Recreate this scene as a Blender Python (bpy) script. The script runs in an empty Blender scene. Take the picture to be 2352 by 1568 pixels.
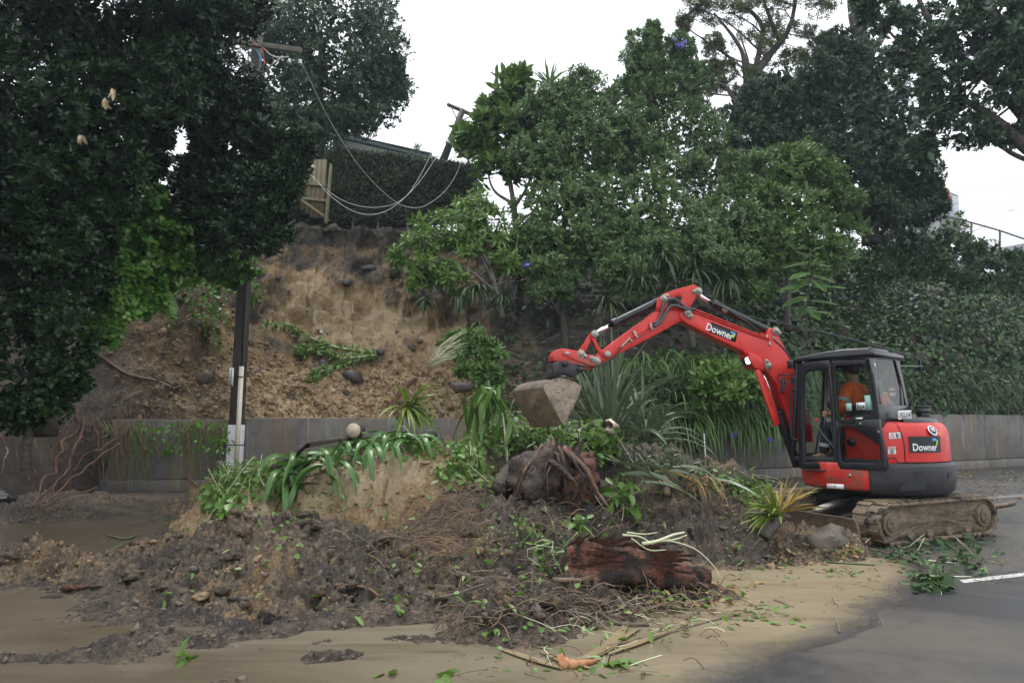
import bpy, bmesh, math, random
import numpy as np
from mathutils import Vector, Matrix
R = math.radians
rng = np.random.default_rng(7)
random.seed(7)
sc = bpy.context.scene
col = sc.collection

# ------------------------------------------------------------------ camera, world, sun, exposure
FPX, CU, CV, PITCH, CAMZ = 1568.0, 1176.0, 784.0, math.atan(176/1568), 1.65
cam = bpy.data.cameras.new('camera'); cam.lens = 24; cam.sensor_width = 36; cam.clip_end = 900; cam.clip_start = .05
cam_o = bpy.data.objects.new('camera', cam); col.objects.link(cam_o)
cam_o.location = (0, 0, CAMZ); cam_o.rotation_euler = (R(90)+PITCH, 0, 0)
sc.camera = cam_o
SUN_EL, SUN_AZ = R(68), R(-25)         # azimuth from +Y towards +X
w = bpy.data.worlds.new('World'); sc.world = w; w.use_nodes = True
nt = w.node_tree; nt.nodes.clear()
sky = nt.nodes.new('ShaderNodeTexSky'); sky.sky_type = 'NISHITA'; sky.sun_disc = False
sky.sun_elevation = SUN_EL; sky.sun_rotation = SUN_AZ; sky.air_density = 1.5; sky.dust_density = 4.0
mix = nt.nodes.new('ShaderNodeMix'); mix.data_type = 'RGBA'; mix.inputs['Factor'].default_value = .88
mix.inputs['B'].default_value = (12.6, 13.0, 13.7, 1)          # even white rain cloud over the whole sky
bg = nt.nodes.new('ShaderNodeBackground'); bg.inputs['Strength'].default_value = .1
wo = nt.nodes.new('ShaderNodeOutputWorld')
nt.links.new(sky.outputs[0], mix.inputs['A']); nt.links.new(mix.outputs['Result'], bg.inputs['Color']); nt.links.new(bg.outputs[0], wo.inputs[0])
sun = bpy.data.lights.new('sun', 'SUN'); sun.energy = 1.3; sun.angle = R(24); sun.color = (1, .97, .92)
sun_o = bpy.data.objects.new('sun', sun); col.objects.link(sun_o)
sd = Vector((math.sin(SUN_AZ)*math.cos(SUN_EL), math.cos(SUN_AZ)*math.cos(SUN_EL), math.sin(SUN_EL)))
sun_o.rotation_euler = sd.to_track_quat('Z', 'Y').to_euler(); sun_o.location = (0, 0, 40)
sc.view_settings.view_transform = 'Standard'; sc.view_settings.look = 'None'
sc.view_settings.exposure = 0.5; sc.view_settings.gamma = 1; sc.view_settings.use_curve_mapping = False
try:
    sc.cycles.max_bounces = 7; sc.cycles.diffuse_bounces = 3; sc.cycles.glossy_bounces = 2; sc.cycles.transmission_bounces = 4
    sc.cycles.volume_bounces = 0; sc.cycles.transparent_max_bounces = 10; sc.cycles.caustics_reflective = False; sc.cycles.caustics_refractive = False
except Exception: pass

# ------------------------------------------------------------------ geometry of the view (points on real surfaces found from sight lines)
RT = np.array([1., 0, 0]); FW = np.array([0, math.cos(PITCH), math.sin(PITCH)]); UPV = np.array([0, -math.sin(PITCH), math.cos(PITCH)])
CAM = np.array([0, 0, CAMZ])
def ray(u, v):
    return FW*FPX + RT*(u-CU) - UPV*(v-CV)
def P(u, v, d):                      # point on the sight line at distance d along +Y
    r = ray(u, v); return CAM + r*(d/r[1])
def G(u, v, z=0.):                   # point on the level z
    r = ray(u, v); return CAM + r*((z-CAMZ)/r[2])
def on_plane(u, v, p0, n):
    r = ray(u, v); n = np.asarray(n, float); return CAM + r*(np.dot(np.asarray(p0)-CAM, n)/np.dot(r, n))
def proj(X):
    X = np.asarray(X, float)-CAM; a = X@FW
    return CU+FPX*(X@RT)/a, CV-FPX*(X@UPV)/a, a
def nrm(a):
    a = np.asarray(a, float); return a/np.maximum(np.linalg.norm(a, axis=-1, keepdims=True), 1e-9)

# ------------------------------------------------------------------ noise
def _h(ix, iy, iz, s):
    n = (ix.astype(np.int64)*374761393 + iy.astype(np.int64)*668265263 + iz.astype(np.int64)*2147483647 + s*1274126177) & 0xffffffff
    n = ((n ^ (n >> 13))*1274126177) & 0xffffffff
    n = ((n ^ (n >> 16))*2246822519) & 0xffffffff
    return ((n ^ (n >> 15)) & 0xffffff)/16777215.0
def vnoise(p, s=0):
    p = np.asarray(p, float); i = np.floor(p).astype(np.int64); f = p-i; f = f*f*f*(f*(f*6-15)+10)
    x, y, z = i[..., 0], i[..., 1], i[..., 2]; fx, fy, fz = f[..., 0], f[..., 1], f[..., 2]
    def L(a, b, t): return a+(b-a)*t
    return L(L(L(_h(x,y,z,s),_h(x+1,y,z,s),fx), L(_h(x,y+1,z,s),_h(x+1,y+1,z,s),fx), fy),
             L(L(_h(x,y,z+1,s),_h(x+1,y,z+1,s),fx), L(_h(x,y+1,z+1,s),_h(x+1,y+1,z+1,s),fx), fy), fz)*2-1
def fbm(p, o=4, s=0, gain=.5):
    p = np.asarray(p, float); a, t, k = 1., 0., 0.
    for i in range(o):
        t = t + a*vnoise(p*2.03**i, s+i*17); k += a; a *= gain
    return t/k
def worley2(x, y, s=0):
    ix, iy = np.floor(x).astype(np.int64), np.floor(y).astype(np.int64); best = np.full(x.shape, 9.)
    z = np.zeros_like(ix)
    for a in (-1, 0, 1):
        for b in (-1, 0, 1):
            px = ix+a+_h(ix+a, iy+b, z, s); py = iy+b+_h(ix+a, iy+b, z, s+5)
            best = np.minimum(best, (px-x)**2+(py-y)**2)
    return np.sqrt(best)
def sstep(a, b, x):
    t = np.clip((x-a)/(b-a), 0, 1); return t*t*(3-2*t)
def xyz(x, y, z=None):
    return np.stack([x, y, np.zeros_like(x) if z is None else z], -1)

# ------------------------------------------------------------------ objects
WLOC = {}
def raw_mesh(name, V, F):
    """F: list of equal-length index arrays (n,k) or ragged python list"""
    me = bpy.data.meshes.new(name)
    V = np.asarray(V, np.float32).reshape(-1, 3)
    if isinstance(F, np.ndarray): F = [F]
    if len(F) and isinstance(F[0], np.ndarray) and F[0].ndim == 2:
        tot = np.concatenate([np.full(len(f), f.shape[1], np.int32) for f in F]); loops = np.concatenate([f.ravel() for f in F]).astype(np.int32)
    else:
        tot = np.array([len(f) for f in F], np.int32); loops = np.array([i for f in F for i in f], np.int32)
    me.vertices.add(len(V)); me.vertices.foreach_set('co', V.ravel())
    me.loops.add(len(loops)); me.loops.foreach_set('vertex_index', loops)
    me.polygons.add(len(tot)); me.polygons.foreach_set('loop_start', np.concatenate([[0], np.cumsum(tot)[:-1]]).astype(np.int32)); me.polygons.foreach_set('loop_total', tot)
    me.update(calc_edges=True)
    return me
def put(o, parent=None, loc=None):
    col.objects.link(o)
    if loc is not None:
        WLOC[o.name] = np.asarray(loc, float)
        if parent is not None:
            o.parent = parent; o.location = Vector(np.asarray(loc)-WLOC[parent.name])
        else: o.location = Vector(loc)
    return o
def obj(name, V, F, mat, parent=None, smooth=False, bevel=0, origin=None, kind=None):
    V = np.asarray(V, float).reshape(-1, 3)
    if origin is None:
        origin = np.array([(V[:, 0].min()+V[:, 0].max())/2, (V[:, 1].min()+V[:, 1].max())/2, V[:, 2].min()])
    me = raw_mesh(name, V-origin, F); me.materials.append(mat)
    if smooth: me.polygons.foreach_set('use_smooth', np.ones(len(me.polygons), bool))
    o = bpy.data.objects.new(name, me); put(o, parent, origin)
    if bevel:
        b = o.modifiers.new('edge', 'BEVEL'); b.width = bevel; b.segments = 2; b.limit_method = 'ANGLE'; b.angle_limit = R(35)
    if kind: o['kind'] = kind
    return o
def tag(o, label, cat, group=None):
    o['label'] = label; o['category'] = cat
    if group: o['group'] = group
    return o
def thing(name, loc, label, cat, group=None):
    o = bpy.data.objects.new(name, None); o.empty_display_size = .2; put(o, None, loc); return tag(o, label, cat, group)

class MB:
    def __init__(s): s.V = []; s.F = []
    def add(s, V, F):
        b = len(s.V); s.V += [tuple(map(float, p)) for p in V]; s.F += [tuple(int(i)+b for i in f) for f in F]; return s
    def box(s, c, ax, ay, az, h):                     # centre, three unit axes, half sizes
        c, ax, ay, az = (np.asarray(q, float) for q in (c, ax, ay, az))
        V = [c+ax*h[0]*i+ay*h[1]*j+az*h[2]*k for i in (-1, 1) for j in (-1, 1) for k in (-1, 1)]
        return s.add(V, [(0,1,3,2),(4,6,7,5),(0,4,5,1),(2,3,7,6),(0,2,6,4),(1,5,7,3)])
    def prism(s, pts, ext):
        pts = [np.asarray(p, float) for p in pts]; n = len(pts); ext = np.asarray(ext, float)
        return s.add(pts+[p+ext for p in pts], [tuple(range(n))[::-1], tuple(range(n, 2*n))]+[(i, (i+1) % n, (i+1) % n+n, i+n) for i in range(n)])
    def ring(s, out, inn, ext):                       # a frame: outer and inner loops of equal length
        n = len(out); ext = np.asarray(ext, float); o, i_ = [np.asarray(p) for p in out], [np.asarray(p) for p in inn]
        V = o+i_+[p+ext for p in o]+[p+ext for p in i_]; F = []
        for k in range(n):
            m = (k+1) % n
            F += [(k, m, m+n, k+n), (k+2*n, k+3*n, m+3*n, m+2*n), (k, k+2*n, m+2*n, m), (k+n, m+n, m+3*n, k+3*n)]
        return s.add(V, F)
    def tube(s, path, rad, seg=8, cap=True, wob=0, seed=0):
        path = np.asarray(path, float); n = len(path); rad = np.full(n, rad) if np.isscalar(rad) else np.asarray(rad, float)
        rn = np.random.default_rng(seed)
        T = nrm(np.gradient(path, axis=0)); up = np.array([0, 0, 1.]) if abs(T[0][2]) < .9 else np.array([1., 0, 0])
        a = nrm(np.cross(T[0], up)); V = []
        for i in range(n):
            a = nrm(a-T[i]*np.dot(a, T[i])); b = np.cross(T[i], a)
            for k in range(seg):
                t = 2*math.pi*k/seg; r = rad[i]*(1+wob*rn.uniform(-1, 1)); V.append(path[i]+(a*math.cos(t)+b*math.sin(t))*r)
        F = [(i*seg+k, i*seg+(k+1) % seg, (i+1)*seg+(k+1) % seg, (i+1)*seg+k) for i in range(n-1) for k in range(seg)]
        if cap: F += [tuple(range(seg))[::-1], tuple(range((n-1)*seg, n*seg))]
        return s.add(V, F)
    def cyl(s, a, b, r, seg=16, r2=None): return s.tube([a, b], [r, r if r2 is None else r2], seg)
    def ball(s, c, r, nu=12, nv=8, disp=0, seed=0, fr=2.2):
        c = np.asarray(c, float); r = np.asarray([r]*3 if np.isscalar(r) else r, float)
        V = [(0, 0, 1)]+[(math.sin(math.pi*j/nv)*math.cos(2*math.pi*i/nu), math.sin(math.pi*j/nv)*math.sin(2*math.pi*i/nu), math.cos(math.pi*j/nv)) for j in range(1, nv) for i in range(nu)]+[(0, 0, -1)]
        V = np.array(V)
        k = 1+disp*fbm(V*fr+seed*7.3, 3, seed)*1.6 if disp else np.ones(len(V))
        F = [(0, 1+i, 1+(i+1) % nu) for i in range(nu)]
        for j in range(nv-2): F += [(1+j*nu+i, 1+(j+1)*nu+i, 1+(j+1)*nu+(i+1) % nu, 1+j*nu+(i+1) % nu) for i in range(nu)]
        L = len(V)-1; F += [(L, 1+(nv-2)*nu+(i+1) % nu, 1+(nv-2)*nu+i) for i in range(nu)]
        return s.add(c+V*r*k[:, None], F)
    def build(s, name, mat, parent=None, smooth=False, bevel=0, origin=None, kind=None):
        return obj(name, np.array(s.V), s.F, mat, parent, smooth, bevel, origin, kind)
def curve_pts(pts, n=24):                              # smooth path through points
    p = np.asarray(pts, float)
    if len(p) == 2: return p[0]+(p[1]-p[0])*np.linspace(0, 1, n)[:, None]
    q = np.vstack([2*p[0]-p[1], p, 2*p[-1]-p[-2]]); out = []
    t = np.linspace(0, len(p)-1-1e-6, n)
    for x in t:
        i = int(x); f = x-i; a, b, c, d = q[i], q[i+1], q[i+2], q[i+3]
        out.append(.5*((2*b)+(c-a)*f+(2*a-5*b+4*c-d)*f*f+(3*b-a-3*c+d)*f**3))
    return np.array(out)
def grid_faces(r, c):
    i = np.arange(r*c).reshape(r, c)
    return np.stack([i[:-1, :-1], i[:-1, 1:], i[1:, 1:], i[1:, :-1]], -1).reshape(-1, 4)

# ------------------------------------------------------------------ materials
def newmat(name):
    m = bpy.data.materials.new(name); m.use_nodes = True; t = m.node_tree; t.nodes.clear()
    o = t.nodes.new('ShaderNodeOutputMaterial'); p = t.nodes.new('ShaderNodeBsdfPrincipled'); t.links.new(p.outputs[0], o.inputs[0])
    return m, t, p, o
def nz(t, scale, detail=4, rough=.6, co='Object', vec=None, dist=0):
    n = t.nodes.new('ShaderNodeTexNoise'); n.inputs['Scale'].default_value = scale; n.inputs['Detail'].default_value = detail; n.inputs['Roughness'].default_value = rough
    n.inputs['Distortion'].default_value = dist
    if vec is None:
        tc = t.nodes.new('ShaderNodeTexCoord'); vec = tc.outputs[co]
    t.links.new(vec, n.inputs['Vector']); return n.outputs['Fac']
def ramp(t, fac, stops):
    r = t.nodes.new('ShaderNodeValToRGB'); e = r.color_ramp.elements
    while len(e) < len(stops): e.new(.5)
    for k, (p, c) in enumerate(stops):
        e[k].position = p; e[k].color = (c, c, c, 1) if np.isscalar(c) else (*c, 1)
    t.links.new(fac, r.inputs[0]); return r.outputs[0]
def mth(t, op, a, b=None, clamp=False):
    m = t.nodes.new('ShaderNodeMath'); m.operation = op; m.use_clamp = clamp
    for k, x in enumerate((a, b)):
        if x is None: continue
        if np.isscalar(x): m.inputs[k].default_value = x
        else: t.links.new(x, m.inputs[k])
    return m.outputs[0]
def mixc(t, fac, a, b):
    m = t.nodes.new('ShaderNodeMix'); m.data_type = 'RGBA'
    for k, x in (('Factor', fac), ('A', a), ('B', b)):
        if isinstance(x, tuple): m.inputs[k].default_value = (*x, 1)
        elif np.isscalar(x): m.inputs[k].default_value = x
        else: t.links.new(x, m.inputs[k])
    return m.outputs['Result']
def bump(t, p, h, strength=.5, dist=.02):
    b = t.nodes.new('ShaderNodeBump'); b.inputs['Strength'].default_value = strength; b.inputs['Distance'].default_value = dist
    t.links.new(h, b.inputs['Height']); t.links.new(b.outputs[0], p.inputs['Normal'])
def M(name, a, b=None, scale=6, rough=.6, metal=0, bp=0, bscale=40, spec=.5, lo=.35, hi=.65, bdist=.01, dirt=None, dlo=.55, dhi=.7, dscale=9):
    m, t, p, o = newmat(name)
    c = a
    if b is not None:
        c = ramp(t, nz(t, scale, 6), [(lo, a), (hi, b)])
    if dirt is not None:
        c = mixc(t, ramp(t, nz(t, dscale, 8, .7), [(dlo, 0.), (dhi, 1.)]), c, dirt)
    if isinstance(c, tuple): p.inputs['Base Color'].default_value = (*c, 1)
    else: t.links.new(c, p.inputs['Base Color'])
    if dirt is not None:
        t.links.new(ramp(t, nz(t, dscale, 8, .7), [(dlo, rough), (dhi, .85)]), p.inputs['Roughness'])
    else: p.inputs['Roughness'].default_value = rough
    p.inputs['Metallic'].default_value = metal; p.inputs['Specular IOR Level'].default_value = spec
    if bp: bump(t, p, nz(t, bscale, 5), bp, bdist)
    return m
def LEAF(name, cols, rough=.35, trans=.18, spec=.5):
    cols = [(r_*1.12, g_, b_*.78) for r_, g_, b_ in cols]
    m, t, p, o = newmat(name)
    g = t.nodes.new('ShaderNodeNewGeometry')
    tone = mth(t, 'ADD', mth(t, 'MULTIPLY', g.outputs['Random Per Island'], .62), mth(t, 'MULTIPLY', mth(t, 'SUBTRACT', nz(t, 1.1, 3, .6), .18), .62), True)
    c = ramp(t, tone, [(i/(len(cols)-1), x) for i, x in enumerate(cols)])
    t.links.new(c, p.inputs['Base Color']); p.inputs['Roughness'].default_value = rough; p.inputs['Specular IOR Level'].default_value = spec
    if trans:
        tr = t.nodes.new('ShaderNodeBsdfTranslucent'); t.links.new(c, tr.inputs[0]); mx = t.nodes.new('ShaderNodeMixShader'); mx.inputs[0].default_value = trans
        t.links.new(p.outputs[0], mx.inputs[1]); t.links.new(tr.outputs[0], mx.inputs[2]); t.links.new(mx.outputs[0], o.inputs[0])
    return m
def SOIL(name, attr='soil'):
    m, t, p, o = newmat(name)
    at = t.nodes.new('ShaderNodeAttribute'); at.attribute_name = attr
    n1 = nz(t, 1.7, 8, .7); n2 = nz(t, 9, 6, .7); n3 = nz(t, 45, 4, .7)
    f = mth(t, 'ADD', at.outputs['Fac'], mth(t, 'MULTIPLY', mth(t, 'SUBTRACT', n1, .5), 1.0))
    f = mth(t, 'ADD', f, mth(t, 'MULTIPLY', mth(t, 'SUBTRACT', n2, .5), 1.6)); f = mth(t, 'ADD', f, mth(t, 'MULTIPLY', mth(t, 'SUBTRACT', nz(t, 27, 5, .7), .5), 1.3))
    c = ramp(t, f, [(0, (.034, .026, .020)), (.25, (.088, .065, .047)), (.45, (.160, .118, .078)), (.62, (.285, .19, .098)), (.8, (.40, .255, .115)), (1, (.50, .385, .235))])
    c = mixc(t, ramp(t, n3, [(.54, 0.), (.7, .6)]), c, (.05, .037, .028))
    c = mixc(t, ramp(t, nz(t, 70, 3, .7), [(.60, 0.), (.72, .55)]), c, (.42, .34, .23))
    t.links.new(c, p.inputs['Base Color'])
    t.links.new(ramp(t, n2, [(.38, .34), (.62, .7)]), p.inputs['Roughness']); p.inputs['Specular IOR Level'].default_value = .5
    h = mth(t, 'ADD', mth(t, 'MULTIPLY', nz(t, 22, 8, .75), .7), mth(t, 'MULTIPLY', nz(t, 90, 4, .7), .3))
    bump(t, p, h, 1.0, .09)
    return m
def GLASS(name, tint=(.75, .8, .8)):
    m = bpy.data.materials.new(name); m.use_nodes = True; t = m.node_tree; t.nodes.clear()
    o = t.nodes.new('ShaderNodeOutputMaterial'); a = t.nodes.new('ShaderNodeBsdfTransparent'); a.inputs[0].default_value = (*tint, 1)
    g = t.nodes.new('ShaderNodeBsdfGlossy'); g.inputs['Roughness'].default_value = .02; f = t.nodes.new('ShaderNodeLayerWeight'); fac = mth(t, 'ADD', mth(t, 'MULTIPLY', mth(t, 'POWER', f.outputs['Facing'], 5.), .9), .04)
    mx = t.nodes.new('ShaderNodeMixShader'); t.links.new(fac, mx.inputs[0]); t.links.new(a.outputs[0], mx.inputs[1]); t.links.new(g.outputs[0], mx.inputs[2]); t.links.new(mx.outputs[0], o.inputs[0])
    return m
def PAINT(name, big, fine):
    m, t, p, o = newmat(name)
    c = ramp(t, nz(t, 2.2, 5, .6), [(.35, (.54, .020, .015)), (.65, (.68, .040, .028))])               # sun-faded enamel
    c = mixc(t, ramp(t, nz(t, 3.5, 8, .75), [(big-.12, 0.), (big, .75)]), c, (.17, .115, .07))         # dried mud smears
    c = mixc(t, ramp(t, nz(t, 38, 4, .7), [(fine-.04, 0.), (fine+.02, .8)]), c, (.20, .15, .10))       # spatter
    c = mixc(t, ramp(t, nz(t, 17, 2, .5, dist=3.), [(.67, 0.), (.70, .5)]), c, (.10, .02, .015))       # scuffs
    t.links.new(c, p.inputs['Base Color']); t.links.new(ramp(t, nz(t, 6, 6, .7), [(.35, .26), (.7, .6)]), p.inputs['Roughness'])
    bump(t, p, nz(t, 9, 3, .5), .04, .02); return m
MT = dict(
    bark=M('bark', (.035, .028, .022), (.10, .085, .07), 12, .8, bp=.8, bscale=25, bdist=.03),
    pale_bark=M('pale_bark', (.07, .062, .05), (.16, .15, .12), 10, .8, bp=.7, bscale=25, bdist=.03),
    root=M('root_skin', (.06, .03, .02), (.19, .10, .06), 9, .5, bp=.6, bscale=40),
    fibre=M('root_fibre', (.14, .085, .045), (.33, .23, .13), 3, .7),
    redwood=M('torn_wood', (.115, .04, .021), (.22, .082, .04), 9, .55, bp=1, bscale=30, dirt=(.022, .016, .013), dlo=.42, dhi=.54, dscale=6, bdist=.04),
    stumpm=M('stump_bark', (.022, .017, .014), (.075, .045, .03), 7, .6, bp=1, bscale=18, bdist=.04),
    cutwood=M('cut_wood', (.42, .34, .24), (.58, .50, .38), 14, .7),
    red=PAINT('red_paint', .74, .70), reddirty=PAINT('muddy_red_paint', .60, .62),
    black=M('black_paint', (.010, .011, .014), (.016, .017, .021), 3, .32, dirt=(.10, .08, .06), dlo=.72, dhi=.9, dscale=14),
    iron=M('cast_iron', (.020, .021, .025), (.03, .03, .034), 5, .5, dirt=(.15, .12, .085), dlo=.62, dhi=.85, dscale=8, bp=.15, bscale=60),
    rubber=M('rubber', (.018, .018, .020), None, rough=.6),
    chrome=M('chrome', (.75, .77, .8), None, rough=.12, metal=1),
    steel=M('worn_steel', (.42, .40, .36), (.26, .23, .19), 30, .4, metal=.8),
    hose=M('rubber_hose', (.06, .065, .065), None, rough=.4),
    track=M('muddy_rubber', (.022, .023, .025), (.20, .15, .095), 8, .75, lo=.40, hi=.50, bp=.6, bscale=30, bdist=.02),
    cake=M('caked_mud', (.115, .085, .058), (.21, .155, .10), 7, .75, bp=1, bscale=18, bdist=.04),
    bucketmud=M('bucket_mud', (.25, .20, .14), (.36, .30, .22), 8, .6, bp=1, bscale=16, bdist=.04),
    bucketsteel=M('muddy_bucket_steel', (.16, .115, .065), (.07, .055, .04), 5, .5, bp=.3, bscale=20, bdist=.02, dirt=(.22, .165, .10), dlo=.5, dhi=.62, dscale=4),
    white=M('white_print', (.78, .78, .77), None, rough=.5), decal=M('black_decal', (.012, .013, .015), None, rough=.35),
    blue=M('blue_print', (.08, .42, .75), None), lime=M('lime_print', (.42, .65, .05), None), ink=M('dark_ink', (.02, .02, .022), None),
    greyprint=M('grey_print', (.13, .08, .08), None), warnred=M('warning_red', (.55, .05, .02), None), reflector=M('red_reflector', (.6, .01, .01), None, rough=.15), yellow=M('yellow_label', (.65, .45, .05), None),
    mint=M('mint_sticker', (.35, .58, .52), None), glass=GLASS('tinted_glass', (.60, .66, .64)),
    seatm=M('seat_cloth', (.03, .034, .032), None, rough=.8), seatgreen=M('green_grey_shell', (.10, .14, .125), None, rough=.5),
    hivis=M('orange_cloth', (.85, .15, .015), (.75, .11, .012), 14, .8, bp=.4, bscale=12, bdist=.03), tape=M('grey_reflective_tape', (.36, .37, .37), None, rough=.5),
    navy=M('dark_trousers', (.014, .015, .022), (.022, .023, .03), 10, .85), skin=M('skin', (.42, .23, .15), None, rough=.55), boot=M('muddy_boot', (.10, .075, .05), (.2, .16, .11), 20, .8), hair=M('dark_hair', (.012, .01, .009), None, rough=.6),
    concrete=None,
    pole=M('dark_pole', (.028, .024, .021), (.065, .056, .048), 5, .6, bp=.4, bscale=30), polewhite=M('white_pole_paint', (.80, .80, .82), (.70, .70, .72), 12, .55, dirt=(.2, .17, .13), dlo=.62, dhi=.75), pvc=M('cream_pipe', (.66, .63, .52), None, rough=.35, dirt=(.3, .24, .16), dlo=.66, dhi=.8),
    oldwood=M('weathered_wood', (.085, .078, .062), (.15, .14, .11), 8, .8, dirt=(.10, .12, .055), dlo=.5, dhi=.7), galv=M('galvanised_steel', (.4, .42, .45), None, rough=.45, metal=.7),
    fence=M('treated_timber', (.20, .165, .09), (.14, .12, .065), 6, .75, dirt=(.12, .13, .06), dlo=.55, dhi=.75), cable=M('white_cable', (.62, .62, .62), None, rough=.5), wire=M('dark_wire', (.05, .05, .055), None, rough=.5),
    render=M('white_render', (.46, .47, .50), (.40, .41, .44), 1.5, .8), terracotta=M('terracotta', (.42, .15, .09), (.28, .10, .07), 9, .7), houseg=M('grey_green_wall', (.22, .27, .26), None, rough=.7), gutter=M('dark_green_gutter', (.03, .055, .05), None, rough=.4), pane=M('window_pane', (.10, .13, .17), None, rough=.08),
    stone=M('wet_stone', (.06, .048, .038), (.13, .105, .08), 7, .5, bp=.8, bscale=25, bdist=.02, dirt=(.13, .095, .055), dlo=.55, dhi=.7), darkstone=M('dark_stone', (.035, .032, .03), (.075, .065, .055), 7, .5, bp=.8, bscale=25, bdist=.02),
    stick=M('brown_stick', (.085, .055, .035), (.20, .14, .09), 9, .7, bp=.3), husk=M('orange_husk', (.36, .12, .035), (.5, .32, .16), 6, .5), deadleaf=LEAF('dead_leaf', [(.13, .085, .045), (.28, .20, .11), (.2, .14, .075)], .6, .05),
    paper=M('white_scrap', (.7, .7, .7), None), purple=M('blue_petal', (.12, .10, .45), None, rough=.6), cream=M('cream_bloom', (.62, .52, .32), (.45, .33, .2), 8, .7), palestem=M('pale_stem', (.55, .60, .33), (.68, .68, .52), 5, .5),
    lamp=None)
LF = dict(
    near=LEAF('glossy_dark_leaf', [(.008, .026, .009), (.013, .038, .012), (.02, .052, .015), (.010, .03, .012), (.035, .08, .022)], .24, .08, .3),
    pohut=LEAF('rosette_leaf', [(.012, .032, .016), (.018, .046, .02), (.025, .058, .024), (.014, .036, .02), (.09, .15, .045)], .22, .08, .4),
    lush=LEAF('creeper_leaf', [(.06, .17, .03), (.085, .23, .04), (.12, .29, .055), (.07, .19, .035)], .35, .25),
    far=LEAF('far_leaf', [(.022, .055, .03), (.032, .075, .04), (.045, .10, .05), (.024, .06, .034)], .4, .18),
    bush=LEAF('grey_green_leaf', [(.045, .105, .042), (.078, .16, .07), (.105, .205, .09), (.145, .25, .115), (.22, .31, .15)], .45, .2, .35),
    dull=LEAF('dark_bush_leaf', [(.024, .052, .026), (.034, .072, .034), (.045, .09, .042), (.028, .06, .03)], .48, .15, .3),
    bright=LEAF('bright_leaf', [(.06, .13, .04), (.085, .18, .05), (.11, .22, .06), (.07, .15, .05)], .36, .25),
    slipleaf=LEAF('light_shrub_leaf', [(.07, .16, .035), (.10, .22, .05), (.14, .27, .07), (.06, .13, .035)], .33, .28),
    hedge=LEAF('hedge_leaf', [(.022, .05, .03), (.034, .07, .038), (.055, .075, .04), (.028, .058, .034)], .45, .12),
    needle=LEAF('fine_leaf', [(.06, .09, .03), (.085, .12, .04), (.10, .14, .05), (.07, .10, .035)], .5, .3),
    ivy=LEAF('ivy_leaf', [(.018, .05, .018), (.028, .075, .023), (.04, .10, .03), (.022, .058, .02), (.09, .18, .045)], .42, .12, .35),
    flax=LEAF('flax_leaf', [(.07, .115, .085), (.095, .15, .11), (.12, .18, .125), (.085, .13, .09)], .33, .12),
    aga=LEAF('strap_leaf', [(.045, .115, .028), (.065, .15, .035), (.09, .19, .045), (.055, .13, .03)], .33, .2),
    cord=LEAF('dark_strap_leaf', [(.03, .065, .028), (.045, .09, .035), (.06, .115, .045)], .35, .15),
    dracaena=LEAF('broad_strap_leaf', [(.025, .085, .022), (.04, .12, .028), (.06, .165, .036), (.03, .095, .032)], .28, .15),
    palm=LEAF('yellow_green_strap', [(.10, .19, .03), (.14, .25, .045), (.18, .29, .06), (.11, .20, .04)], .38, .2),
    vine=LEAF('ground_vine_leaf', [(.06, .15, .03), (.09, .20, .045), (.13, .26, .06), (.07, .16, .035)], .36, .25),
    fern=LEAF('feather_leaf', [(.07, .17, .06), (.10, .22, .075), (.13, .27, .08)], .5, .25),
    dryleaf=LEAF('dry_strap', [(.20, .15, .075), (.30, .23, .12), (.26, .18, .09), (.35, .30, .18)], .6, .1),
    rust=LEAF('rusty_strap', [(.25, .16, .03), (.35, .17, .035), (.16, .2, .05), (.3, .12, .03)], .5, .15),
    sheath=LEAF('pale_sheath', [(.17, .18, .10), (.22, .215, .135), (.2, .165, .105), (.15, .175, .09)], .5, .1))
# text outlines, made while the scene is still empty
def text_mesh(s, bold=.012):
    c = bpy.data.curves.new('lettering', 'FONT'); c.body = s; c.size = 1; c.align_x = 'CENTER'; c.align_y = 'CENTER'; c.offset = bold; c.resolution_u = 3
    o = bpy.data.objects.new('lettering', c); col.objects.link(o); dg = bpy.context.evaluated_depsgraph_get()
    me = bpy.data.meshes.new_from_object(o.evaluated_get(dg)); col.objects.unlink(o); bpy.data.objects.remove(o)
    V = np.array([v.co[:] for v in me.vertices]); F = [tuple(p.vertices) for p in me.polygons]; bpy.data.meshes.remove(me)
    V[:, 0] -= (V[:, 0].min()+V[:, 0].max())/2; V[:, 1] -= (V[:, 1].min()+V[:, 1].max())/2
    return V, F
TXT = {s: text_mesh(s, b) for s, b in (('Downer', .022), ('R04', .02), ('PGU147', .005), ('U55-4', .02), ('303847', .015), ('WARNING', .015), ('No Go Zone', .01), ('3', .02), ('0', .02), ('8', .02), ('4', .02), ('7', .02), ('S', .01), ('!', .02), ('DANGER', .01))}
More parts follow.
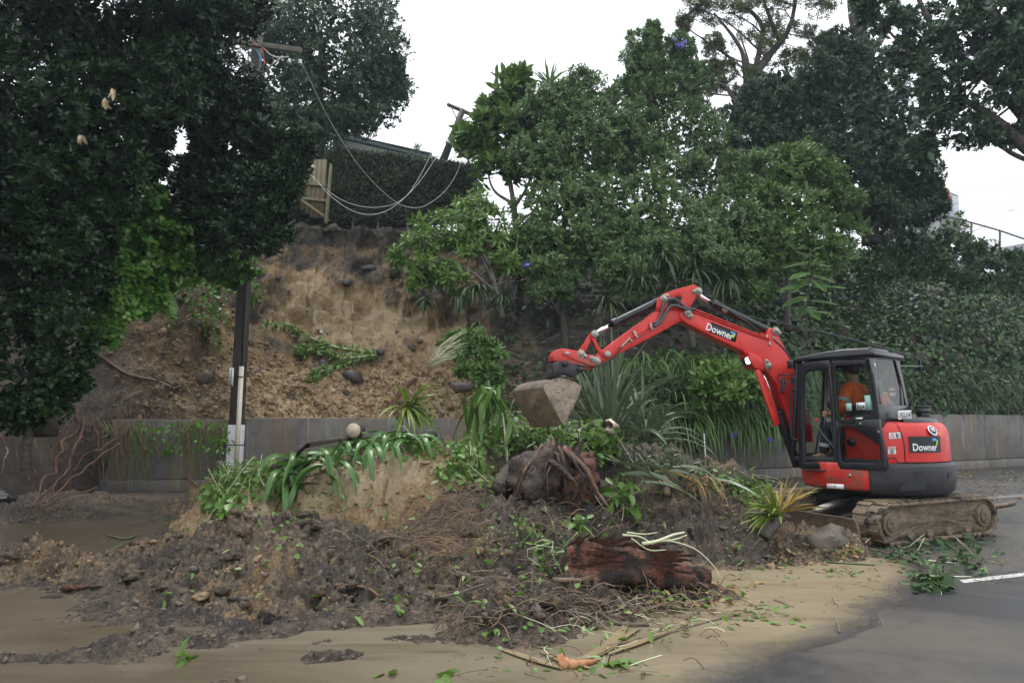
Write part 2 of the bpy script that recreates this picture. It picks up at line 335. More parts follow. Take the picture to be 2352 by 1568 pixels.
# ------------------------------------------------------------------ road, water, mud
def struct(name, V, F, mat, smooth=True, kind='structure', attr=None):
    me = raw_mesh(name, V, F); me.materials.append(mat)
    if smooth: me.polygons.foreach_set('use_smooth', np.ones(len(me.polygons), bool))
    if attr is not None:
        a = me.attributes.new('soil', 'FLOAT', 'POINT'); a.data.foreach_set('value', np.asarray(attr, np.float32).ravel())
    o = bpy.data.objects.new(name, me); col.objects.link(o); o['kind'] = kind
    return o
m, t, p, o_ = newmat('wet_asphalt')
n_big = nz(t, .55, 4, .6, dist=.6); n_fine = nz(t, 75, 4, .8); n_mid = nz(t, 7, 6, .65)
c = ramp(t, n_fine, [(.38, (.010, .011, .012)), (.58, (.045, .045, .046)), (.70, (.13, .125, .12))])
c = mixc(t, ramp(t, mth(t, 'ADD', mth(t, 'MULTIPLY', n_big, .75), mth(t, 'MULTIPLY', n_mid, .25)), [(.42, 0.), (.58, .9)]), c, (.078, .068, .052))
t.links.new(c, p.inputs['Base Color']); t.links.new(ramp(t, n_big, [(.4, .38), (.6, .6)]), p.inputs['Roughness'])
bump(t, p, n_fine, .5, .006); MT['asphalt'] = m
struct('road', [(-400, -200, 0), (400, -200, 0), (400, 500, 0), (-400, 500, 0)], [(0, 1, 2, 3)], MT['asphalt'], False)

m, t, p, o_ = newmat('silty_water')
tc = t.nodes.new('ShaderNodeTexCoord'); mp = t.nodes.new('ShaderNodeMapping'); mp.inputs['Scale'].default_value = (.35, 1.5, 1); mp.inputs['Rotation'].default_value = (0, 0, R(-18)); t.links.new(tc.outputs['Object'], mp.inputs[0])
sx = t.nodes.new('ShaderNodeSeparateXYZ'); t.links.new(tc.outputs['Object'], sx.inputs[0])
st = nz(t, 1.6, 7, .65, vec=mp.outputs[0], dist=.5)
g = mth(t, 'ADD', mth(t, 'MULTIPLY', sx.outputs[0], .22), .52)                     # more brown peat silt towards -x, more clay towards +x
g = mth(t, 'ADD', g, mth(t, 'MULTIPLY', mth(t, 'SUBTRACT', st, .5), 1.1))
c = ramp(t, g, [(0, (.085, .066, .043)), (.3, (.125, .10, .064)), (.6, (.165, .135, .088)), (1, (.225, .183, .115))])
c = mixc(t, ramp(t, nz(t, 2.6, 6, .7, vec=mp.outputs[0]), [(.60, 0.), (.72, .75)]), c, (.045, .043, .040))
fa = t.nodes.new('ShaderNodeAttribute'); fa.attribute_name = 'soil'
ff = mth(t, 'ADD', fa.outputs['Fac'], mth(t, 'MULTIPLY', mth(t, 'SUBTRACT', nz(t, 12, 6, .7), .5), .5))
c = mixc(t, ramp(t, ff, [(.08, 0.), (.6, 1.)]), (.05, .047, .042), c)            # a thin film lets the road show through
t.links.new(c, p.inputs['Base Color']); p.inputs['Specular IOR Level'].default_value = .4
t.links.new(ramp(t, st, [(.35, .26), (.6, .5)]), p.inputs['Roughness'])
bump(t, p, mth(t, 'ADD', nz(t, 26, 4, .6), mth(t, 'MULTIPLY', nz(t, 110, 2, .6), .4)), .22, .012); MT['water'] = m
edge_px = [(1900, 1180), (2000, 1215), (1995, 1271), (2095, 1288), (2132, 1320), (2089, 1357), (2089, 1371), (2024, 1406), (2009, 1434), (1975, 1449), (1895, 1483), (1750, 1530), (1640, 1580), (1500, 1690)]
poly = [G(*q)[:2] for q in edge_px] + [np.array(q) for q in ((1.2, 2.2), (-14, 2.2), (-14, 16.5), (-9.6, 15.6), (-2, 16.9), (4.5, 18.4), (6.3, 15.0))]
poly = np.array(poly)
def sdist(x, y, poly):
    d = np.full(x.shape, 1e9); ins = np.zeros(x.shape, bool); n = len(poly)
    for i in range(n):
        a, b = poly[i], poly[(i+1) % n]; e = b-a; l2 = e@e
        tt = np.clip(((x-a[0])*e[0]+(y-a[1])*e[1])/l2, 0, 1); d = np.minimum(d, np.hypot(x-a[0]-tt*e[0], y-a[1]-tt*e[1]))
        c = ((a[1] > y) != (b[1] > y)) & (x < (b[0]-a[0])*(y-a[1])/(b[1]-a[1]+1e-12)+a[0]); ins ^= c
    return np.where(ins, d, -d)
yy = np.geomspace(2.4, 17.5, 150); aa = np.linspace(-1.25, .72, 280)
Yg, Ag = np.meshgrid(yy, aa, indexing='ij'); Xg = Yg*Ag
sdv = sdist(Xg, Yg, poly) + .10*fbm(xyz(Xg*1.3, Yg*1.3), 4, 3) + .03*fbm(xyz(Xg*8, Yg*8), 3, 9)
Zw = .016*np.clip(sdv/.25, -1, 1)
struct('muddy_water', xyz(Xg, Yg, Zw), grid_faces(*Xg.shape), MT['water'], attr=np.clip(sdv/.55, 0, 1))

# the heap of slipped soil on the road
BUMPS = [  # u, v(top), d, rx, ry, power, soil
 (650, 1192, 7.6, 1.35, 1.45, 1.6, .25), (560, 1230, 8.2, 1.0, .9, 1.4, .3), (440, 1218, 8.3, .85, .6, 1.4, .62), (640, 1330, 6.3, .75, .75, 1.6, .35), (820, 1255, 6.9, .95, 1.0, 1.5, .3), (560, 1375, 5.95, .4, .35, 1.5, .55),
 (70, 1245, 7.4, .62, .42, 1.5, .62), (200, 1282, 7.1, .55, .33, 1.4, .5), (330, 1300, 6.9, .6, .25, 1.4, .35), (10, 1260, 7.3, .5, .4, 1.5, .5),
 (560, 1128, 10.6, .8, .9, 2, .7), (680, 1085, 10.5, 1.0, 1.2, 2.4, 1.15), (830, 1052, 10.6, 1.2, 1.3, 2.6, 1.3), (1000, 1045, 10.8, 1.2, 1.5, 2.4, .75), (900, 1012, 12.2, 1.3, 1.0, 2, .2), (1060, 1030, 11.8, 1.2, 1.0, 2, .2), (800, 1045, 12.3, 2.6, 1.2, 2, .5), (850, 1020, 13.4, 1.2, .8, 1.6, .2),
 (1150, 1112, 8.6, 1.0, 1.0, 1.8, .15), (1050, 1180, 8.0, .8, .8, 1.6, .2), (1020, 1235, 7.2, .9, .8, 1.5, .35), (1270, 1110, 9.2, 1.2, 1.1, 2, .12), (1180, 1200, 7.7, 1.2, 1.0, 1.6, .12),
 (1420, 1110, 9.8, 1.3, 1.3, 2, .12), (1560, 1112, 10.3, 1.2, 1.2, 2, .12), (1680, 1135, 10.2, 1.0, 1.0, 1.8, .15), (1520, 1190, 8.6, 1.5, .9, 1.7, .12), (1700, 1195, 8.9, 1.1, .7, 1.6, .2), (1830, 1200, 9.4, .8, .6, 1.6, .45), (1830, 1225, 8.6, .9, .5, 1.5, .45), (1918, 1192, 8.6, .36, .34, 1.7, .6), (1812, 1178, 9.2, .5, .45, 1.7, .45), (1865, 1186, 8.9, .45, .4, 1.7, .55),
 (1250, 1320, 6.4, 1.0, .9, 1.7, .12), (1470, 1330, 6.5, .95, .6, 1.8, .1), (1200, 1375, 5.7, .65, .55, 1.7, .1), (1330, 1400, 5.75, .6, .45, 1.5, .1), (1050, 1370, 6.0, .7, .4, 1.5, .25), (1560, 1400, 5.95, .5, .22, 1.4, .12), (930, 1395, 5.8, .8, .25, 1.4, .3),
 (1000, 1455, 5.2, .35, .16, 1.4, .15), (370, 1432, 5.2, .4, .10, 1.4, .15), (150, 1465, 4.95, .55, .08, 1.3, .12), (250, 1450, 5.05, .35, .07, 1.3, .15), (760, 1475, 4.95, .2, .10, 1.3, .2), (1180, 1330, 6.6, 1.0, .6, 1.6, .12),
 (1110, 985, 12.6, 1.2, 1.0, 1.8, .25), (1290, 992, 12.2, 1.4, 1.0, 1.8, .15), (1440, 1018, 12.5, 1.4, 1.0, 1.8, .12), (1590, 1052, 12.6, 1.2, 1.0, 1.8, .12), (40, 1152, 11.7, 1.3, .8, 1.5, .2), (160, 1128, 13.2, 1.3, .8, 1.5, .2), (560, 1150, 13.5, 2.2, 1.5, 1.6, .4), (300, 1130, 15.0, 1.8, .55, 1.4, .3), (80, 1175, 12.4, .8, .5, 1.4, .3)]
def mound(x, y):
    acc = np.zeros(x.shape); so = np.zeros(x.shape); wt = np.full(x.shape, 1e-6)
    wx = x+.22*fbm(xyz(x*1.1, y*1.1), 3, 21); wy = y+.22*fbm(xyz(x*1.1+9, y*1.1), 3, 22)
    for u, v, d, rx, ry, pw, s in BUMPS:
        q = P(u, v, d); h = max(q[2], .03)
        r2 = ((wx-q[0])/rx)**2+((wy-q[1])/ry)**2
        b = h*np.exp(-r2**pw*.9)
        acc += np.clip(b, 0, None)**5; k = (b/h)**1.0*np.exp(-r2)+1e-9; so += k*s; wt += k
    base = acc**.2
    z = base-.05
    wgt = sstep(.0, .28, base)
    p3 = xyz(x, y)
    n1 = fbm(p3*1.3, 4, 1); n2 = np.abs(fbm(p3*3.6, 4, 2)); n3 = fbm(p3*9, 4, 4)
    w1 = worley2(x*4.2+.5*n1, y*4.2, 3); w2 = worley2(x*11+n3*.6, y*11, 8)
    n4 = fbm(p3*24, 3, 6); n5 = np.abs(fbm(p3*14, 3, 7)); w5 = worley2(x*22+n3, y*22, 15)
    z = z+wgt*(.19*n1-.20*n2+.085*n3+.12*(.5-w1)+.035*(.5-w2)+.065*n4-.085*n5+.03*(.5-w5))
    flat = (1-wgt)
    fl = fbm(xyz((x*.9+y*.25)*1.2, (y-x*.25)*4.5), 5, 31)
    left = sstep(.5, -1.5, x)
    z = z+flat*(.055*fl*(.55+.45*left)+.016*n3+.010+.020*left)
    s = so/wt
    return z, s, wgt
yy = np.geomspace(4.1, 16.6, 425); aa = np.linspace(-.90, .54, 600)
Yg, Ag = np.meshgrid(yy, aa, indexing='ij'); Xg = Yg*Ag
Zm, Sm, Wm = mound(Xg, Yg)
# off the heap the film of mud thins away towards the clear road and the puddle
film = sstep(-.1, .5, sdist(Xg, Yg, poly))
clear = sstep(.55, 1.1, Xg-.10*(Yg-5))*sstep(11, 9.5, Yg)*(1-Wm)
Zm = Zm-.05*(1-film)*(1-Wm)-.025*clear
Sm = Sm+.38*fbm(xyz(Xg*1.3, Yg*1.3), 4, 77)*Wm+.04
Sm = np.where(Wm < .5, .22+.18*sstep(-3, 2, Xg)*1, Sm)*1
MT['soil'] = SOIL('slipped_soil')
MOUND = xyz(Xg, Yg, Zm)
struct('mud_heap', MOUND, grid_faces(*Xg.shape), MT['soil'], attr=Sm)

# ------------------------------------------------------------------ hillside with the slip face
bp_ = np.array([(-10.5, -2), (-9.9, 3), (-9.2, 7), (-8.85, 9.5), (-8.8, 11.4), (-9.2, 13.4), (-9.45, 14.8), (-9.0, 15.75), (-7, 16.15), (-2, 17.2), (5.6, 18.9), (10, 20.6), (16, 23.5), (24, 27.5), (36, 33.5), (60, 45)], float)
seg = np.hypot(*np.diff(bp_, axis=0).T); cum = np.concatenate([[0], np.cumsum(seg)])
fine = np.arange(0, cum[-1], .05); bx = np.interp(fine, cum, bp_[:, 0]); by = np.interp(fine, cum, bp_[:, 1])
k = np.exp(-np.linspace(-2.2, 2.2, 31)**2); k /= k.sum()
bx = np.convolve(np.pad(bx, 15, 'edge'), k, 'valid'); by = np.convolve(np.pad(by, 15, 'edge'), k, 'valid')
i0 = np.searchsorted(fine, cum[5]); i1 = np.searchsorted(fine, cum[9]+4.2)
sel = np.unique(np.concatenate([np.arange(0, i0, 5), np.arange(i0, i1), np.arange(i1, len(fine), 5)]))
tx = np.gradient(bx); ty = np.gradient(by); ln = np.hypot(tx, ty); nx_, ny_ = -ty/ln, tx/ln
bx, by, nx_, ny_ = bx[sel], by[sel], nx_[sel], ny_[sel]
ss = np.concatenate([np.arange(0, 5.6, .044), np.geomspace(5.7, 70, 26)])
def prof(pts): a = np.array(pts); return np.interp(ss, a[:, 0], a[:, 1])
SL = prof([(0, 1.5), (.2, 1.62), (1.0, 2.25), (1.9, 2.95), (2.2, 3.1), (2.45, 3.75), (3.1, 5.0), (3.9, 6.5), (4.25, 7.2), (4.42, 7.45), (4.45, 7.75), (4.8, 7.9), (6, 8.0), (10, 8.3), (20, 8.6), (80, 9)])
HI = prof([(0, 1.6), (.15, 1.75), (.5, 2.2), (1.5, 3.9), (3, 5.8), (4.6, 7.6), (8, 8.5), (20, 9), (80, 10)])
LB = prof([(0, -.1), (.2, .5), (.5, 1.3), (1.2, 2.6), (2.5, 4.6), (4, 6.2), (6, 7.6), (10, 8.6), (80, 10)])
HR = prof([(0, 1.7), (.2, 1.85), (2, 3.8), (5, 7.0), (8.5, 9.9), (10, 10.3), (80, 10.6)])
wl = sstep(-8.4, -9.3, bx)*sstep(16.2, 15.2, by); wr = sstep(-.8, 2.2, bx); wf = sstep(8, 13, bx)
sh_ = .75*sstep(-5.5, -8.0, bx)+.55*fbm(np.stack([bx*.55, by*0, by*0], -1), 3, 91)+.25*fbm(np.stack([bx*2.1, by*0, by*0], -1), 2, 92)
SLc = np.stack([np.interp(ss+q*np.clip(ss/1.2, 0, 1)*np.clip((4.6-ss)/1.2, 0, 1), ss, SL) for q in sh_], 1)
zz = (1-wl[None])*((1-wr[None])*SLc+wr[None]*((1-wf[None])*HI[:, None]+wf[None]*HR[:, None]))+wl[None]*LB[:, None]
sw = ss[:, None]*(1+0*bx[None])
scoop = .35*np.sin(np.clip((bx+8.5)/9.5, 0, 1)*math.pi)[None]*sstep(1.8, 3.2, sw)*(1-wr[None])*(1-wl[None])
Xh = bx[None]+nx_[None]*(sw+scoop); Yh = by[None]+ny_[None]*(sw+scoop); HS = np.stack([Xh, Yh, zz], -1)
du = np.gradient(HS, axis=1); dv = np.gradient(HS, axis=0); HN = nrm(np.cross(du, dv))
slip = (1-wr)[None]*sstep(.0, .25, sw)*sstep(5.2, 4.4, sw)
face = slip*sstep(2.2, 2.7, sw); ledge = slip*sstep(2.5, 2.0, sw)*(1-wl)[None]
q = HS*np.array([1, 1, .7])
w3 = worley2(HS[..., 0]*3.2, HS[..., 2]*3.2+HS[..., 1], 12); w4 = worley2(HS[..., 0]*8, HS[..., 2]*8+HS[..., 1]*4, 13)
disp = .32*fbm(q*.8, 4, 41)+.22*fbm(q*2.6, 4, 42)-.24*np.abs(fbm(q*2.3, 4, 44))+.09*fbm(q*8, 3, 43)-.07*np.abs(fbm(q*np.array([4.5, 4.5, 2.]), 3, 47))+.04*fbm(HS*np.array([1.9, 0, .5]), 3, 48)
disp = disp*(1+1.3*wf[None])*(face*1.25+ledge*.7+(1-slip)*.8)+ledge*(.12*(.5-w3)+.05*(.5-w4))+face*.05*(.5-w3)
disp *= sstep(60, 20, sw)*sstep(-.01, .3, sw)
HS = HS+HN*disp[..., None]
# soil: dark topsoil band at the lip, red-brown below it, yellow clay in the middle, dark wet patches, loose clay on the ledge
zrel = HS[..., 2]; nn = fbm(HS*.55, 4, 51); n2 = fbm(HS*1.5, 4, 52)
xx = HS[..., 0]
so = .74+.45*nn+.50*n2
so = np.where(zrel > 7.1, .12, np.where(zrel > 6.2, .58+.3*nn, so))
clay = np.exp(-((xx+4.7)/2.0)**2-((zrel-4.4)/.85)**2); so = so+.55*clay
so = so-.34*np.exp(-((xx+7.2)/1.6)**2-((zrel-3.4)/1.4)**2)-.25*np.exp(-((xx+4.6)/.9)**2-((zrel-6.0)/.5)**2)
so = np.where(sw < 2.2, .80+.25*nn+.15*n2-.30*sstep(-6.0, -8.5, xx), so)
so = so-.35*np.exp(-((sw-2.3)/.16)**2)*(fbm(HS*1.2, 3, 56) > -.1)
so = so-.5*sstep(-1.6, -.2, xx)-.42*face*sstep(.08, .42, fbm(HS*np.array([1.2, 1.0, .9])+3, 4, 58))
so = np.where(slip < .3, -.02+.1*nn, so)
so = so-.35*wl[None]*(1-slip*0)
MT['slipsoil'] = SOIL('slip_face_soil')
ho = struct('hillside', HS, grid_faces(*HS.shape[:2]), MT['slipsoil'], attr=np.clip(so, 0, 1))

# look-up: visible surface point at a place in view
SURF = np.concatenate([MOUND.reshape(-1, 3), HS.reshape(-1, 3)])
SU, SV, SA = proj(SURF); ok = (SA > 1) & (np.abs(SU-1176) < 1500) & (np.abs(SV-784) < 1100) & (SURF[:, 2] > -.012)
SURF, SU, SV, SA = SURF[ok], SU[ok], SV[ok], SA[ok]
def hit(u, v, lift=0., ground=True, minq=0):
    d2 = (SU-u)**2+(SV-v)**2; c = np.nonzero((d2 < 64) & (SA > minq))[0]
    if len(c) == 0:
        q = G(u, v); return q+np.array([0, 0, lift])
    a = SA[c].min(); c = c[SA[c] < a+.35]; i = c[np.argmin(d2[c])]
    q = SURF[i].copy()
    if ground and v > 985:
        g = G(u, v, .012)
        if 0 < g[1] < q[1]-.3: q = g
    q[2] += lift; return q
def hits(pts, lift=0.): return np.array([hit(u, v, lift) for u, v in pts])

# ------------------------------------------------------------------ retaining wall
m, t, p, o_ = newmat('stained_concrete')
tc = t.nodes.new('ShaderNodeTexCoord'); mp = t.nodes.new('ShaderNodeMapping'); mp.inputs['Scale'].default_value = (3.2, 3.2, .22); t.links.new(tc.outputs['Object'], mp.inputs[0])
c = ramp(t, nz(t, 1.4, 6, .65), [(.35, (.10, .092, .08)), (.6, (.165, .155, .138))])
c = mixc(t, ramp(t, nz(t, 1.1, 5, .6, vec=mp.outputs[0]), [(.5, 0.), (.62, .85)]), c, (.16, .108, .055))
c = mixc(t, ramp(t, nz(t, 2.3, 5, .6, vec=mp.outputs[0]), [(.55, 0.), (.63, .7)]), c, (.22, .22, .215))
c = mixc(t, ramp(t, nz(t, 5, 8, .7), [(.55, 0.), (.75, .8)]), c, (.035, .038, .03))
t.links.new(c, p.inputs['Base Color']); p.inputs['Roughness'].default_value = .6; bump(t, p, nz(t, 14, 8, .7), .35, .02); MT['concrete'] = m
wpts = [(-9.05, 15.5), (-6.4, 16.02), (-2, 16.95), (1.8, 17.8), (5.6, 18.65), (10, 20.35), (16, 23.25), (24, 27.2), (34, 32.2)]
wall = thing('retaining_wall', (2, 17.8, 0), 'long stained concrete retaining wall holding up the bank behind the road', 'wall')
for i in range(len(wpts)-1):
    a, b = np.array([*wpts[i], 0]), np.array([*wpts[i+1], 0]); e = nrm(b-a); n = np.array([-e[1], e[0], 0])
    nseg = max(1, int(np.linalg.norm(b-a)/4.6+.5))
    for k in range(nseg):
        p0 = a+(b-a)*k/nseg; p1 = a+(b-a)*(k+1)/nseg; h = 1.62+.012*(i*3+k) % .05+(.12 if p0[0] > 9 else 0)
        ps = MB(); n0 = n*(.02+.003*((i+k) % 2))
        for z0, z1, off in ((.28, h, 0.), (-.1, .26, -.07)):
            A, B = p0+e*.008+n0+n*off, p1-e*.008+n0+n*off
            ps.prism([A+[0, 0, z0], B+[0, 0, z0], B+[0, 0, z1], A+[0, 0, z1]], n*.3)
        ps.build('wall_panel', MT['concrete'], wall, bevel=.012)

# road markings
m, t, p, o_ = newmat('worn_road_paint'); c = ramp(t, nz(t, 30, 6, .8), [(.42, (.16, .15, .13)), (.55, (.62, .62, .60))]); t.links.new(c, p.inputs['Base Color']); p.inputs['Roughness'].default_value = .5; MT['rpaint'] = m
A, B = G(2204, 1332), G(2352, 1315); C, D = G(2352, 1323), G(2214, 1339)
for k, ext in enumerate((0., 2.9)):
    e = nrm(B-A); L = np.linalg.norm(B-A)
    ol = np.array([A+e*ext*1.5, B+e*(ext*1.5+.5), C+e*(ext*1.5+.5), D+e*ext*1.5]); ol[:, 2] = .004
    struct('road_marking', ol, [(0, 1, 2, 3)], MT['rpaint'], False)
A, B = G(2120, 1150), G(2420, 1131); C, D = G(2420, 1136), G(2120, 1156)
ol = np.array([A, B, C, D]); ol[:, 2] = .004
MT['faint'] = M('faded_road_paint', (.07, .068, .062), (.22, .215, .20), 14, .6, lo=.4, hi=.6); struct('edge_line', ol, [(0, 1, 2, 3)], MT['faint'], False)
# ------------------------------------------------------------------ foliage tools
def leaf_geo(C, D, N, L, W, fold=.3, shape=.45, droop=.0):
    """one folded four-cornered leaf per row"""
    n = len(C); D = nrm(D); S = nrm(np.cross(D, N)); N = np.cross(S, D); L = np.broadcast_to(L, (n,))[:, None]; W = np.broadcast_to(W, (n,))[:, None]
    mid = C+D*L*shape
    V = np.stack([C, mid+S*W*.5+N*W*fold*.5, C+D*L-N*L*droop, mid-S*W*.5+N*W*fold*.5], 1).reshape(-1, 3)
    return V, np.arange(4*n).reshape(n, 4)
def leaf6_geo(C, D, N, L, W, fold=.25, droop=.15):
    n = len(C); D = nrm(D); S = nrm(np.cross(D, N)); N = np.cross(S, D); L = np.broadcast_to(L, (n,))[:, None]; W = np.broadcast_to(W, (n,))[:, None]
    a = C+D*L*.3; b = C+D*L*.68-N*L*droop*.4
    V = np.stack([C, a+S*W*.46+N*W*fold*.4, b+S*W*.42+N*W*fold*.4, C+D*L-N*L*droop, b-S*W*.42+N*W*fold*.4, a-S*W*.46+N*W*fold*.4], 1).reshape(-1, 3)
    i = np.arange(n)[:, None]*6
    return V, np.concatenate([np.hstack([i, i+1, i+2, i+3]), np.hstack([i, i+3, i+4, i+5])])
def join(parts):
    V, F, b = [], [], 0
    for v, f in parts:
        V.append(v); F.append(f+b); b += len(v)
    return np.concatenate(V), np.concatenate(F)
def rdir(n, r): return nrm(r.normal(size=(n, 3)))
def rosettes(C, A, k, L, W, r, spread=(35, 95), jit=.25, geo=leaf_geo):
    """k leaves round every twig tip"""
    m = len(C); A = nrm(A); T = nrm(np.cross(A, rdir(m, r))); B = np.cross(A, T)
    ph = (np.arange(k)*2.39996)[None]+r.uniform(0, 6.3, (m, 1)); th = np.radians(np.linspace(spread[0], spread[1], k))[None]*r.uniform(.8, 1.15, (m, k))
    D = (A[:, None]*np.cos(th)[..., None]+(T[:, None]*np.cos(ph)[..., None]+B[:, None]*np.sin(ph)[..., None])*np.sin(th)[..., None])
    D = D+r.normal(size=D.shape)*jit*.5
    c = np.repeat(C, k, 0)+A.repeat(k, 0)*(L*.5*(1-np.linspace(0, 1, k))[None, :, None]).repeat(m, 0).reshape(-1, 1)
    N = np.repeat(A, k, 0)+r.normal(size=(m*k, 3))*jit
    s = r.uniform(.5, 1.3, m*k)
    return geo(c, D.reshape(-1, 3), N, L*s, W*s)
def crown_geo(blobs, lobes, ros, k, L, W, seed, up=.5, rdep=.8, lobe=(.28, .44), shell=(.5, .95), fill=1., geo=leaf_geo, spread=(35, 95), back=-.45, jit=.25):
    r = np.random.default_rng(seed); out = []; cen = []
    for u, v, ru, rv, d in blobs:
        c = P(u, v, d); rad = np.array([ru*d/FPX, (ru+rv)*.5*d/FPX*rdep, rv*d/FPX]); toc = nrm(CAM-c)
        D = rdir(lobes*3, r); D = D[(D@toc > back)][:lobes]
        f = r.uniform(*shell, len(D))[:, None]
        lc = c+D*rad*f; lr = r.uniform(*lobe, len(D))[:, None]*rad
        cen.append((c, lc))
        E = rdir(len(D)*ros, r); Dr = np.repeat(D, ros, 0)
        E = nrm(E+Dr*.55+np.array([0, 0, .35]))
        g = r.uniform(0, 1, (len(E), 1))
        C = np.repeat(lc, ros, 0)+E*np.repeat(lr, ros, 0)*(.55+.5*g)
        A = nrm(E*.6+Dr*.4+np.array([0, -.15, up+.2])+r.normal(size=E.shape)*.25)
        out.append(rosettes(C, A, k, L, W, r, spread, jit, geo))
        if fill:
            n = int(lobes*ros*k*.05*fill); q = rdir(n, r)*(r.uniform(0, 1, (n, 1))**.4)*rad*.72+c
            out.append(leaf_geo(q, rdir(n, r), rdir(n, r), L*2.3, W*2.6))
    V, F = join(out)
    return V, F, cen
def limb(mb, pts, r0, r1, n=14, seg=7, wob=.12, seed=0):
    c = curve_pts(pts, n); t = np.linspace(0, 1, n)
    mb.tube(c, r0+(r1-r0)*t, seg, True, wob, seed)
PXP = lambda pts: [P(*q) for q in pts]
def tree(name, label, cat, blobs, leaf, bark, trunk=None, limbs=(), group=None, lobes=16, ros=14, k=8, L=.1, W=.045, seed=1, twigs=True, single=0, **kw):
    """thing: trunk, branch, crown"""
    V, F, cen = crown_geo(blobs, lobes, ros, k, L, W, seed, **kw)
    base = P(*trunk[0][:3]) if trunk else np.array([V[:, 0].mean(), V[:, 1].mean(), V[:, 2].min()])
    t = thing(name, base, label, cat, group)
    k6 = geo6 = kw.get('geo') is leaf6_geo; nv = 6 if geo6 else 4; nl = len(V)//nv
    if single:
        c0 = V.reshape(nl, nv, 3).mean(1); u_, v_, a_ = proj(c0); ok_ = (u_ > 0) & (u_ < 2352) & (v_ > 0) & (v_ < 1568); near = np.nonzero(ok_ & (a_ < np.percentile(a_[ok_], 12)))[0]
        pick = np.random.default_rng(seed).choice(near, min(single, len(near)), replace=False); keep = np.ones(nl, bool); keep[pick] = False
        for i in pick: obj('leaf', V[i*nv:(i+1)*nv], [(0, 1, 2, 3)]+([(0, 3, 4, 5)] if geo6 else []), leaf, t, origin=V[i*nv])
        if geo6:                                     # filler leaves (four corners) never mix with six-cornered crowns here
            pass
        m_ = np.repeat(keep, nv); idx = np.cumsum(m_)-1; V = V[m_]; F = idx[F[np.all(m_[F], axis=1)]]
    obj('crown', V, F, leaf, t, kind='stuff')
    if trunk:
        mb = MB(); pts = [P(*q[:3]) for q in trunk]; c = curve_pts(pts, 18)
        rr = np.interp(np.linspace(0, 1, 18), np.linspace(0, 1, len(trunk)), [q[3] for q in trunk]); mb.tube(c, rr, 10, True, .1, seed); mb.build('trunk', bark, t, True)
        for i, l in enumerate(limbs):
            mb = MB(); limb(mb, [P(*q[:3]) for q in l], l[0][3], l[-1][3], seed=i); mb.build('branch', bark, t, True)
        if twigs:
            mb = MB(); r = np.random.default_rng(seed+5); allp = c[6:]
            for cc, lc in cen:
                o = allp[np.argmin(np.linalg.norm(allp-cc, axis=1))]
                j = (o+cc)/2+r.normal(size=3)*.15; rad = max(.02, min(trunk[-1][3]*.8, np.linalg.norm(cc-o)*.022))
                limb(mb, [o, j, cc], rad, rad*.6, 8, 6, .1)
                for e in lc[::3]: limb(mb, [cc, (cc+e)/2+r.normal(size=3)*.06, e], rad*.5, .008, 6, 5, 0)
            mb.build('twig', bark, t, True, kind='stuff')
    return t
def strap(base, d0, L, W, droop, r, seg=6, twist=.3, fold=.25):
    """one long leaf that arches over; returns a strip two quads wide"""
    d = nrm(np.asarray(d0, float)); side = nrm(np.cross(d, [0, 0, 1.])+r.normal(size=3)*twist); pts = [np.asarray(base, float)]; dd = d.copy()
    for i in range(seg):
        dd = nrm(dd+np.array([0, 0, -droop])*(.35+1.3*i/seg)/seg*2); pts.append(pts[-1]+dd*L/seg)
    pts = np.array(pts); t = np.linspace(0, 1, seg+1); w = W*np.minimum(1, .45+2.2*t)*np.clip((1-t)*2.6, .03, 1)**.7
    T = nrm(np.gradient(pts, axis=0)); S = nrm(side-T*np.sum(T*side, 1, keepdims=True)); N = np.cross(S, T)
    V = np.stack([pts-S*w[:, None]*.5+N*w[:, None]*fold, pts, pts+S*w[:, None]*.5+N*w[:, None]*fold], 1).reshape(-1, 3)
    F = [(3*i+a, 3*i+a+1, 3*i+a+4, 3*i+a+3) for i in range(seg) for a in (0, 1)]
    return V, np.array(F)
def straps(base, n, L, W, r, el=(20, 80), az=(0, 360), droop=1., spreadr=.06, seg=6, lean=(0, 0, 0), jl=(.6, 1.1)):
    out = []
    for i in range(n):
        a, e = R(r.uniform(*az)), R(r.uniform(*el)); d = np.array([math.cos(a)*math.cos(e), math.sin(a)*math.cos(e), math.sin(e)])+np.asarray(lean)
        out.append(strap(np.asarray(base)+np.append(r.normal(size=2)*spreadr, 0), d, L*r.uniform(*jl), W*r.uniform(.8, 1.15), droop*r.uniform(.6, 1.3), r, seg))
    return out
def strap_thing(name, label, cat, geos, mat, loc, group=None, each=True, limit=300):
    t = thing(name, loc, label, cat, group)
    if each:
        for v, f in geos[:limit]: obj('leaf', v, f, mat, t, origin=v[0])
    else:
        v, f = join(geos); obj('foliage', v, f, mat, t, kind='stuff')
    return t

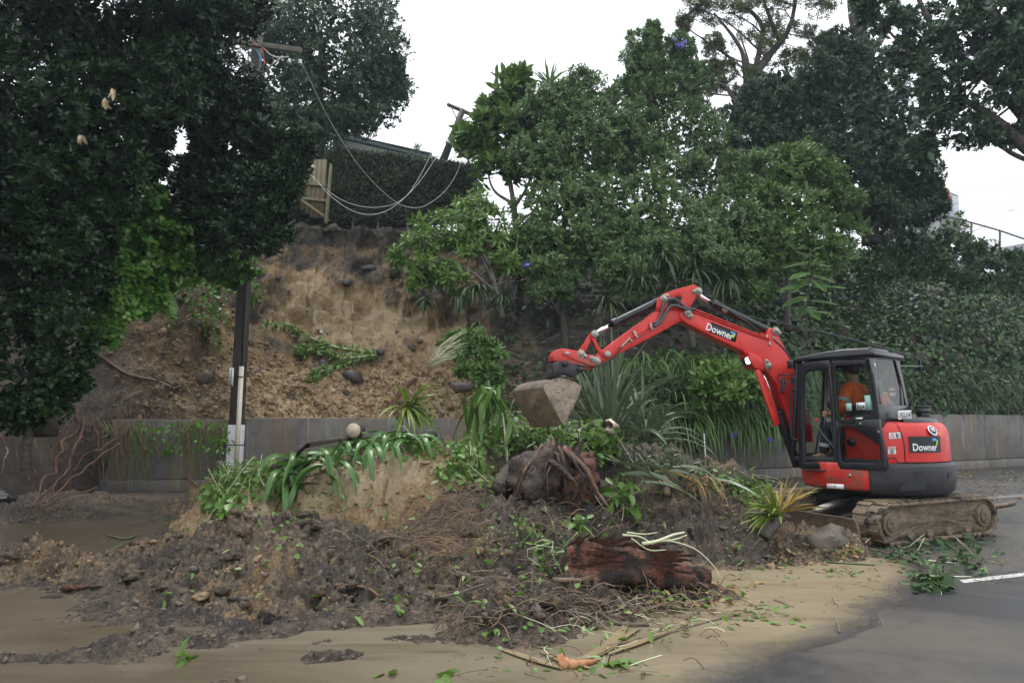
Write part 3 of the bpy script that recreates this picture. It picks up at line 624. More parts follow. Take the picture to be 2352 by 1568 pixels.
# ------------------------------------------------------------------ trees and shrubs on the bank
tree('broadleaf_tree', 'huge dark glossy broadleaf tree whose crown fills the upper corner above the exposed roots', 'tree',
     [(40, 60, 190, 130, 12.2), (210, 80, 170, 130, 12.6), (390, 50, 150, 120, 13), (500, 20, 110, 90, 13.5), (110, 240, 180, 130, 11.6), (290, 220, 150, 110, 12.4), (70, 400, 150, 130, 11.3), (215, 390, 120, 110, 12.2), (430, 170, 110, 90, 13.4), (-90, 250, 160, 200, 11.5), (60, 540, 130, 110, 11.3), (190, 520, 90, 90, 12.2), (350, 308, 45, 30, 13.2), (325, 375, 50, 40, 13.4), (-170, 120, 220, 220, 9.5), (100, -130, 240, 130, 11), (350, -130, 200, 110, 12.5), (-270, 480, 150, 260, 9)],  # trailing blobs beyond the view are unseen canopy, added to shade the left side
     LF['near'], MT['bark'], [(90, 1000, 11.6, .26), (120, 700, 11.9, .22), (170, 420, 12.3, .19), (240, 120, 12.8, .12)], [[(165, 470, 12.3, .13), (260, 420, 12.6, .10), (330, 385, 13.2, .075), (400, 368, 13.8, .06)], [(170, 420, 12.3, .1), (300, 250, 12.6, .07), (430, 150, 13.2, .04)]],
     lobes=26, ros=22, k=9, L=.125, W=.05, seed=11, up=.35, fill=2.2, single=220)
tree('roadside_tree', 'glossy dark rosette-leaved tree hiding the middle of the utility pole', 'tree',
     [(500, 215, 100, 75, 14.0), (570, 250, 45, 55, 14.4), (560, 300, 75, 60, 14.3), (620, 360, 70, 70, 14.6), (648, 395, 50, 75, 14.6), (540, 430, 95, 75, 14.3), (622, 470, 50, 65, 14.3), (610, 530, 50, 50, 14.2), (520, 520, 75, 62, 14.2), (450, 245, 70, 65, 13.9), (450, 440, 55, 45, 14.2), (480, 300, 45, 35, 14.1), (478, 352, 38, 32, 14.2), (450, 395, 52, 34, 14.4), (690, 345, 25, 40, 14.6)],
     LF['pohut'], MT['bark'], [(330, 720, 15.4, .09), (380, 600, 15.2, .08), (420, 470, 14.8, .07), (480, 300, 14.2, .05)], [[(420, 470, 14.7, .06), (480, 430, 14.4, .05), (600, 420, 14.4, .03)], [(480, 300, 14.2, .06), (560, 280, 14.3, .04), (620, 250, 14.4, .02)]],
     lobes=20, ros=20, k=10, L=.135, W=.048, seed=12, up=.55, shell=(.45, .92), single=220)
tree('round_tree', 'massive round dark tree standing behind the timber fence against white sky', 'tree',
     [(640, 70, 110, 120, 24), (780, 40, 130, 120, 24.5), (868, 120, 82, 110, 24.5), (760, 190, 130, 100, 24), (660, 190, 95, 120, 23.6), (815, 255, 85, 55, 23.8), (900, 190, 45, 60, 24.3), (700, 300, 70, 50, 23.2), (640, 300, 60, 70, 23), (690, 420, 45, 80, 23.2), (715, 480, 35, 45, 23)],
     LF['far'], MT['bark'], [(730, 520, 23.2, .3), (735, 400, 23.4, .27), (730, 250, 23.8, .2), (740, 100, 24, .1)], [[(735, 330, 23.5, .14), (800, 240, 23.8, .08), (860, 150, 24.2, .04)], [(640, 20, 23, .09), (590, 50, 22.6, .08), (545, 48, 22.3, .07)]],
     lobes=30, ros=24, k=9, L=.15, W=.062, seed=13, up=.4, fill=1.4)
tree('dark_shrub', 'dark lobed-leaf shrub at the road edge above hanging roots', 'shrub',
     [(60, 640, 120, 110, 11.2), (120, 740, 110, 100, 11.2), (50, 860, 115, 110, 10.9), (150, 860, 70, 60, 11.2), (-40, 760, 90, 140, 11), (190, 640, 70, 90, 12.3), (70, 940, 90, 40, 11)],
     LF['near'], MT['bark'], [(60, 1080, 11.1, .08), (70, 900, 11.1, .06), (80, 700, 11.2, .03)], lobes=16, ros=16, k=8, L=.085, W=.06, seed=14, up=.3)
def terr_scatter(n, box, r, smin=0, smax=60, zmin=-5):
    """random points with normals on the hillside inside a part of the view"""
    U, Vv, A = proj(HS.reshape(-1, 3)); U = U.reshape(HS.shape[:2]); Vv = Vv.reshape(HS.shape[:2])
    m = (U > box[0]) & (U < box[2]) & (Vv > box[1]) & (Vv < box[3]) & (sw+0*U > smin) & (sw+0*U < smax) & (HS[..., 2] > zmin)
    m[-1] = False; m[:, -1] = False; I, J = np.nonzero(m)
    e1 = HS[I, J+1]-HS[I, J]; e2 = HS[I+1, J]-HS[I, J]; ar = np.linalg.norm(np.cross(e1, e2), axis=1); ar = np.minimum(ar, np.percentile(ar, 98)); c = r.choice(len(I), n, p=ar/ar.sum())
    a, b = r.uniform(0, 1, (2, n, 1)); I, J = I[c], J[c]
    X = HS[I, J]*(1-a)*(1-b)+HS[I, J+1]*a*(1-b)+HS[I+1, J]*(1-a)*b+HS[I+1, J+1]*a*b
    N = nrm(np.cross(e1[c], e2[c]))
    return X, N
def cover(name, n, box, mat, L, W, seed, lift=.12, hang=.5, geo=leaf6_geo, kind='stuff', clump=True, **kw):
    r = np.random.default_rng(seed); X, N = terr_scatter(n, box, r, **kw)
    dens = fbm(X*1.1, 3, seed); keep = dens > -.55 if clump else dens > -9
    X, N, dens = X[keep], N[keep], dens[keep]; n = len(X)
    X = X+N*(lift*(.5+1.4*np.clip(dens+.4, 0, 1)[:, None]))*r.uniform(.2, 1.5, (n, 1))
    D = r.normal(size=(n, 3))*.6+np.array([0, 0, -hang]); D -= N*np.sum(D*N, 1, keepdims=True)*.7
    s = r.uniform(.6, 1.25, n)
    V, F = geo(X, D, N+r.normal(size=(n, 3))*.45+np.array([0, 0, .4]), L*s, W*s)
    me = raw_mesh(name, V, F); me.materials.append(mat); o = bpy.data.objects.new(name, me); col.objects.link(o); o['kind'] = kind
    return o
cover('ivy', 115000, (1650, 500, 2500, 960), LF['ivy'], .20, .19, 61, .26, .8, clump=False, geo=leaf_geo)
cover('bright_ivy', 9000, (1850, 620, 2300, 930), LF['bright'], .17, .16, 66, .34, .8, geo=leaf_geo)
cover('undergrowth', 46000, (1130, 420, 1800, 960), LF['dull'], .24, .11, 62, .35, .3, smin=.1, clump=False, geo=leaf_geo)
cover('creeper', 9000, (120, 400, 600, 700), LF['lush'], .13, .11, 63, .25, .6, zmin=3.6)
cover('turf_fringe', 500, (620, 480, 1000, 560), LF['dull'], .18, .02, 64, .05, 1.4, smin=4.25, smax=4.9, geo=leaf_geo)
# lit creeper mounds on the bank beside the slip
tree('creeper_bush', 'bright green creeper mass spilling over the edge of the slip beside the pole', 'creeper',
     [(300, 480, 90, 60, 14.2), (400, 500, 100, 60, 14.7), (330, 560, 110, 60, 14.2), (430, 570, 100, 60, 15.0), (260, 600, 80, 65, 13.6), (370, 620, 85, 50, 14.5), (240, 680, 70, 65, 13.2), (490, 600, 75, 40, 15.5), (225, 760, 45, 60, 13.1), (320, 680, 50, 40, 14.1), (540, 630, 35, 25, 15.9), (230, 530, 60, 60, 13.3), (480, 530, 70, 50, 15.2)],
     LF['lush'], MT['bark'], lobes=16, ros=18, k=6, L=.12, W=.10, seed=15, up=.5, geo=leaf6_geo, shell=(.6, 1))
r0 = np.random.default_rng(70)
# hanging vines and roots down the slip edge
vt = thing('hanging_vine', P(285, 700, 14.6), 'tangle of thin pale green vines dangling from the creeper down the bare bank', 'vine')
for i in range(34):
    u = r0.choice([r0.uniform(225, 300), r0.uniform(380, 520)]); v0 = r0.uniform(640, 720); L = r0.uniform(60, 260) if u < 310 else r0.uniform(40, 130)
    d = (14.0 if u < 310 else 15.7); q = hit(u, v0+20); d = min(max(q[1]-.15, 12.5), 17.5)
    pts = [P(u+r0.normal()*4+i_*r0.normal()*3, v0+L*i_/4, d-.1*math.sin(i_)) for i_ in range(5)]
    mb = MB(); mb.tube(curve_pts(pts, 9), .005, 4, False); mb.build('tendril', LF['lush'] if i % 3 else MT['fibre'], vt)
    n = int(L/7); c = curve_pts(pts, max(n, 3)); D = r0.normal(size=(len(c), 3)); D[:, 2] -= .6
    V, F = leaf6_geo(c, D, r0.normal(size=(len(c), 3))+[0, -1, 1], .10, .085); obj('leaf_spray', V, F, LF['lush'], vt, kind='stuff')
# big split leaves
mt_ = thing('monstera', P(335, 640, 14.2), 'large split-leaved tropical plant growing out of the creeper on the bank', 'plant')
def split_leaf(c, tip, wid, nrm_):
    wid = wid*.8
    c, tip = np.asarray(c), np.asarray(tip); d = tip-c; L = np.linalg.norm(d); d /= L; s = nrm(np.cross(d, nrm_)); mb = MB()
    out = []
    for k in range(9):
        t = .08+.82*k/9; w_ = wid*math.sin(math.pi*min(1, .25+.75*t))*.5
        for sg in (-1, 1):
            a = c+d*L*t; b = c+d*L*(t+.082); e = a+s*sg*w_+d*L*.10-np.asarray(nrm_)*w_*.45; f = a+s*sg*w_*.97+d*L*.145-np.asarray(nrm_)*w_*.45
            mb.add([a, b, f, e], [(0, 1, 2, 3)])
    return mb
for a, b, w_ in (((392, 590, 14.6), (300, 655, 14.1), .62), ((300, 650, 14.2), (352, 730, 14.1), .5), ((372, 660, 14.3), (398, 735, 14.4), .5), ((250, 560, 14), (205, 620, 13.8), .5), ((530, 588, 15.7), (505, 625, 15.6), .45), ((560, 600, 15.8), (552, 650, 15.8), .4)):
    split_leaf(P(*a), P(*b), w_, nrm(CAM-P(*a)+np.array([0, 0, 6.]))).build('leaf', LF['lush'], mt_)
# clipped hedge
hd = thing('hedge', P(900, 520, 22.4), 'tall clipped small-leaved hedge along the top of the slip', 'hedge')
def hedge_leaves(a, b, d0, d1, vtop0, vtop1, vbot0, vbot1, n, dep, seed):
    r = np.random.default_rng(seed); t = r.uniform(0, 1, n); h = r.uniform(0, 1, n)**.8
    A0, A1, B0, B1 = P(a, vbot0, d0), P(b, vbot1, d1), P(a, vtop0, d0), P(b, vtop1, d1)
    lo = A0+(A1-A0)*t[:, None]; hi = B0+(B1-B0)*t[:, None]; X = lo+(hi-lo)*h[:, None]
    top = r.uniform(0, 1, n) < .22; X[top] = hi[top]; X[:, 1] += np.where(top, r.uniform(0, dep, n), np.abs(r.normal(size=n))*.13)
    X += .16*np.stack([fbm(X*1.5, 3, seed), fbm(X*1.5+5, 3, seed), fbm(X*1.5+9, 3, seed)*.8], -1)+r.normal(size=X.shape)*.04
    D = rdir(n, r)+np.array([0, -.5, .15]); return leaf_geo(X, D, rdir(n, r)*.7+np.array([0, -.6, .6]), .085, .045)
V, F = join([hedge_leaves(748, 1100, 22.6, 24, 338, 376, 505, 530, 30000, 1.1, 81), hedge_leaves(748, 1100, 22.85, 24.2, 350, 385, 500, 520, 9000, .8, 82)])
obj('foliage', V, F, LF['hedge'], hd, kind='stuff')
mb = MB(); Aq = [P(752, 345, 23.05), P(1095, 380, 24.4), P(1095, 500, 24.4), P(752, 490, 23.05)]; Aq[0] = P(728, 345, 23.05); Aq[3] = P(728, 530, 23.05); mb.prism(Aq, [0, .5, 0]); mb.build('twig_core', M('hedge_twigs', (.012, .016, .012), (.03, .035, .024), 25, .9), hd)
for u in (812, 870, 938, 985, 1040):
    mb = MB(); limb(mb, [P(u-4, 545, 22.6+(u-750)*.004), P(u, 500, 22.7+(u-750)*.004), P(u+6, 440, 22.9+(u-750)*.004)], .05, .03, 8, 6); mb.build('stem', MT['pale_bark'], hd, True)

tree('magnolia', 'big-leaved evergreen with few long leaves beside the leaning pole', 'tree',
     [(1150, 225, 50, 45, 21.5), (1185, 270, 60, 60, 21.6), (1110, 300, 48, 40, 21.4), (1160, 330, 60, 45, 21.5), (1095, 345, 28, 30, 21.3), (1215, 330, 50, 60, 21.8), (1180, 190, 22, 22, 21.5), (1140, 400, 50, 30, 21.2)],
     LF['bright'], MT['pale_bark'], [(1188, 560, 20.6, .11), (1180, 470, 21, .09), (1165, 380, 21.3, .06), (1160, 280, 21.5, .035)], [[(1180, 470, 21, .06), (1130, 430, 21, .04), (1115, 340, 21.2, .02)], [(1180, 480, 21, .06), (1215, 420, 21.3, .04), (1230, 340, 21.6, .02)]],
     lobes=9, ros=6, k=8, L=.36, W=.15, seed=16, up=.6, geo=leaf6_geo, fill=0, single=220, shell=(.3, .95), spread=(25, 85))
tree('vine_mound', 'grey-green vine-smothered tree under the spiky palm head', 'tree',
     [(1270, 260, 85, 70, 21), (1340, 240, 75, 70, 21.2), (1250, 350, 80, 80, 20.6), (1340, 340, 95, 90, 20.7), (1270, 460, 95, 90, 20.3), (1390, 450, 90, 90, 20.5), (1320, 560, 100, 80, 19.8), (1230, 560, 60, 60, 19.6), (1420, 330, 60, 80, 21), (1400, 560, 80, 70, 19.9), (1260, 640, 60, 50, 19.2)],
     LF['bush'], MT['bark'], [(1300, 800, 19.6, .12), (1290, 650, 20.3, .1), (1300, 450, 20.8, .07), (1310, 300, 21, .04)], lobes=22, ros=24, k=8, L=.15, W=.06, seed=17, up=.4, fill=1.3)
tree('tall_shrub_tree', 'tall narrow evergreen with pale shoots rising highest beside the gap of sky', 'tree',
     [(1475, 130, 40, 60, 22), (1470, 190, 60, 60, 22), (1530, 200, 70, 80, 22.2), (1450, 250, 70, 70, 21.8), (1540, 290, 90, 80, 22), (1590, 190, 40, 70, 22.3), (1560, 130, 38, 45, 22.2), (1500, 90, 16, 40, 22), (1610, 330, 70, 80, 21.8), (1480, 340, 80, 70, 21.4), (1530, 400, 100, 80, 21.2), (1640, 420, 80, 80, 21.4)],
     LF['bush'], MT['bark'], [(1530, 760, 19.6, .14), (1525, 560, 20.8, .12), (1520, 350, 21.5, .08), (1490, 130, 22, .03)], lobes=20, ros=22, k=8, L=.14, W=.055, seed=18, up=.6, fill=1.)
tree('rounded_shrub', 'broad mid-green shrub mass behind the excavator arm', 'shrub',
     [(1490, 500, 95, 85, 19.9), (1590, 530, 90, 85, 19.9), (1680, 520, 90, 80, 20.4), (1500, 590, 90, 60, 19.3), (1640, 600, 90, 60, 19.4), (1440, 620, 60, 60, 19)],
     LF['bush'], MT['bark'], [(1590, 800, 19, .1), (1580, 650, 19.6, .08), (1570, 520, 20, .04)], lobes=20, ros=24, k=8, L=.14, W=.06, seed=19, up=.45, fill=1.2)
tree('leafy_shrub', 'lighter green glossy shrub with yellowish shoots below the dark hilltop tree', 'shrub',
     [(1790, 400, 75, 70, 21.5), (1860, 400, 70, 70, 21.6), (1740, 470, 70, 70, 21.2), (1830, 480, 100, 80, 21.2), (1920, 480, 60, 70, 21.7), (1790, 570, 100, 70, 20.6), (1890, 570, 90, 70, 21), (1720, 590, 60, 60, 20.3), (1700, 650, 70, 50, 19.8)],
     LF['bright'], MT['bark'], [(1810, 760, 20, .1), (1810, 620, 20.7, .08), (1815, 450, 21.4, .04)], lobes=18, ros=22, k=8, L=.16, W=.065, seed=20, up=.6, fill=1.2)
tree('open_tree', 'tall airy fine-leaved tree with curved bare limbs against the sky', 'tree',
     [(1600, 20, 50, 30, 26), (1680, 30, 70, 35, 26), (1640, 100, 50, 35, 26), (1760, 20, 70, 40, 26), (1740, 110, 60, 50, 26), (1660, 160, 50, 30, 26), (1860, 10, 80, 40, 26), (1800, 70, 55, 45, 26), (1880, 90, 45, 25, 26), (1640, 190, 45, 25, 26), (1720, 200, 45, 40, 25.8), (1830, 130, 40, 25, 26), (1600, 210, 45, 40, 25.6), (1570, 60, 20, 25, 26), (1700, -20, 90, 40, 26), (1840, -40, 110, 40, 26)],
     LF['needle'], MT['bark'], [(1660, 400, 24.5, .33), (1690, 280, 25.2, .27), (1715, 200, 25.7, .22), (1765, 130, 26, .15), (1815, 60, 26, .09), (1835, -60, 26.2, .05)],
     [[(1700, 250, 25.4, .10), (1660, 195, 25.5, .07), (1610, 205, 25.4, .05)], [(1715, 190, 25.7, .12), (1700, 110, 25.8, .08), (1640, 30, 26, .04)], [(1735, 160, 25.8, .12), (1750, 60, 26, .09), (1690, 0, 26, .05), (1640, -40, 26, .04)], [(1790, 95, 26, .08), (1760, 20, 26, .06), (1745, -40, 26, .04)], [(1695, 230, 25.5, .07), (1720, 160, 25.4, .05), (1700, 80, 25.6, .03)]],
     lobes=16, ros=16, k=9, L=.16, W=.035, seed=21, up=.5, fill=0, shell=(.2, .95), lobe=(.22, .36), jit=.6)
tree('dark_hilltop_tree', 'bulky dark blue-green tree with a bent trunk standing on top of the hill', 'tree',
     [(1800, 215, 90, 60, 25), (1790, 310, 100, 70, 25), (1890, 200, 50, 70, 25), (1930, 260, 110, 100, 25.5), (1850, 330, 90, 80, 25), (2000, 190, 75, 90, 25.5), (2050, 310, 85, 100, 25.5), (1960, 390, 110, 90, 25), (2080, 400, 80, 80, 25.3), (2110, 470, 55, 55, 25.2), (2010, 480, 100, 60, 24.8), (1930, 130, 45, 60, 25.5), (1740, 260, 40, 50, 25)],
     LF['far'], MT['bark'], [(2000, 560, 25, .32), (1990, 400, 25.2, .3), (1975, 220, 25.5, .27), (1995, 130, 25.6, .24), (1965, 60, 25.6, .2), (1955, -20, 25.6, .16), (1960, -90, 25.6, .12)], [[(1990, 140, 25.6, .16), (2040, 60, 25.7, .12), (2060, -40, 25.8, .08)]],
     lobes=26, ros=20, k=9, L=.18, W=.075, seed=22, up=.4, fill=1.6)
tree('overhanging_tree', 'dark spreading tree whose leaning trunks and leafy boughs hang in from the top corner', 'tree',
     [(2060, 40, 60, 50, 19), (2140, 90, 60, 50, 19), (2120, 180, 60, 55, 19), (2200, 200, 70, 60, 19), (2190, 40, 70, 55, 19), (2270, 130, 70, 70, 18.6), (2290, 40, 70, 60, 18.4), (2150, 270, 55, 45, 19.2), (2230, 300, 60, 40, 19), (2130, 340, 35, 30, 19.4), (2330, 210, 50, 70, 18.4), (2080, 120, 45, 40, 19.2), (2330, 100, 60, 90, 18.2), (2310, 310, 40, 25, 18.8), (2400, 150, 90, 150, 18), (2000, 20, 45, 30, 19.4)],
     LF['far'], MT['bark'], [(2700, 700, 18, .42), (2480, 430, 18.3, .3), (2352, 330, 18.6, .2), (2270, 265, 18.8, .12), (2200, 220, 19, .06)],
     [[(2480, 430, 18.3, .3), (2352, 110, 18.5, .25), (2280, 40, 18.6, .2), (2230, -60, 18.8, .14)], [(2400, 330, 18.4, .14), (2280, 190, 18.7, .14), (2180, 110, 19, .11), (2120, 20, 19.2, .08), (2090, -60, 19.3, .05)], [(2420, 380, 18.5, .1), (2340, 360, 18.8, .07), (2250, 305, 19, .04)], [(2180, 110, 19, .07), (2120, 90, 19.1, .05), (2070, 50, 19.2, .03)]],
     lobes=14, ros=13, k=9, L=.17, W=.075, seed=23, up=.2, fill=.25, shell=(.3, 1.05), lobe=(.2, .36))
tree('slope_shrub', 'dark green shrubs merging with ivy under the chain link fence', 'shrub',
     [(2060, 570, 70, 40, 26), (2150, 560, 70, 40, 27), (2240, 590, 70, 35, 27.5), (2330, 640, 60, 45, 27.5), (2010, 620, 90, 50, 25), (2240, 640, 80, 40, 26.5), (2340, 600, 30, 22, 28), (2130, 610, 80, 40, 26)], LF['ivy'], MT['bark'], lobes=16, ros=14, k=7, L=.15, W=.09, seed=24, up=.5)
tree('fence_sapling', 'young shoots poking up in front of the chain link fence', 'sapling',
     [(2196, 522, 18, 30, 29), (2180, 570, 34, 18, 28.5), (2252, 570, 8, 18, 29), (2120, 548, 30, 22, 27)], LF['bright'], MT['bark'], [(2220, 640, 28.3, .03), (2205, 560, 28.7, .02), (2203, 500, 29, .012)], lobes=8, ros=6, k=6, L=.15, W=.09, seed=25, up=.6, fill=0)
tree('background_tree', 'dark mass of foliage glimpsed low between the shrub and the open tree', 'tree',
     [(1680, 330, 60, 60, 24.5), (1720, 400, 60, 50, 24), (1700, 270, 35, 40, 25), (1750, 340, 60, 60, 24.5)], LF['far'], MT['bark'], lobes=16, ros=14, k=8, L=.16, W=.07, seed=26)
# cordyline heads
def cord_head(name, label, c, n, L, W, mat, seed, el=(-20, 85), droop=.5, trunk=None, group=None, each=True, az=(0, 360)):
    r = np.random.default_rng(seed); base = P(*c)
    g = straps(base, n, L, W, r, el, az, droop, .04, 5)
    t = strap_thing(name, label, 'cabbage tree', g, mat, base, group, each)
    if trunk: mb = MB(); limb(mb, PXP(trunk), .07, .05, 10, 7); mb.build('trunk', MT['pale_bark'], t, True)
    return t
cord_head('cabbage_tree', 'spiky palm-like head topping the vine-covered mass', (1262, 200, 21.2), 70, .95, .05, LF['bush'], 31, (-10, 88), .45, [(1280, 330, 21.1), (1268, 260, 21.2), (1262, 205, 21.2)])
cord_head('cabbage_tree', 'tiny distant palm top showing over the hedge next to the leaning pole', (1076, 366, 27), 34, .8, .06, LF['bright'], 32, (0, 85), .5, [(1076, 420, 27), (1076, 366, 27)])
cord_head('cabbage_tree', 'smallest palm tuft peeping over the middle of the hedge', (957, 350, 27), 20, .5, .05, LF['bush'], 33, (20, 85), .3, [(957, 400, 27), (957, 350, 27)])
SHADE = ['below the tall narrow evergreen', 'straight above the excavator elbow', 'nearest the feathery sapling', 'lowest, just over the top of the arm horn', 'lowest toward the slip, above the bucket ram', 'between the vine mound and the rounded shrub']
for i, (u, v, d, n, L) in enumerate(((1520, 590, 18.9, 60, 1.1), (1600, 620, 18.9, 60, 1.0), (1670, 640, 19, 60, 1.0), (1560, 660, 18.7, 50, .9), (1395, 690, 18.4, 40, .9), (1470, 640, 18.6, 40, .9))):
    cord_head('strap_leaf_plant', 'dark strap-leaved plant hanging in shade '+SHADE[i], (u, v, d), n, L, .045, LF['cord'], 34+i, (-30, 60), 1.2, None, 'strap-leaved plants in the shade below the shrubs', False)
# shrub toppling over the slip edge
tree('toppled_shrub', 'light green long-leaved shrub leaning out over the bare slip face', 'shrub',
     [(960, 570, 40, 30, 18.9), (1000, 530, 55, 35, 19.2), (1060, 520, 60, 40, 19.4), (980, 620, 45, 30, 18.8), (960, 650, 30, 20, 18.7), (1050, 580, 55, 35, 19), (1030, 640, 40, 28, 18.7), (1110, 560, 50, 40, 19.2), (1110, 500, 50, 40, 19.7), (1150, 610, 40, 25, 18.9), (1090, 480, 45, 30, 20.2), (920, 590, 22, 16, 18.8), (1160, 550, 45, 40, 19.4)],
     LF['slipleaf'], MT['pale_bark'], [(1155, 730, 18.6, .08), (1140, 670, 18.7, .07), (1120, 600, 18.9, .05), (1070, 540, 19.2, .03)], [[(1140, 670, 18.7, .04), (1060, 610, 18.7, .03), (970, 590, 18.7, .015)], [(1135, 650, 18.7, .04), (1090, 570, 19, .03), (1010, 530, 19.1, .012)], [(1140, 660, 18.7, .03), (1180, 590, 18.9, .02), (1190, 540, 19, .01)]],
     lobes=9, ros=6, k=7, L=.22, W=.075, seed=41, up=.1, geo=leaf6_geo, fill=0, single=150, shell=(.2, 1.0), spread=(40, 110))
TUFT = ['largest dark strap-leaf tuft directly below the toppled shrub', 'small dark tuft isolated on the pale clay of the slip', 'lowest dark drooping tuft beneath the toppled shrub', 'dark tuft at the foot of the toppled shrub trunk', 'middle dark drooping tuft between the isolated one and the largest']
for i, (u, v, d, n, L, e) in enumerate(((1090, 660, 18.4, 60, .75, (-60, 40)), (980, 690, 18.2, 30, .5, (-70, 30)), (1095, 745, 18, 36, .45, (-70, 30)), (1150, 680, 18.6, 40, .6, (-50, 40)), (1060, 680, 18.4, 34, .6, (-80, 20)))):
    cord_head('drooping_tuft', TUFT[i], (u, v, d), n, L, .05, LF['cord'], 50+i, e, 1.2, None, 'dark tufts under the toppled shrub', False)
tree('fallen_shrub', 'green shrub lying uprooted on the ledge with its stems fanned out', 'shrub',
     [(1060, 800, 40, 25, 17.4), (1100, 790, 38, 25, 17.4), (1090, 835, 45, 28, 17.1), (1125, 820, 28, 35, 17.2), (1120, 865, 28, 22, 16.9), (1080, 860, 25, 18, 16.9), (1050, 780, 25, 15, 17.5)],
     LF['bright'], MT['palestem'], lobes=10, ros=7, k=7, L=.16, W=.06, seed=42, up=.1, fill=.2, geo=leaf6_geo)
fs = thing('stem_fan', P(995, 835, 17.2), 'fan of thin green stems sweeping from the uprooted shrub on the ledge', 'stems')
for i in range(26):
    a = r0.uniform(-1, 1); mb = MB(); limb(mb, [P(992+r0.normal()*6, 836+r0.normal()*5, 17.1), P(1020+r0.normal()*8, 805+a*22, 17.0), P(1065+r0.normal()*10, 785+a*38, 17.1)], .010, .006, 7, 4); mb.build('stem', MT['palestem'], fs)
# ferny feather-leaved sapling
ft = thing('feathery_sapling', P(1860, 760, 19), 'pale feathery-leaved sapling reaching out above the excavator boom', 'sapling')
mb = MB(); limb(mb, PXP([(1850, 780, 19.2), (1856, 690, 18.9), (1862, 570, 18.6)]), .03, .01, 12, 6); mb.build('stem', MT['pale_bark'], ft, True)
def frond(c, tip, n, pin, r, droop=.15):
    c, tip = np.asarray(c), np.asarray(tip); L = np.linalg.norm(tip-c); d = (tip-c)/L; s = nrm(np.cross(d, [0, -.4, 1.])); t = np.linspace(.12, 1, n); X = c+d*L*t[:, None]; X[:, 2] -= droop*L*t**2
    w_ = pin*np.sin(np.clip(.25+t*.75, 0, 1)*math.pi*.95)[:, None]+.02; out = []
    for sg in (-1, 1): out.append(leaf_geo(X, s*sg+d*.45+np.array([0, 0, -.15])+r.normal(size=(n, 3))*.06, np.tile(np.array([0, -.5, 1.]), (n, 1)), w_[:, 0], L/n*2.4, .1))
    return join(out)
for cu, cv, tu, tv in ((1860, 580, 1890, 560), (1858, 590, 1830, 575), (1860, 600, 1805, 605), (1860, 605, 1905, 605), (1858, 625, 1815, 630), (1862, 630, 1915, 640), (1858, 650, 1790, 655), (1858, 660, 1940, 650), (1856, 680, 1800, 690), (1858, 690, 1920, 690), (1856, 700, 1835, 720), (1856, 705, 1880, 725), (1870, 640, 1895, 660), (1850, 640, 1820, 660), (1862, 575, 1845, 560), (1864, 615, 1880, 590), (1856, 715, 1905, 712)):
    V, F = frond(P(cu, cv, 18.8), P(tu, tv, 18.5+r0.uniform(-.3, .3)), 22, .17, r0); obj('frond', V, F, LF['fern'], ft)
# flax in front of the wall
def flax(label, u, v, d, n, L, W, seed, el=(35, 88), droop=.55, az=(0, 360), lean=(0, 0, 0), mat='flax'):
    r = np.random.default_rng(seed); b = P(u, v, d)
    return strap_thing('flax_bush', label, 'flax', straps(b, n, L, W, r, el, az, droop, .14, 7, lean, (.5, 1.1)), LF[mat], b)
flax('tall grey-green flax with blades arching behind the excavator bucket', 1400, 1010, 15.6, 74, 2.7, .085, 91, (30, 88), .55, lean=(.05, 0, 0))
flax('flax spreading long arched blades in front of the agapanthus', 1480, 1020, 15.2, 48, 1.9, .085, 92, (20, 80), .9, lean=(.25, -.1, 0))
flax('shorter bluish flax tucked under the excavator arm', 1360, 990, 16.6, 40, 1.9, .08, 93, (40, 88), .6)
flax('pair of lone flax blades leaning beside the thin white rod', 1615, 1085, 14.6, 4, 1.5, .09, 94, (70, 85), .15, (120, 200))
# agapanthus on top of the wall
r9 = np.random.default_rng(95)
def border(name, geos, mat):
    V, F = join(geos); me = raw_mesh(name, V, F); me.materials.append(mat); o = bpy.data.objects.new(name, me); col.objects.link(o); o['kind'] = 'stuff'
gs = []
for i in range(64):
    u = 1440+i*6.6; w_ = np.interp(u, [1300, 1470, 1850], [17.4, 17.7, 18.8]); b = P(u, 962+r9.normal()*10-(i % 4)*42, w_-.05+(i % 4)*.3)
    gs += straps(b, 46, 1.15, .040, r9, (-30, 55), (190, 350), 1.9, .12, 6)
border('agapanthus_foliage', gs, LF['aga']); gs = []
for i in range(28):
    u = 2065+i*12; d = np.interp(u, [2070, 2352], [22.2, 24.4]); b = P(u, 925+r9.normal()*14-(i % 3)*22, d+(i % 3)*.4)
    gs += straps(b, 26, .8, .036, r9, (-20, 70), (170, 370), 1.4, .12, 5)
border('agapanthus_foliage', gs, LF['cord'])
sh = tree('broad_leaf_shrub', 'bright broad-leaved shrub growing among the agapanthus beside the boom', 'shrub',
     [(1640, 880, 45, 30, 17.4), (1700, 870, 45, 35, 17.4), (1750, 890, 35, 30, 17.6), (1680, 910, 40, 25, 17.2), (1620, 915, 30, 22, 17.3)], LF['vine'], MT['bark'], lobes=10, ros=7, k=7, L=.2, W=.085, seed=43, up=.5, fill=0, geo=leaf6_geo, single=120)
tree('wall_creeper', 'dark twiggy creeper hanging on the wall beside the flax', 'creeper',
     [(1560, 960, 45, 40, 17.6), (1530, 900, 45, 45, 17.8), (1590, 1010, 25, 25, 17.6), (1450, 900, 50, 60, 17.6), (1370, 880, 40, 70, 17.5)], LF['dull'], MT['bark'], lobes=12, ros=10, k=7, L=.1, W=.045, seed=44, up=.2)
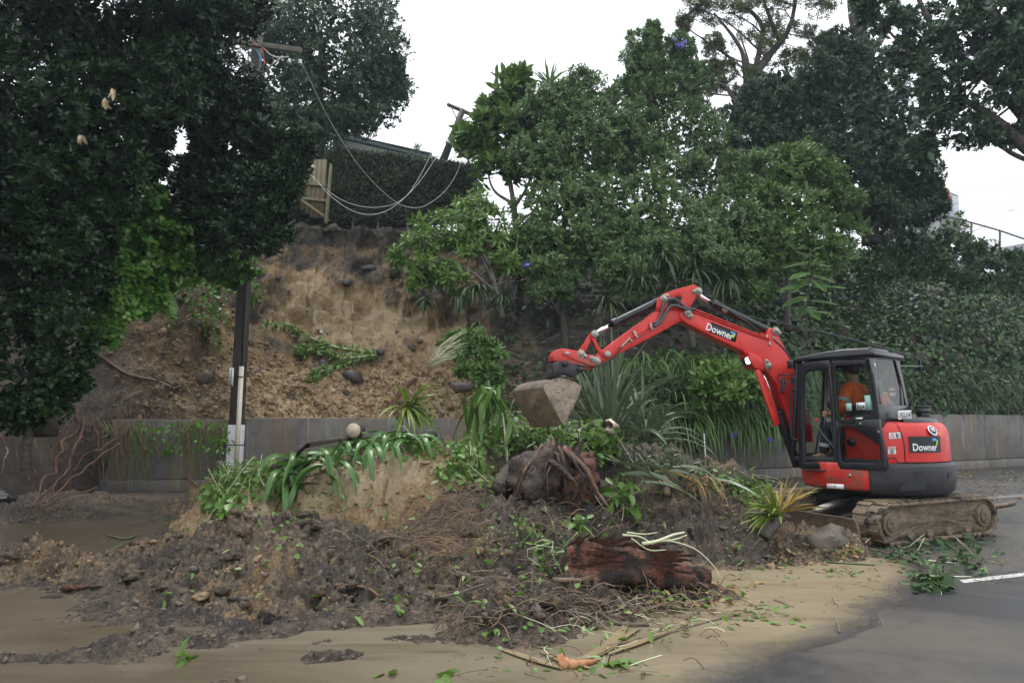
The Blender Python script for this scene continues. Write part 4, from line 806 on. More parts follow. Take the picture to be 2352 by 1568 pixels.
# bloom heads
def umbel(label, u, v, d, mat, grp, rad=.10, n=34):
    c = P(u, v, d); t = thing('agapanthus_bloom', c, label, 'flower', grp)
    mb = MB(); mb.tube(curve_pts([c+np.array([.05, .25, .75]), c+np.array([.02, .1, .5]), c], 7), .007, 4); mb.build('stalk', LF['aga'], t)
    D = rdir(n, r9); V, F = leaf_geo(np.tile(c, (n, 1)), D, rdir(n, r9), rad, .022); obj('floret', V, F, mat, t, kind='stuff')
for u, v, w_ in ((1687, 998, 'near the thin white rod'), (1770, 1010, 'beside the excavator boom ram')): umbel('fading blue agapanthus head hanging below the leaves '+w_, u, v, 17.2, MT['purple'], 'blue agapanthus heads')
for u, v, w_ in ((1735, 1043, 'against the dark wall, upper of two'), (1722, 1070, 'against the dark wall, lower of two'), (1640, 805, 'under the lettered boom panel'), (1702, 840, 'under the lit work lamp'), (1720, 852, 'touching the ram guard'), (1675, 795, 'highest of all, close under the boom')): umbel('green agapanthus seed head '+w_, u, v, 17.1, LF['aga'], 'agapanthus seed heads')
for i, (u, v, d, lab) in enumerate(((1557, 100, 21.6, 'vivid blue climber bloom high on the tall narrow evergreen'), (1210, 607, 18.6, 'single blue bloom low on the vine mound'), (312, 700, 13.9, 'small blue bloom in the creeper beside the monstera leaf'))):
    t = thing('climber_flower', P(u, v, d), lab, 'flower')
    for k in range(6 if i == 0 else 2):
        V, F = leaf6_geo(P(u, v, d)[None]+r9.normal(size=(5, 3))*.02+r9.normal(size=3)*(.12 if i == 0 else .02), rdir(5, r9), np.tile([0, -1., .3], (5, 1)), .1, .09, .1); obj('petal', V, F, MT['purple'], t)
for i, (u, v, lab) in enumerate(((242, 228, 'wilted cream bloom lower of the two near the glossy tree tips'), (262, 205, 'wilted cream bloom upper of the two near the glossy tree tips'), (183, 310, 'largest drooping cream bloom on the dark glossy tree'))):
    t = thing('wilted_bloom', P(u, v, 10.9), lab, 'flower'); V, F = leaf6_geo(P(u, v, 10.9)[None]+r9.normal(size=(5, 3))*.02, r9.normal(size=(5, 3))*.4+[0, 0, -1], r9.normal(size=(5, 3))+[0, -1, 0], .17, .06); obj('petal', V, F, MT['cream'], t)
# ------------------------------------------------------------------ excavator
S0 = np.array([5.39, 10.32, 0.]); YAW = R(50)
Fv = np.array([-math.cos(YAW), math.sin(YAW), 0]); Lv = np.array([-Fv[1], Fv[0], 0]); Zv = np.array([0, 0, 1.])
def W(f, y, z): return S0+Fv*f+Lv*y+Zv*z
c1 = lambda x, y: (x*.32959+1177.1, y*.32959+602.9)
c2 = lambda x, y: (x*.32962+1751.3, y*.32962+763.7)
ex = thing('excavator', S0, 'red and black mini excavator on muddy tracks with its arm raised over the slip', 'excavator')
def side(y): return W(0, y, 0), Lv
def pts2(lst, y): p0, n = side(y); return [on_plane(*c2(*q), p0, n) for q in lst]
def ptsR(lst, f): return [on_plane(*c2(*q), W(f, 0, 0), Fv) for q in lst]
def text(name, s, c, right, up, h, mat, parent, squash=1.):
    V, F = TXT[s]; hh = V[:, 1].max()-V[:, 1].min(); k = h/hh; n = np.cross(right, up)
    X = np.asarray(c)+np.outer(V[:, 0]*k*squash, right)+np.outer(V[:, 1]*k, up)+n*.004
    return obj(name, X, F, mat, parent)
def plate(name, ptsl, n, th, mat, parent, bevel=.004):
    return MB().prism(ptsl, np.asarray(n)*th).build(name, mat, parent, bevel=bevel)
# undercarriage
UY = R(205); Uf = np.array([math.cos(UY), math.sin(UY), 0]); Ul = np.array([-Uf[1], Uf[0], 0])
def U(f, y, z): return S0+Uf*f+Ul*y+Zv*z
def stadium(r, hl, n=18, zc=.285):
    a = np.linspace(-90, 90, n); o = [(hl+r*math.cos(R(x)), zc+r*math.sin(R(x))) for x in a]
    return o+[(-hl-r*math.cos(R(x)), zc+r*math.sin(R(x))) for x in a[::-1]]
for s in (1, -1):
    yc = s*.78; out = stadium(.262, .98); inn = stadium(.225, .98)
    mb = MB(); mb.ring([U(f, yc-.2, z) for f, z in out], [U(f, yc-.2, z) for f, z in inn], Ul*.4)
    per = np.array(out+[out[0]]); sl = np.concatenate([[0], np.cumsum(np.hypot(*np.diff(per, axis=0).T))]); nl = 40
    for k in range(nl):
        t_ = sl[-1]*k/nl; f = np.interp(t_, sl, per[:, 0]); z = np.interp(t_, sl, per[:, 1]); f2 = np.interp(t_+.01, sl, per[:, 0]); z2 = np.interp(t_+.01, sl, per[:, 1])
        tv = nrm(Uf*(f2-f)+Zv*(z2-z)); nv = np.cross(tv, Ul); nv = nv if np.dot(nv, Uf*f*.3+Zv*(z-.285)) > 0 else -nv
        for off, yy_ in ((0., -.1), (.045, .1)):
            mb.box(U(f, yc+yy_, z)+nv*.012+tv*off, tv, Ul, nv, (.034, .1, .007))
    mb.build('track', MT['track'], ex, bevel=.006)
    mb = MB(); n = 44; prof_ = stadium(.222, .98, 22); r_ = np.random.default_rng(3+s); prof_ = np.array(prof_)
    V = []; rings = 7; ctr = np.array([0, .285])
    for j in range(rings):
        k_ = 1-j/(rings-1)*.97
        for f, z in prof_: V.append(U(ctr[0]+(f-ctr[0])*(k_*.9+.1 if j < rings-1 else .1), yc+s*(.155-.015*j*0), ctr[1]+(z-ctr[1])*k_))
    V = np.array(V); V += np.outer(.05*fbm(V*7, 4, 5)-.02+.025*fbm(V*22, 3, 6), Ul*s)
    m_ = len(prof_); F = [(j*m_+i, j*m_+(i+1) % m_, (j+1)*m_+(i+1) % m_, (j+1)*m_+i) for j in range(rings-1) for i in range(m_)]+[tuple((rings-1)*m_+i for i in range(m_))]
    obj('mud_caked_frame', V, F, MT['cake'], ex, True)
    MB().prism([U(f*.97, yc-s*.19, .285+(z-.285)*.9) for f, z in stadium(.2, .96)], Ul*s*.30).build('track_frame', MT['cake'], ex)
    for nm, f, r_o in (('sprocket', -.97, .155), ('idler', .98, .15)):
        mb = MB(); mb.cyl(U(f, yc+s*.10, .285), U(f, yc+s*.185, .285), r_o, 24); mb.cyl(U(f, yc+s*.18, .285), U(f, yc+s*.205, .285), r_o*.66, 20); mb.build(nm, MT['cake'], ex, bevel=.01)
    for k in range(4):
        f = -.6+k*.4; MB().cyl(U(f, yc-.12, .115), U(f, yc+s*.175, .115), .062, 14).build('roller', MT['cake'], ex, bevel=.006)
MB().box(U(0, 0, .42), Uf, Ul, Zv, (.55, .62, .12)).box(U(0, 0, .56), Uf, Ul, Zv, (.4, .4, .06)).build('undercarriage', MT['iron'], ex, bevel=.02)
MB().cyl(W(0, 0, .52), W(0, 0, .66), .45, 32).build('slew_ring', MT['iron'], ex)
# blade and its arms
bl = MB(); pr = [(1.62, .06), (1.57, .2), (1.60, .33), (1.66, .40), (1.70, .40), (1.645, .33), (1.62, .2), (1.67, .06)]
bl.prism([U(f, -.97, z) for f, z in pr], Ul*1.94); blade = bl.build('blade', MT['cake'], ex, bevel=.008)
for s in (1, -1): MB().prism([U(f, s*.42-.05, z) for f, z in ((.5, .3), (1.6, .12), (1.6, .28), (.5, .44))], Ul*.1).build('blade_arm', MT['iron'], ex, bevel=.01)
MB().cyl(U(.5, 0, .5), U(1.25, 0, .36), .05).cyl(U(1.25, 0, .36), U(1.6, 0, .3), .028).build('blade_ram', MT['steel'], ex)

# revolving deck: red skirt at the cab side, black counterweight round the tail
def foot(r=1.0, n=40, a0=0, a1=360):
    o = []
    for a in np.linspace(a0, a1, n):
        c, s = math.cos(R(a)), math.sin(R(a))
        k = min(1.02, .99/max(abs(s), 1e-6), (.80/c if c > .05 else 9)); o.append((c*k*r, s*k*r))
    return o
def shell(fp, zs, ins, cap=True):
    """walls over an open or closed footprint with inset rings"""
    V = []; n = len(fp); F = []
    for z, i in zip(zs, ins): V += [W(f*i, y*i, z) for f, y in fp]
    for j in range(len(zs)-1): F += [(j*n+k, j*n+k+1, (j+1)*n+k+1, (j+1)*n+k) for k in range(n-1)]
    return V, F
A_RED0, A_RED1 = 47, 109           # degrees round from the nose towards the cab side
zs = [.645, .66, .70, 1.0, 1.025, 1.03]; ins = [.90, .955, .985, 1., .985, .9]
V, F = shell(foot(1.0, 40, A_RED0, A_RED1), zs, ins); MB().add(V, F).build('side_skirt', MT['reddirty'], ex)
zs2 = [.60, .615, .66, .80, 1.0, 1.045, 1.055]; in2 = [.86, .95, .99, 1.02, 1.02, .985, .86]
fpc = foot(1.0, 72, A_RED1+.6, 286); V, F = shell(fpc, zs2, in2); nfp = len(fpc)
cw = MB().add(V, F); cw.add([W(f*.86, y*.86, 1.055) for f, y in fpc], [tuple(range(nfp))]); cw.build('counterweight', MT['iron'], ex, bevel=.006)
V, F = shell(foot(1.0, 30, 286.5, 360+A_RED0-.5), zs, ins); MB().add(V, F).build('side_skirt', MT['red'], ex)
MB().add([W(f*.97, y*.97, .66) for f, y in foot(1, 60)[:-1]], [tuple(range(59))]).add([W(f*.95, y*.95, 1.02) for f, y in foot(1, 60)[:-1]], [tuple(range(59))]).build('deck_plate', MT['iron'], ex)
def cyl_hit(u, v, r=1.02):
    d = ray(u, v); o = CAM-S0; a = d[0]**2+d[1]**2; b = o[0]*d[0]+o[1]*d[1]; c = o[0]**2+o[1]**2-r*r
    t_ = (-b-math.sqrt(max(b*b-a*c, 0)))/a; p_ = CAM+d*t_; q = p_-S0; return math.degrees(math.atan2(np.dot(q, Lv), np.dot(q, Fv))), p_[2]
def cylp(a, z, r): return W(math.cos(R(a))*r, math.sin(R(a))*r, z)
# pockets in the counterweight
def pocket(name, lst, r0=1.0, dep=.05):
    q = [cyl_hit(*c2(*x), 1.03) for x in lst]; ca = sum(a for a, z in q)/len(q); cz = sum(z for a, z in q)/len(q)
    V = [cylp(a, z, 1.046) for a, z in q]+[cylp(ca+(a-ca)*.8, cz+(z-cz)*.72, 1.044) for a, z in q]; n = len(q)
    MB().add(V, [(i, (i+1) % n, (i+1) % n+n, i+n) for i in range(n)]).build(name, MT['iron'], ex)
    MB().add([cylp(ca+(a-ca)*.8, cz+(z-cz)*.72, 1.0475) for a, z in q], [tuple(range(n))]).build('recess', MT['rubber'], ex)
pocket('lifting_pocket', [(1045, 965), (1110, 965), (1130, 990), (1130, 1010), (1075, 1018), (1050, 990)])
pocket('lifting_pocket', [(985, 1050), (1130, 1035), (1135, 1095), (955, 1105), (960, 1075)])
pocket('lifting_pocket', [(1285, 970), (1300, 970), (1302, 1012), (1287, 1015)])
# engine hood
fph = foot(.965, 60, 118, 268)
zh = [1.06, 1.10, 1.30, 1.43, 1.52, 1.575, 1.60]; ih = [1., 1.0, 1.0, .99, .965, .92, .84]
V, F = shell(fph, zh, ih); hood = MB().add(V, F); hood.add([W(f*.84, y*.84, 1.60) for f, y in fph], [tuple(range(len(fph)))]); hood.build('engine_hood', MT['red'], ex, True)
a_split = cyl_hit(*c2(985, 760), .98)[0]
mb = MB(); mb.tube([cylp(a_split, 1.07, .985), cylp(a_split, 1.3, .985), cylp(a_split-1, 1.43, .977), cylp(a_split-2.5, 1.53, .945), cylp(a_split-4, 1.59, .87)], .007, 6); mb.build('panel_gap', MT['rubber'], ex)
fv = foot(.93, 40, 140, 262); mbv = MB(); V, F = shell(fv, [1.565, 1.63, 1.645], [.92, .90, .84]); mbv.add(V, F).add([W(f*.84, y*.84, 1.645) for f, y in fv], [tuple(range(len(fv)))]); mbv.build('vent_cover', MT['black'], ex)
# name panel bent round the hood
ang = [cyl_hit(*c2(x, 780), .99)[0] for x in (1022, 1240)]; zc_ = [cyl_hit(*c2(1130, y), .99)[1] for y in (835, 722)]
na = 14; th = np.linspace(ang[0], ang[1], na); Vp = [cylp(a, z, r) for r in (.993, .985) for z in zc_ for a in th]; Fp = [(i, i+1, na+i+1, na+i) for i in range(na-1)]
MB().add(Vp[:2*na], Fp).build('name_panel', MT['decal'], ex)
def bend(name, s, aC, zC, h, mat, r=.996, wid=None):
    V, F = TXT[s]; k = h/(V[:, 1].max()-V[:, 1].min()); sg = 1 if ang[1] > ang[0] else -1; kx = k if wid is None else wid/(V[:, 0].max()-V[:, 0].min())
    X = [cylp(aC+sg*math.degrees(x*kx/r), zC+y*k, r) for x, y, _ in V]; return MB().add(X, F).build(name, mat, ex)
am = ang[0]+(ang[1]-ang[0])*.46; bend('lettering', 'Downer', am, zc_[0]+.072, .10, MT['white'], wid=.98*abs(R(ang[1]-ang[0]))*.76)
def patch(name, q0, q1, mat, r=.998, sk=0):
    a0, z0 = cyl_hit(*c2(*q0), .985); a1, z1 = cyl_hit(*c2(*q1), .985)
    return MB().add([cylp(a0, z0, r), cylp(a1, z0, r), cylp(a1+sk, z1, r), cylp(a0+sk, z1, r)], [(0, 1, 2, 3)]).build(name, mat, ex)
patch('emblem', (1178, 735), (1206, 753), MT['blue']); patch('emblem', (1208, 748), (1220, 782), MT['lime'], sk=-1.5)
# round maker's badge
a_, z_ = cyl_hit(*c2(1178, 684), .97); bc = cylp(a_, z_, .972); bn = nrm(Fv*math.cos(R(a_))+Lv*math.sin(R(a_))+Zv*.55)
MB().cyl(bc, bc+bn*.02, .075, 28).build('badge', MT['chrome'], ex, bevel=.004); MB().cyl(bc+bn*.021, bc+bn*.024, .058, 24).build('badge_face', MT['decal'], ex)
bu = nrm(Zv-bn*bn[2]); br = np.cross(bu, bn)
for x in (-.018, .018): MB().box(bc+bn*.026+br*x, br, bu, bn, (.009, .036, .002)).build('badge_mark', MT['chrome'], ex)
MB().box(bc+bn*.0265, br, bu, bn, (.010, .012, .002)).build('badge_mark', MT['red'], ex)
# side panel, stickers
def hood_patch(nm, lst, mat, r=.982): return MB().add([cylp(*cyl_hit(*c2(*q), .985), r+.014) for q in lst], [tuple(range(len(lst)))]).build(nm, mat, ex)
wl_ = hood_patch('warning_label', [(878, 690), (957, 686), (960, 735), (881, 740)], MT['white'])
hood_patch('label_bar', [(878, 690), (957, 686), (957, 691), (878, 696)], MT['warnred'], .985)
mb = MB()
tri = [cylp(*cyl_hit(*c2(*q),   .985), 1.000) for q in ((903, 697), (921, 730), (886, 731))]; tri2 = [cylp(*cyl_hit(*c2(*q),   .985), 1.000) for q in ((903, 703), (915, 727), (891, 728))]
mb.add(tri+tri2, [(0, 1, 4, 3), (1, 2, 5, 4), (2, 0, 3, 5)]); mb.build('label_mark', MT['warnred'], ex)
for lst in ([(902, 709), (905, 709), (904, 721), (903, 721)], [(927, 700), (933, 698), (936, 733), (931, 731)], [(934, 712), (950, 703), (952, 706), (937, 716)], [(936, 718), (954, 716), (954, 719), (938, 722)], [(936, 724), (951, 729), (949, 732), (935, 728)]):
    hood_patch('label_mark', lst, MT['ink'], .987)
hood_patch('danger_sign', [(870, 792), (926, 790), (929, 843), (874, 846)], MT['white'])
aS, zS = cyl_hit(*c2(899, 801), .985); bend('sign_lettering', 'WARNING', aS, zS, .014, MT['warnred'], 1.0); aS, zS = cyl_hit(*c2(899, 808), .985); bend('sign_lettering', 'No Go Zone', aS, zS, .014, MT['ink'], 1.0)
ca = [cyl_hit(*c2(900+15*math.cos(t_), 827+15*math.sin(t_)), .985) for t_ in np.linspace(0, 6.283, 20)[:-1]]; cb = [cyl_hit(*c2(900+12*math.cos(t_), 827+12*math.sin(t_)), .985) for t_ in np.linspace(0, 6.283, 20)[:-1]]
MB().add([cylp(*q, 1.0) for q in ca+cb], [(i, (i+1) % 19, (i+1) % 19+19, i+19) for i in range(19)]).build('sign_mark', MT['ink'], ex)
for lst in ([(890, 817), (893, 815), (910, 837), (907, 839)], [(899, 817), (904, 817), (904, 822), (899, 822)], [(896, 823), (905, 823), (906, 831), (909, 838), (905, 838), (901, 832), (896, 838), (893, 836), (898, 830)]): hood_patch('sign_mark', lst, MT['ink'], .987)
for k in range(7):
    hood_patch('sign_stripe', [(870+k*8.2, 792-k*.3), (874+k*8.2, 792-k*.3), (872+k*8.2, 797-k*.3), (868+k*8.2, 797-k*.3)], MT['warnred'], .986)
hood_patch('reflector_frame', [(868, 872), (922, 866), (952, 908), (868, 912)], MT['rubber']); hood_patch('tail_light', [(872, 880), (918, 875), (936, 905), (872, 908)], MT['reflector'], .986)
hood_patch('yellow_sticker', [(1225, 693), (1235, 692), (1236, 712), (1227, 713)], MT['yellow'])

# cab
YC = .96
f_op_o = [(243, 218), (300, 205), (380, 195), (466, 186), (500, 500), (530, 950), (400, 948), (252, 945), (246, 560)]
f_op_i = [(290, 285), (310, 266), (380, 258), (458, 250), (476, 500), (505, 905), (400, 908), (292, 905), (282, 560)]
MB().ring(pts2(f_op_o, YC), pts2(f_op_i, YC), -Lv*.07).build('cab_frame', MT['black'], ex, bevel=.008)
MB().ring(pts2([(284, 275), (310, 262), (380, 254), (462, 246), (480, 500), (508, 910), (400, 914), (286, 912), (276, 560)], YC-.02), pts2([(296, 292), (314, 274), (380, 266), (452, 258), (470, 500), (498, 897), (400, 900), (300, 896), (290, 560)], YC-.02), -Lv*.03).build('door_seal', MT['rubber'], ex, bevel=.004)
# opened-back door: frame with upper and lower pane
dO = [(470, 212), (490, 196), (600, 192), (715, 192), (745, 215), (775, 290), (812, 480), (845, 720), (872, 938), (860, 962), (700, 958), (540, 948), (512, 900), (488, 520)]
dI = [(500, 240), (510, 226), (600, 220), (690, 212), (715, 232), (737, 290), (758, 420), (772, 556), (760, 572), (660, 578), (595, 608), (540, 606), (526, 570), (508, 400)]
YD = YC+.035
MB().ring([*pts2([(470, 212), (490, 196), (600, 192), (715, 192), (745, 215), (775, 290), (795, 420), (812, 560), (812, 600), (700, 605), (620, 640), (540, 636), (510, 600), (488, 420)], YD)], pts2(dI, YD), -Lv*.05).build('door_frame', MT['black'], ex, bevel=.007)
mid_o = [(510, 600), (540, 636), (620, 640), (700, 605), (812, 600), (840, 760), (872, 938), (860, 962), (700, 958), (540, 948), (518, 900), (514, 740)]
mid_i = [(546, 660), (560, 650), (600, 646), (640, 668), (740, 732), (812, 786), (830, 890), (826, 902), (700, 905), (560, 905), (545, 890), (540, 760)]
MB().ring(pts2(mid_o, YD), pts2(mid_i, YD), -Lv*.05).build('door_frame', MT['black'], ex, bevel=.007)
MB().add(pts2(dI, YD-.03), [tuple(range(len(dI)))]).build('door_glass', MT['glass'], ex); MB().add(pts2(mid_i, YD-.03), [tuple(range(len(mid_i)))]).build('door_glass', MT['glass'], ex)
MB().ring(pts2([(x+(632-x)*-.03, y+(400-y)*-.02) for x, y in dI], YD+.008), pts2([(x+(632-x)*.02, y+(400-y)*.012) for x, y in dI], YD+.008), -Lv*.02).build('pane_seal', MT['rubber'], ex)
p_ = pts2([(652, 618), (702, 616), (704, 650), (655, 652)], YD+.012); plate('door_latch', p_, -Lv, .02, MT['iron'], ex); MB().cyl(*(lambda q: (q, q+Lv*.02))(pts2([(684, 634)], YD)[0]), .014, 12).build('lock', MT['steel'], ex)
plate('yellow_sticker', pts2([(650, 592), (697, 590), (698, 602), (651, 604)], YD+.01), -Lv, .004, MT['white'], ex, 0)
plate('side_vent', pts2([(800, 684), (812, 683), (814, 702), (802, 703)], YD+.012), -Lv, .01, MT['steel'], ex, 0)
# stickers on the door glass
plate('mint_sticker', pts2([(580, 492), (620, 490), (622, 543), (584, 546)], YD-.02), -Lv, .004, MT['mint'], ex, 0); plate('mint_sticker', pts2([(708, 437), (750, 434), (768, 538), (722, 542)], YD-.02), -Lv, .004, MT['mint'], ex, 0)
plate('number_card', pts2([(654, 488), (716, 484), (717, 535), (656, 538)], YD-.015), -Lv, .004, MT['white'], ex, 0)
text('card_lettering', 'R04', pts2([(687, 517)], YD-.012)[0], -Fv, Zv, .058, MT['ink'], ex, .82)
# rear face of the cab
FR = -.46
rO = [(742, 178), (850, 172), (945, 178), (985, 340), (1030, 535), (930, 545), (818, 548), (778, 340)]
rI = [(790, 192), (850, 186), (925, 192), (962, 340), (1003, 512), (930, 520), (845, 526), (812, 340)]
MB().ring(ptsR(rO, FR), ptsR(rI, FR), Fv*.06).build('cab_frame', MT['black'], ex, bevel=.008)
MB().add(ptsR(rI, FR+.02), [tuple(range(8))]).build('rear_glass', MT['glass'], ex)
plate('white_sticker', ptsR([(779, 214), (789, 213), (791, 240), (782, 241)], FR-.004), Fv, .003, MT['white'], ex, 0)
for q in ([(880, 382), (912, 380), (914, 402), (882, 404)], [(914, 380), (955, 378), (957, 400), (916, 402)], [(886, 414), (912, 412), (914, 442), (888, 444)], [(916, 412), (950, 410), (952, 436), (918, 438)]):
    plate('notice', ptsR(q, FR+.5), Fv, .004, MT['white'], ex, 0)
    plate('notice_bar', ptsR([q[0], q[1], (q[1][0], q[1][1]+7), (q[0][0], q[0][1]+7)], FR+.495), Fv, .004, MT['warnred'], ex, 0)
MB().box(W(-.30, .45, 1.68), Fv, Lv, Zv, (.2, .50, .16)).build('cab_rear_panel', MT['black'], ex, bevel=.03)
MB().box(W(-.22, .45, 1.35), Fv, Lv, Zv, (.24, .44, .32)).build('seat_base', MT['red'], ex, bevel=.05)
MB().cyl(W(-.10, .90, 1.32), W(-.10, .93, 1.32), .06, 18).build('filler_cap', MT['black'], ex); 
# off side and front of the cab
for y0 in (-.04,):
    MB().ring([W(-.46, y0, 1.05), W(.78, y0, 1.05), W(.74, y0, 1.7), W(.66, y0, 2.5), W(-.44, y0, 2.5), W(-.46, y0, 1.8)], [W(-.38, y0, 1.5), W(.70, y0, 1.5), W(.68, y0, 1.75), W(.60, y0, 2.42), W(-.36, y0, 2.42), W(-.38, y0, 1.8)], Lv*.06).build('cab_frame', MT['black'], ex, bevel=.008)
    MB().add([W(-.38, y0+.03, 1.5), W(.70, y0+.03, 1.5), W(.68, y0+.03, 1.75), W(.60, y0+.03, 2.42), W(-.36, y0+.03, 2.42)], [(0, 1, 2, 3, 4)]).build('side_glass', MT['glass'], ex)
MB().ring([W(.79, 0, 1.05), W(.79, .95, 1.05), W(.66, .95, 2.5), W(.66, 0, 2.5)], [W(.78, .06, 1.12), W(.78, .89, 1.12), W(.665, .89, 2.42), W(.665, .06, 2.42)], -Fv*.05).build('cab_frame', MT['black'], ex, bevel=.008)
MB().add([W(.765, .06, 1.12), W(.765, .89, 1.12), W(.65, .89, 2.42), W(.65, .06, 2.42)], [(0, 1, 2, 3)]).build('windscreen', MT['glass'], ex)
MB().box(W(.15, .45, 1.06), Fv, Lv, Zv, (.62, .48, .03)).build('cab_floor', MT['iron'], ex, bevel=.01)
# roof: raised, rounded panel
rf = MB(); rr_ = [(-.50, 2.50), (-.50, 2.555), (-.40, 2.60), (-.1, 2.615), (.2, 2.60), (.55, 2.555), (.70, 2.51), (.70, 2.47), (.4, 2.49), (-.3, 2.50)]
rf.prism([W(f, -.06, z) for f, z in rr_], Lv*1.06); rf.build('roof', MT['black'], ex, bevel=.035)
MB().prism([W(f, .12, z) for f, z in ((-.38, 2.60), (-.34, 2.645), (.1, 2.65), (.38, 2.60))], Lv*.6).build('roof_hatch', MT['black'], ex, bevel=.02)
MB().box(W(.70, .97, 2.45), Fv, Lv, Zv, (.05, .04, .06)).build('work_lamp', MT['black'], ex, bevel=.01)
# seat, console, levers
st_ = MB(); st_.box(W(-.02, .47, 1.45), Fv, Lv, Zv, (.22, .24, .05)).box(W(-.25, .47, 1.72), nrm(Fv+Zv*.15), Lv, nrm(Zv-Fv*.15), (.05, .23, .28)); st_.build('seat', MT['seatm'], ex, bevel=.04)
MB().box(W(-.30, .47, 2.10), nrm(Fv+Zv*.1), Lv, Zv, (.045, .13, .11)).build('headrest', MT['seatgreen'], ex, bevel=.04)
for s, yy_ in ((0, .74), (1, .2)):
    MB().prism([W(f, yy_, z) for f, z in ((-.1, 1.3), (.2, 1.25), (.24, 1.55), (.05, 1.62), (-.12, 1.6))], Lv*.09).build('console', MT['greyprint'] if 0 else MT['hose'], ex, bevel=.02)
    mb = MB(); mb.tube(curve_pts([W(.16, yy_+.04, 1.6), W(.2, yy_+.04, 1.7), W(.19, yy_+.04, 1.78)], 6), [.012, .012, .016, .022, .022, .016], 8); mb.build('joystick', MT['rubber'], ex, True)
for y in (.38, .52): mb = MB(); mb.tube(curve_pts([W(.62, y, 1.1), W(.58, y, 1.3), W(.5, y, 1.62)], 8), .014, 8); mb.build('travel_lever', MT['rubber'], ex, True)
mb = MB(); mb.tube(curve_pts([W(.12, .92, 1.15), W(.15, .93, 1.25), W(.30, .93, 1.42), W(.37, .93, 1.58)], 8), .012, 8); mb.build('lock_lever', MT['hose'], ex, True); MB().ball(W(.385, .93, 1.62), (.02, .02, .035)).build('lock_knob', MT['red'], ex, True)
# number plate, beacon lamp, mirrors, grab rails
pc = W(-.72, .08, 1.80); pr_ = nrm(np.cross(nrm(CAM-pc), Zv))*-1; pr_ = nrm(-Lv*.96-Fv*.28); pn = np.cross(pr_, Zv)
npx = [on_plane(*c2(*q), W(-.70, .25, 0), pn) for q in ((945, 543), (1038, 539), (1042, 602), (950, 606))]
npl = plate('number_plate', npx, -pn, .012, MT['white'], ex, .003); cN = sum(npx)/4; eR = nrm(npx[1]-npx[0]); eU = nrm(npx[1]-npx[2]); 
V, F = TXT['PGU147']; kx_ = np.linalg.norm(npx[1]-npx[0])*.86/(V[:, 0].max()-V[:, 0].min()); ky_ = np.linalg.norm(npx[1]-npx[2])*.62/(V[:, 1].max()-V[:, 1].min()); fr_ = pn if pn@(CAM-cN) > 0 else -pn
obj('plate_lettering', cN+fr_*.017+np.outer(V[:, 0]*kx_, eR)+np.outer(V[:, 1]*ky_, eU), F, MT['ink'], ex)
MB().box(cN-Zv*.14-pn*.03, pr_, Zv, pn, (.03, .06, .01)).build('plate_bracket', MT['black'], ex)
lc = on_plane(*c2(1118, 545), W(-.55, -.30, 0), pn); mb = MB(); mb.cyl(lc-Zv*.09, lc-Zv*.03, .09, 24).cyl(lc+Zv*.045, lc+Zv*.07, .11, 24); mb.build('beacon_base', MT['black'], ex, bevel=.01); MB().cyl(lc-Zv*.03, lc+Zv*.045, .098, 24).build('beacon_lens', MT['hose'], ex)
mm = on_plane(*c2(1105, 232), W(.2, -.35, 0), Fv); mr = nrm(-Lv+Fv*.3); mb = MB(); mo = [mm+mr*x*.14+Zv*y*.13 for x, y in ((-1, .9), (-.4, 1), (.6, .5), (1, -.4), (.8, -1), (.1, -.7), (-.6, .0))]
mb.prism(mo, Fv*.05); mb.build('mirror', MT['black'], ex, bevel=.01); mb = MB(); mb.tube(curve_pts([W(-.3, -.05, 2.42), mm+mr*-.22-Zv*.02, mm], 8), .012, 6); mb.build('mirror_arm', MT['black'], ex)
BH = np.array([0, 0, 0])

# boom and arm: boom swung round across the machine
SW = R(12); bd = np.array([-math.cos(SW), -math.sin(SW), 0]); bn_ = np.array([math.sin(SW), -math.cos(SW), 0]); bp0 = np.array([4.60, 10.75, 0.])
def B1(lst, off=0.): return [on_plane(*c1(*q), bp0+bn_*off, bn_) for q in lst]
def slab(name, lst, half, mat, off=0., bevel=.012): return MB().prism(B1(lst, off+half), -bn_*2*half).build(name, mat, ex, bevel=bevel)
boom = slab('boom', [(1168, 352), (1185, 338), (1275, 342), (1400, 388), (1560, 448), (1770, 520), (1782, 470), (1806, 452), (1828, 462), (1846, 466), (1856, 520), (1900, 592), (1940, 670), (1980, 790), (2025, 930), (2090, 1140), (2100, 1250), (1985, 1250), (1900, 1010), (1840, 840), (1785, 765), (1700, 715), (1655, 655), (1600, 612), (1440, 538), (1290, 462), (1200, 415), (1170, 392)], .105, MT['red'])
slab('lamp_bracket', [(1625, 650), (1700, 640), (1770, 700), (1750, 760), (1700, 720)], .125, MT['red'])
slab('boom_lug', [(1640, 620), (1700, 640), (1770, 705), (1765, 740), (1735, 745), (1690, 735), (1660, 690)], .135, MT['red'])
arm_o = [(1108, 196), (1190, 170), (1262, 152), (1284, 158), (1297, 205), (1270, 260), (1244, 305), (1236, 345), (1215, 400), (1160, 415), (1030, 488), (900, 556), (740, 638), (600, 712), (560, 742), (510, 742), (440, 700), (430, 655), (520, 640), (600, 622), (720, 545), (885, 425), (960, 372), (1002, 330), (1015, 250)]
arm = slab('arm', [(960, 372), (1002, 335), (1100, 318), (1180, 325), (1225, 345), (1215, 400), (1160, 415), (1030, 488), (900, 556), (740, 638), (600, 712), (560, 742), (500, 738), (540, 680), (600, 640), (720, 545), (885, 425)], .085, MT['red'])
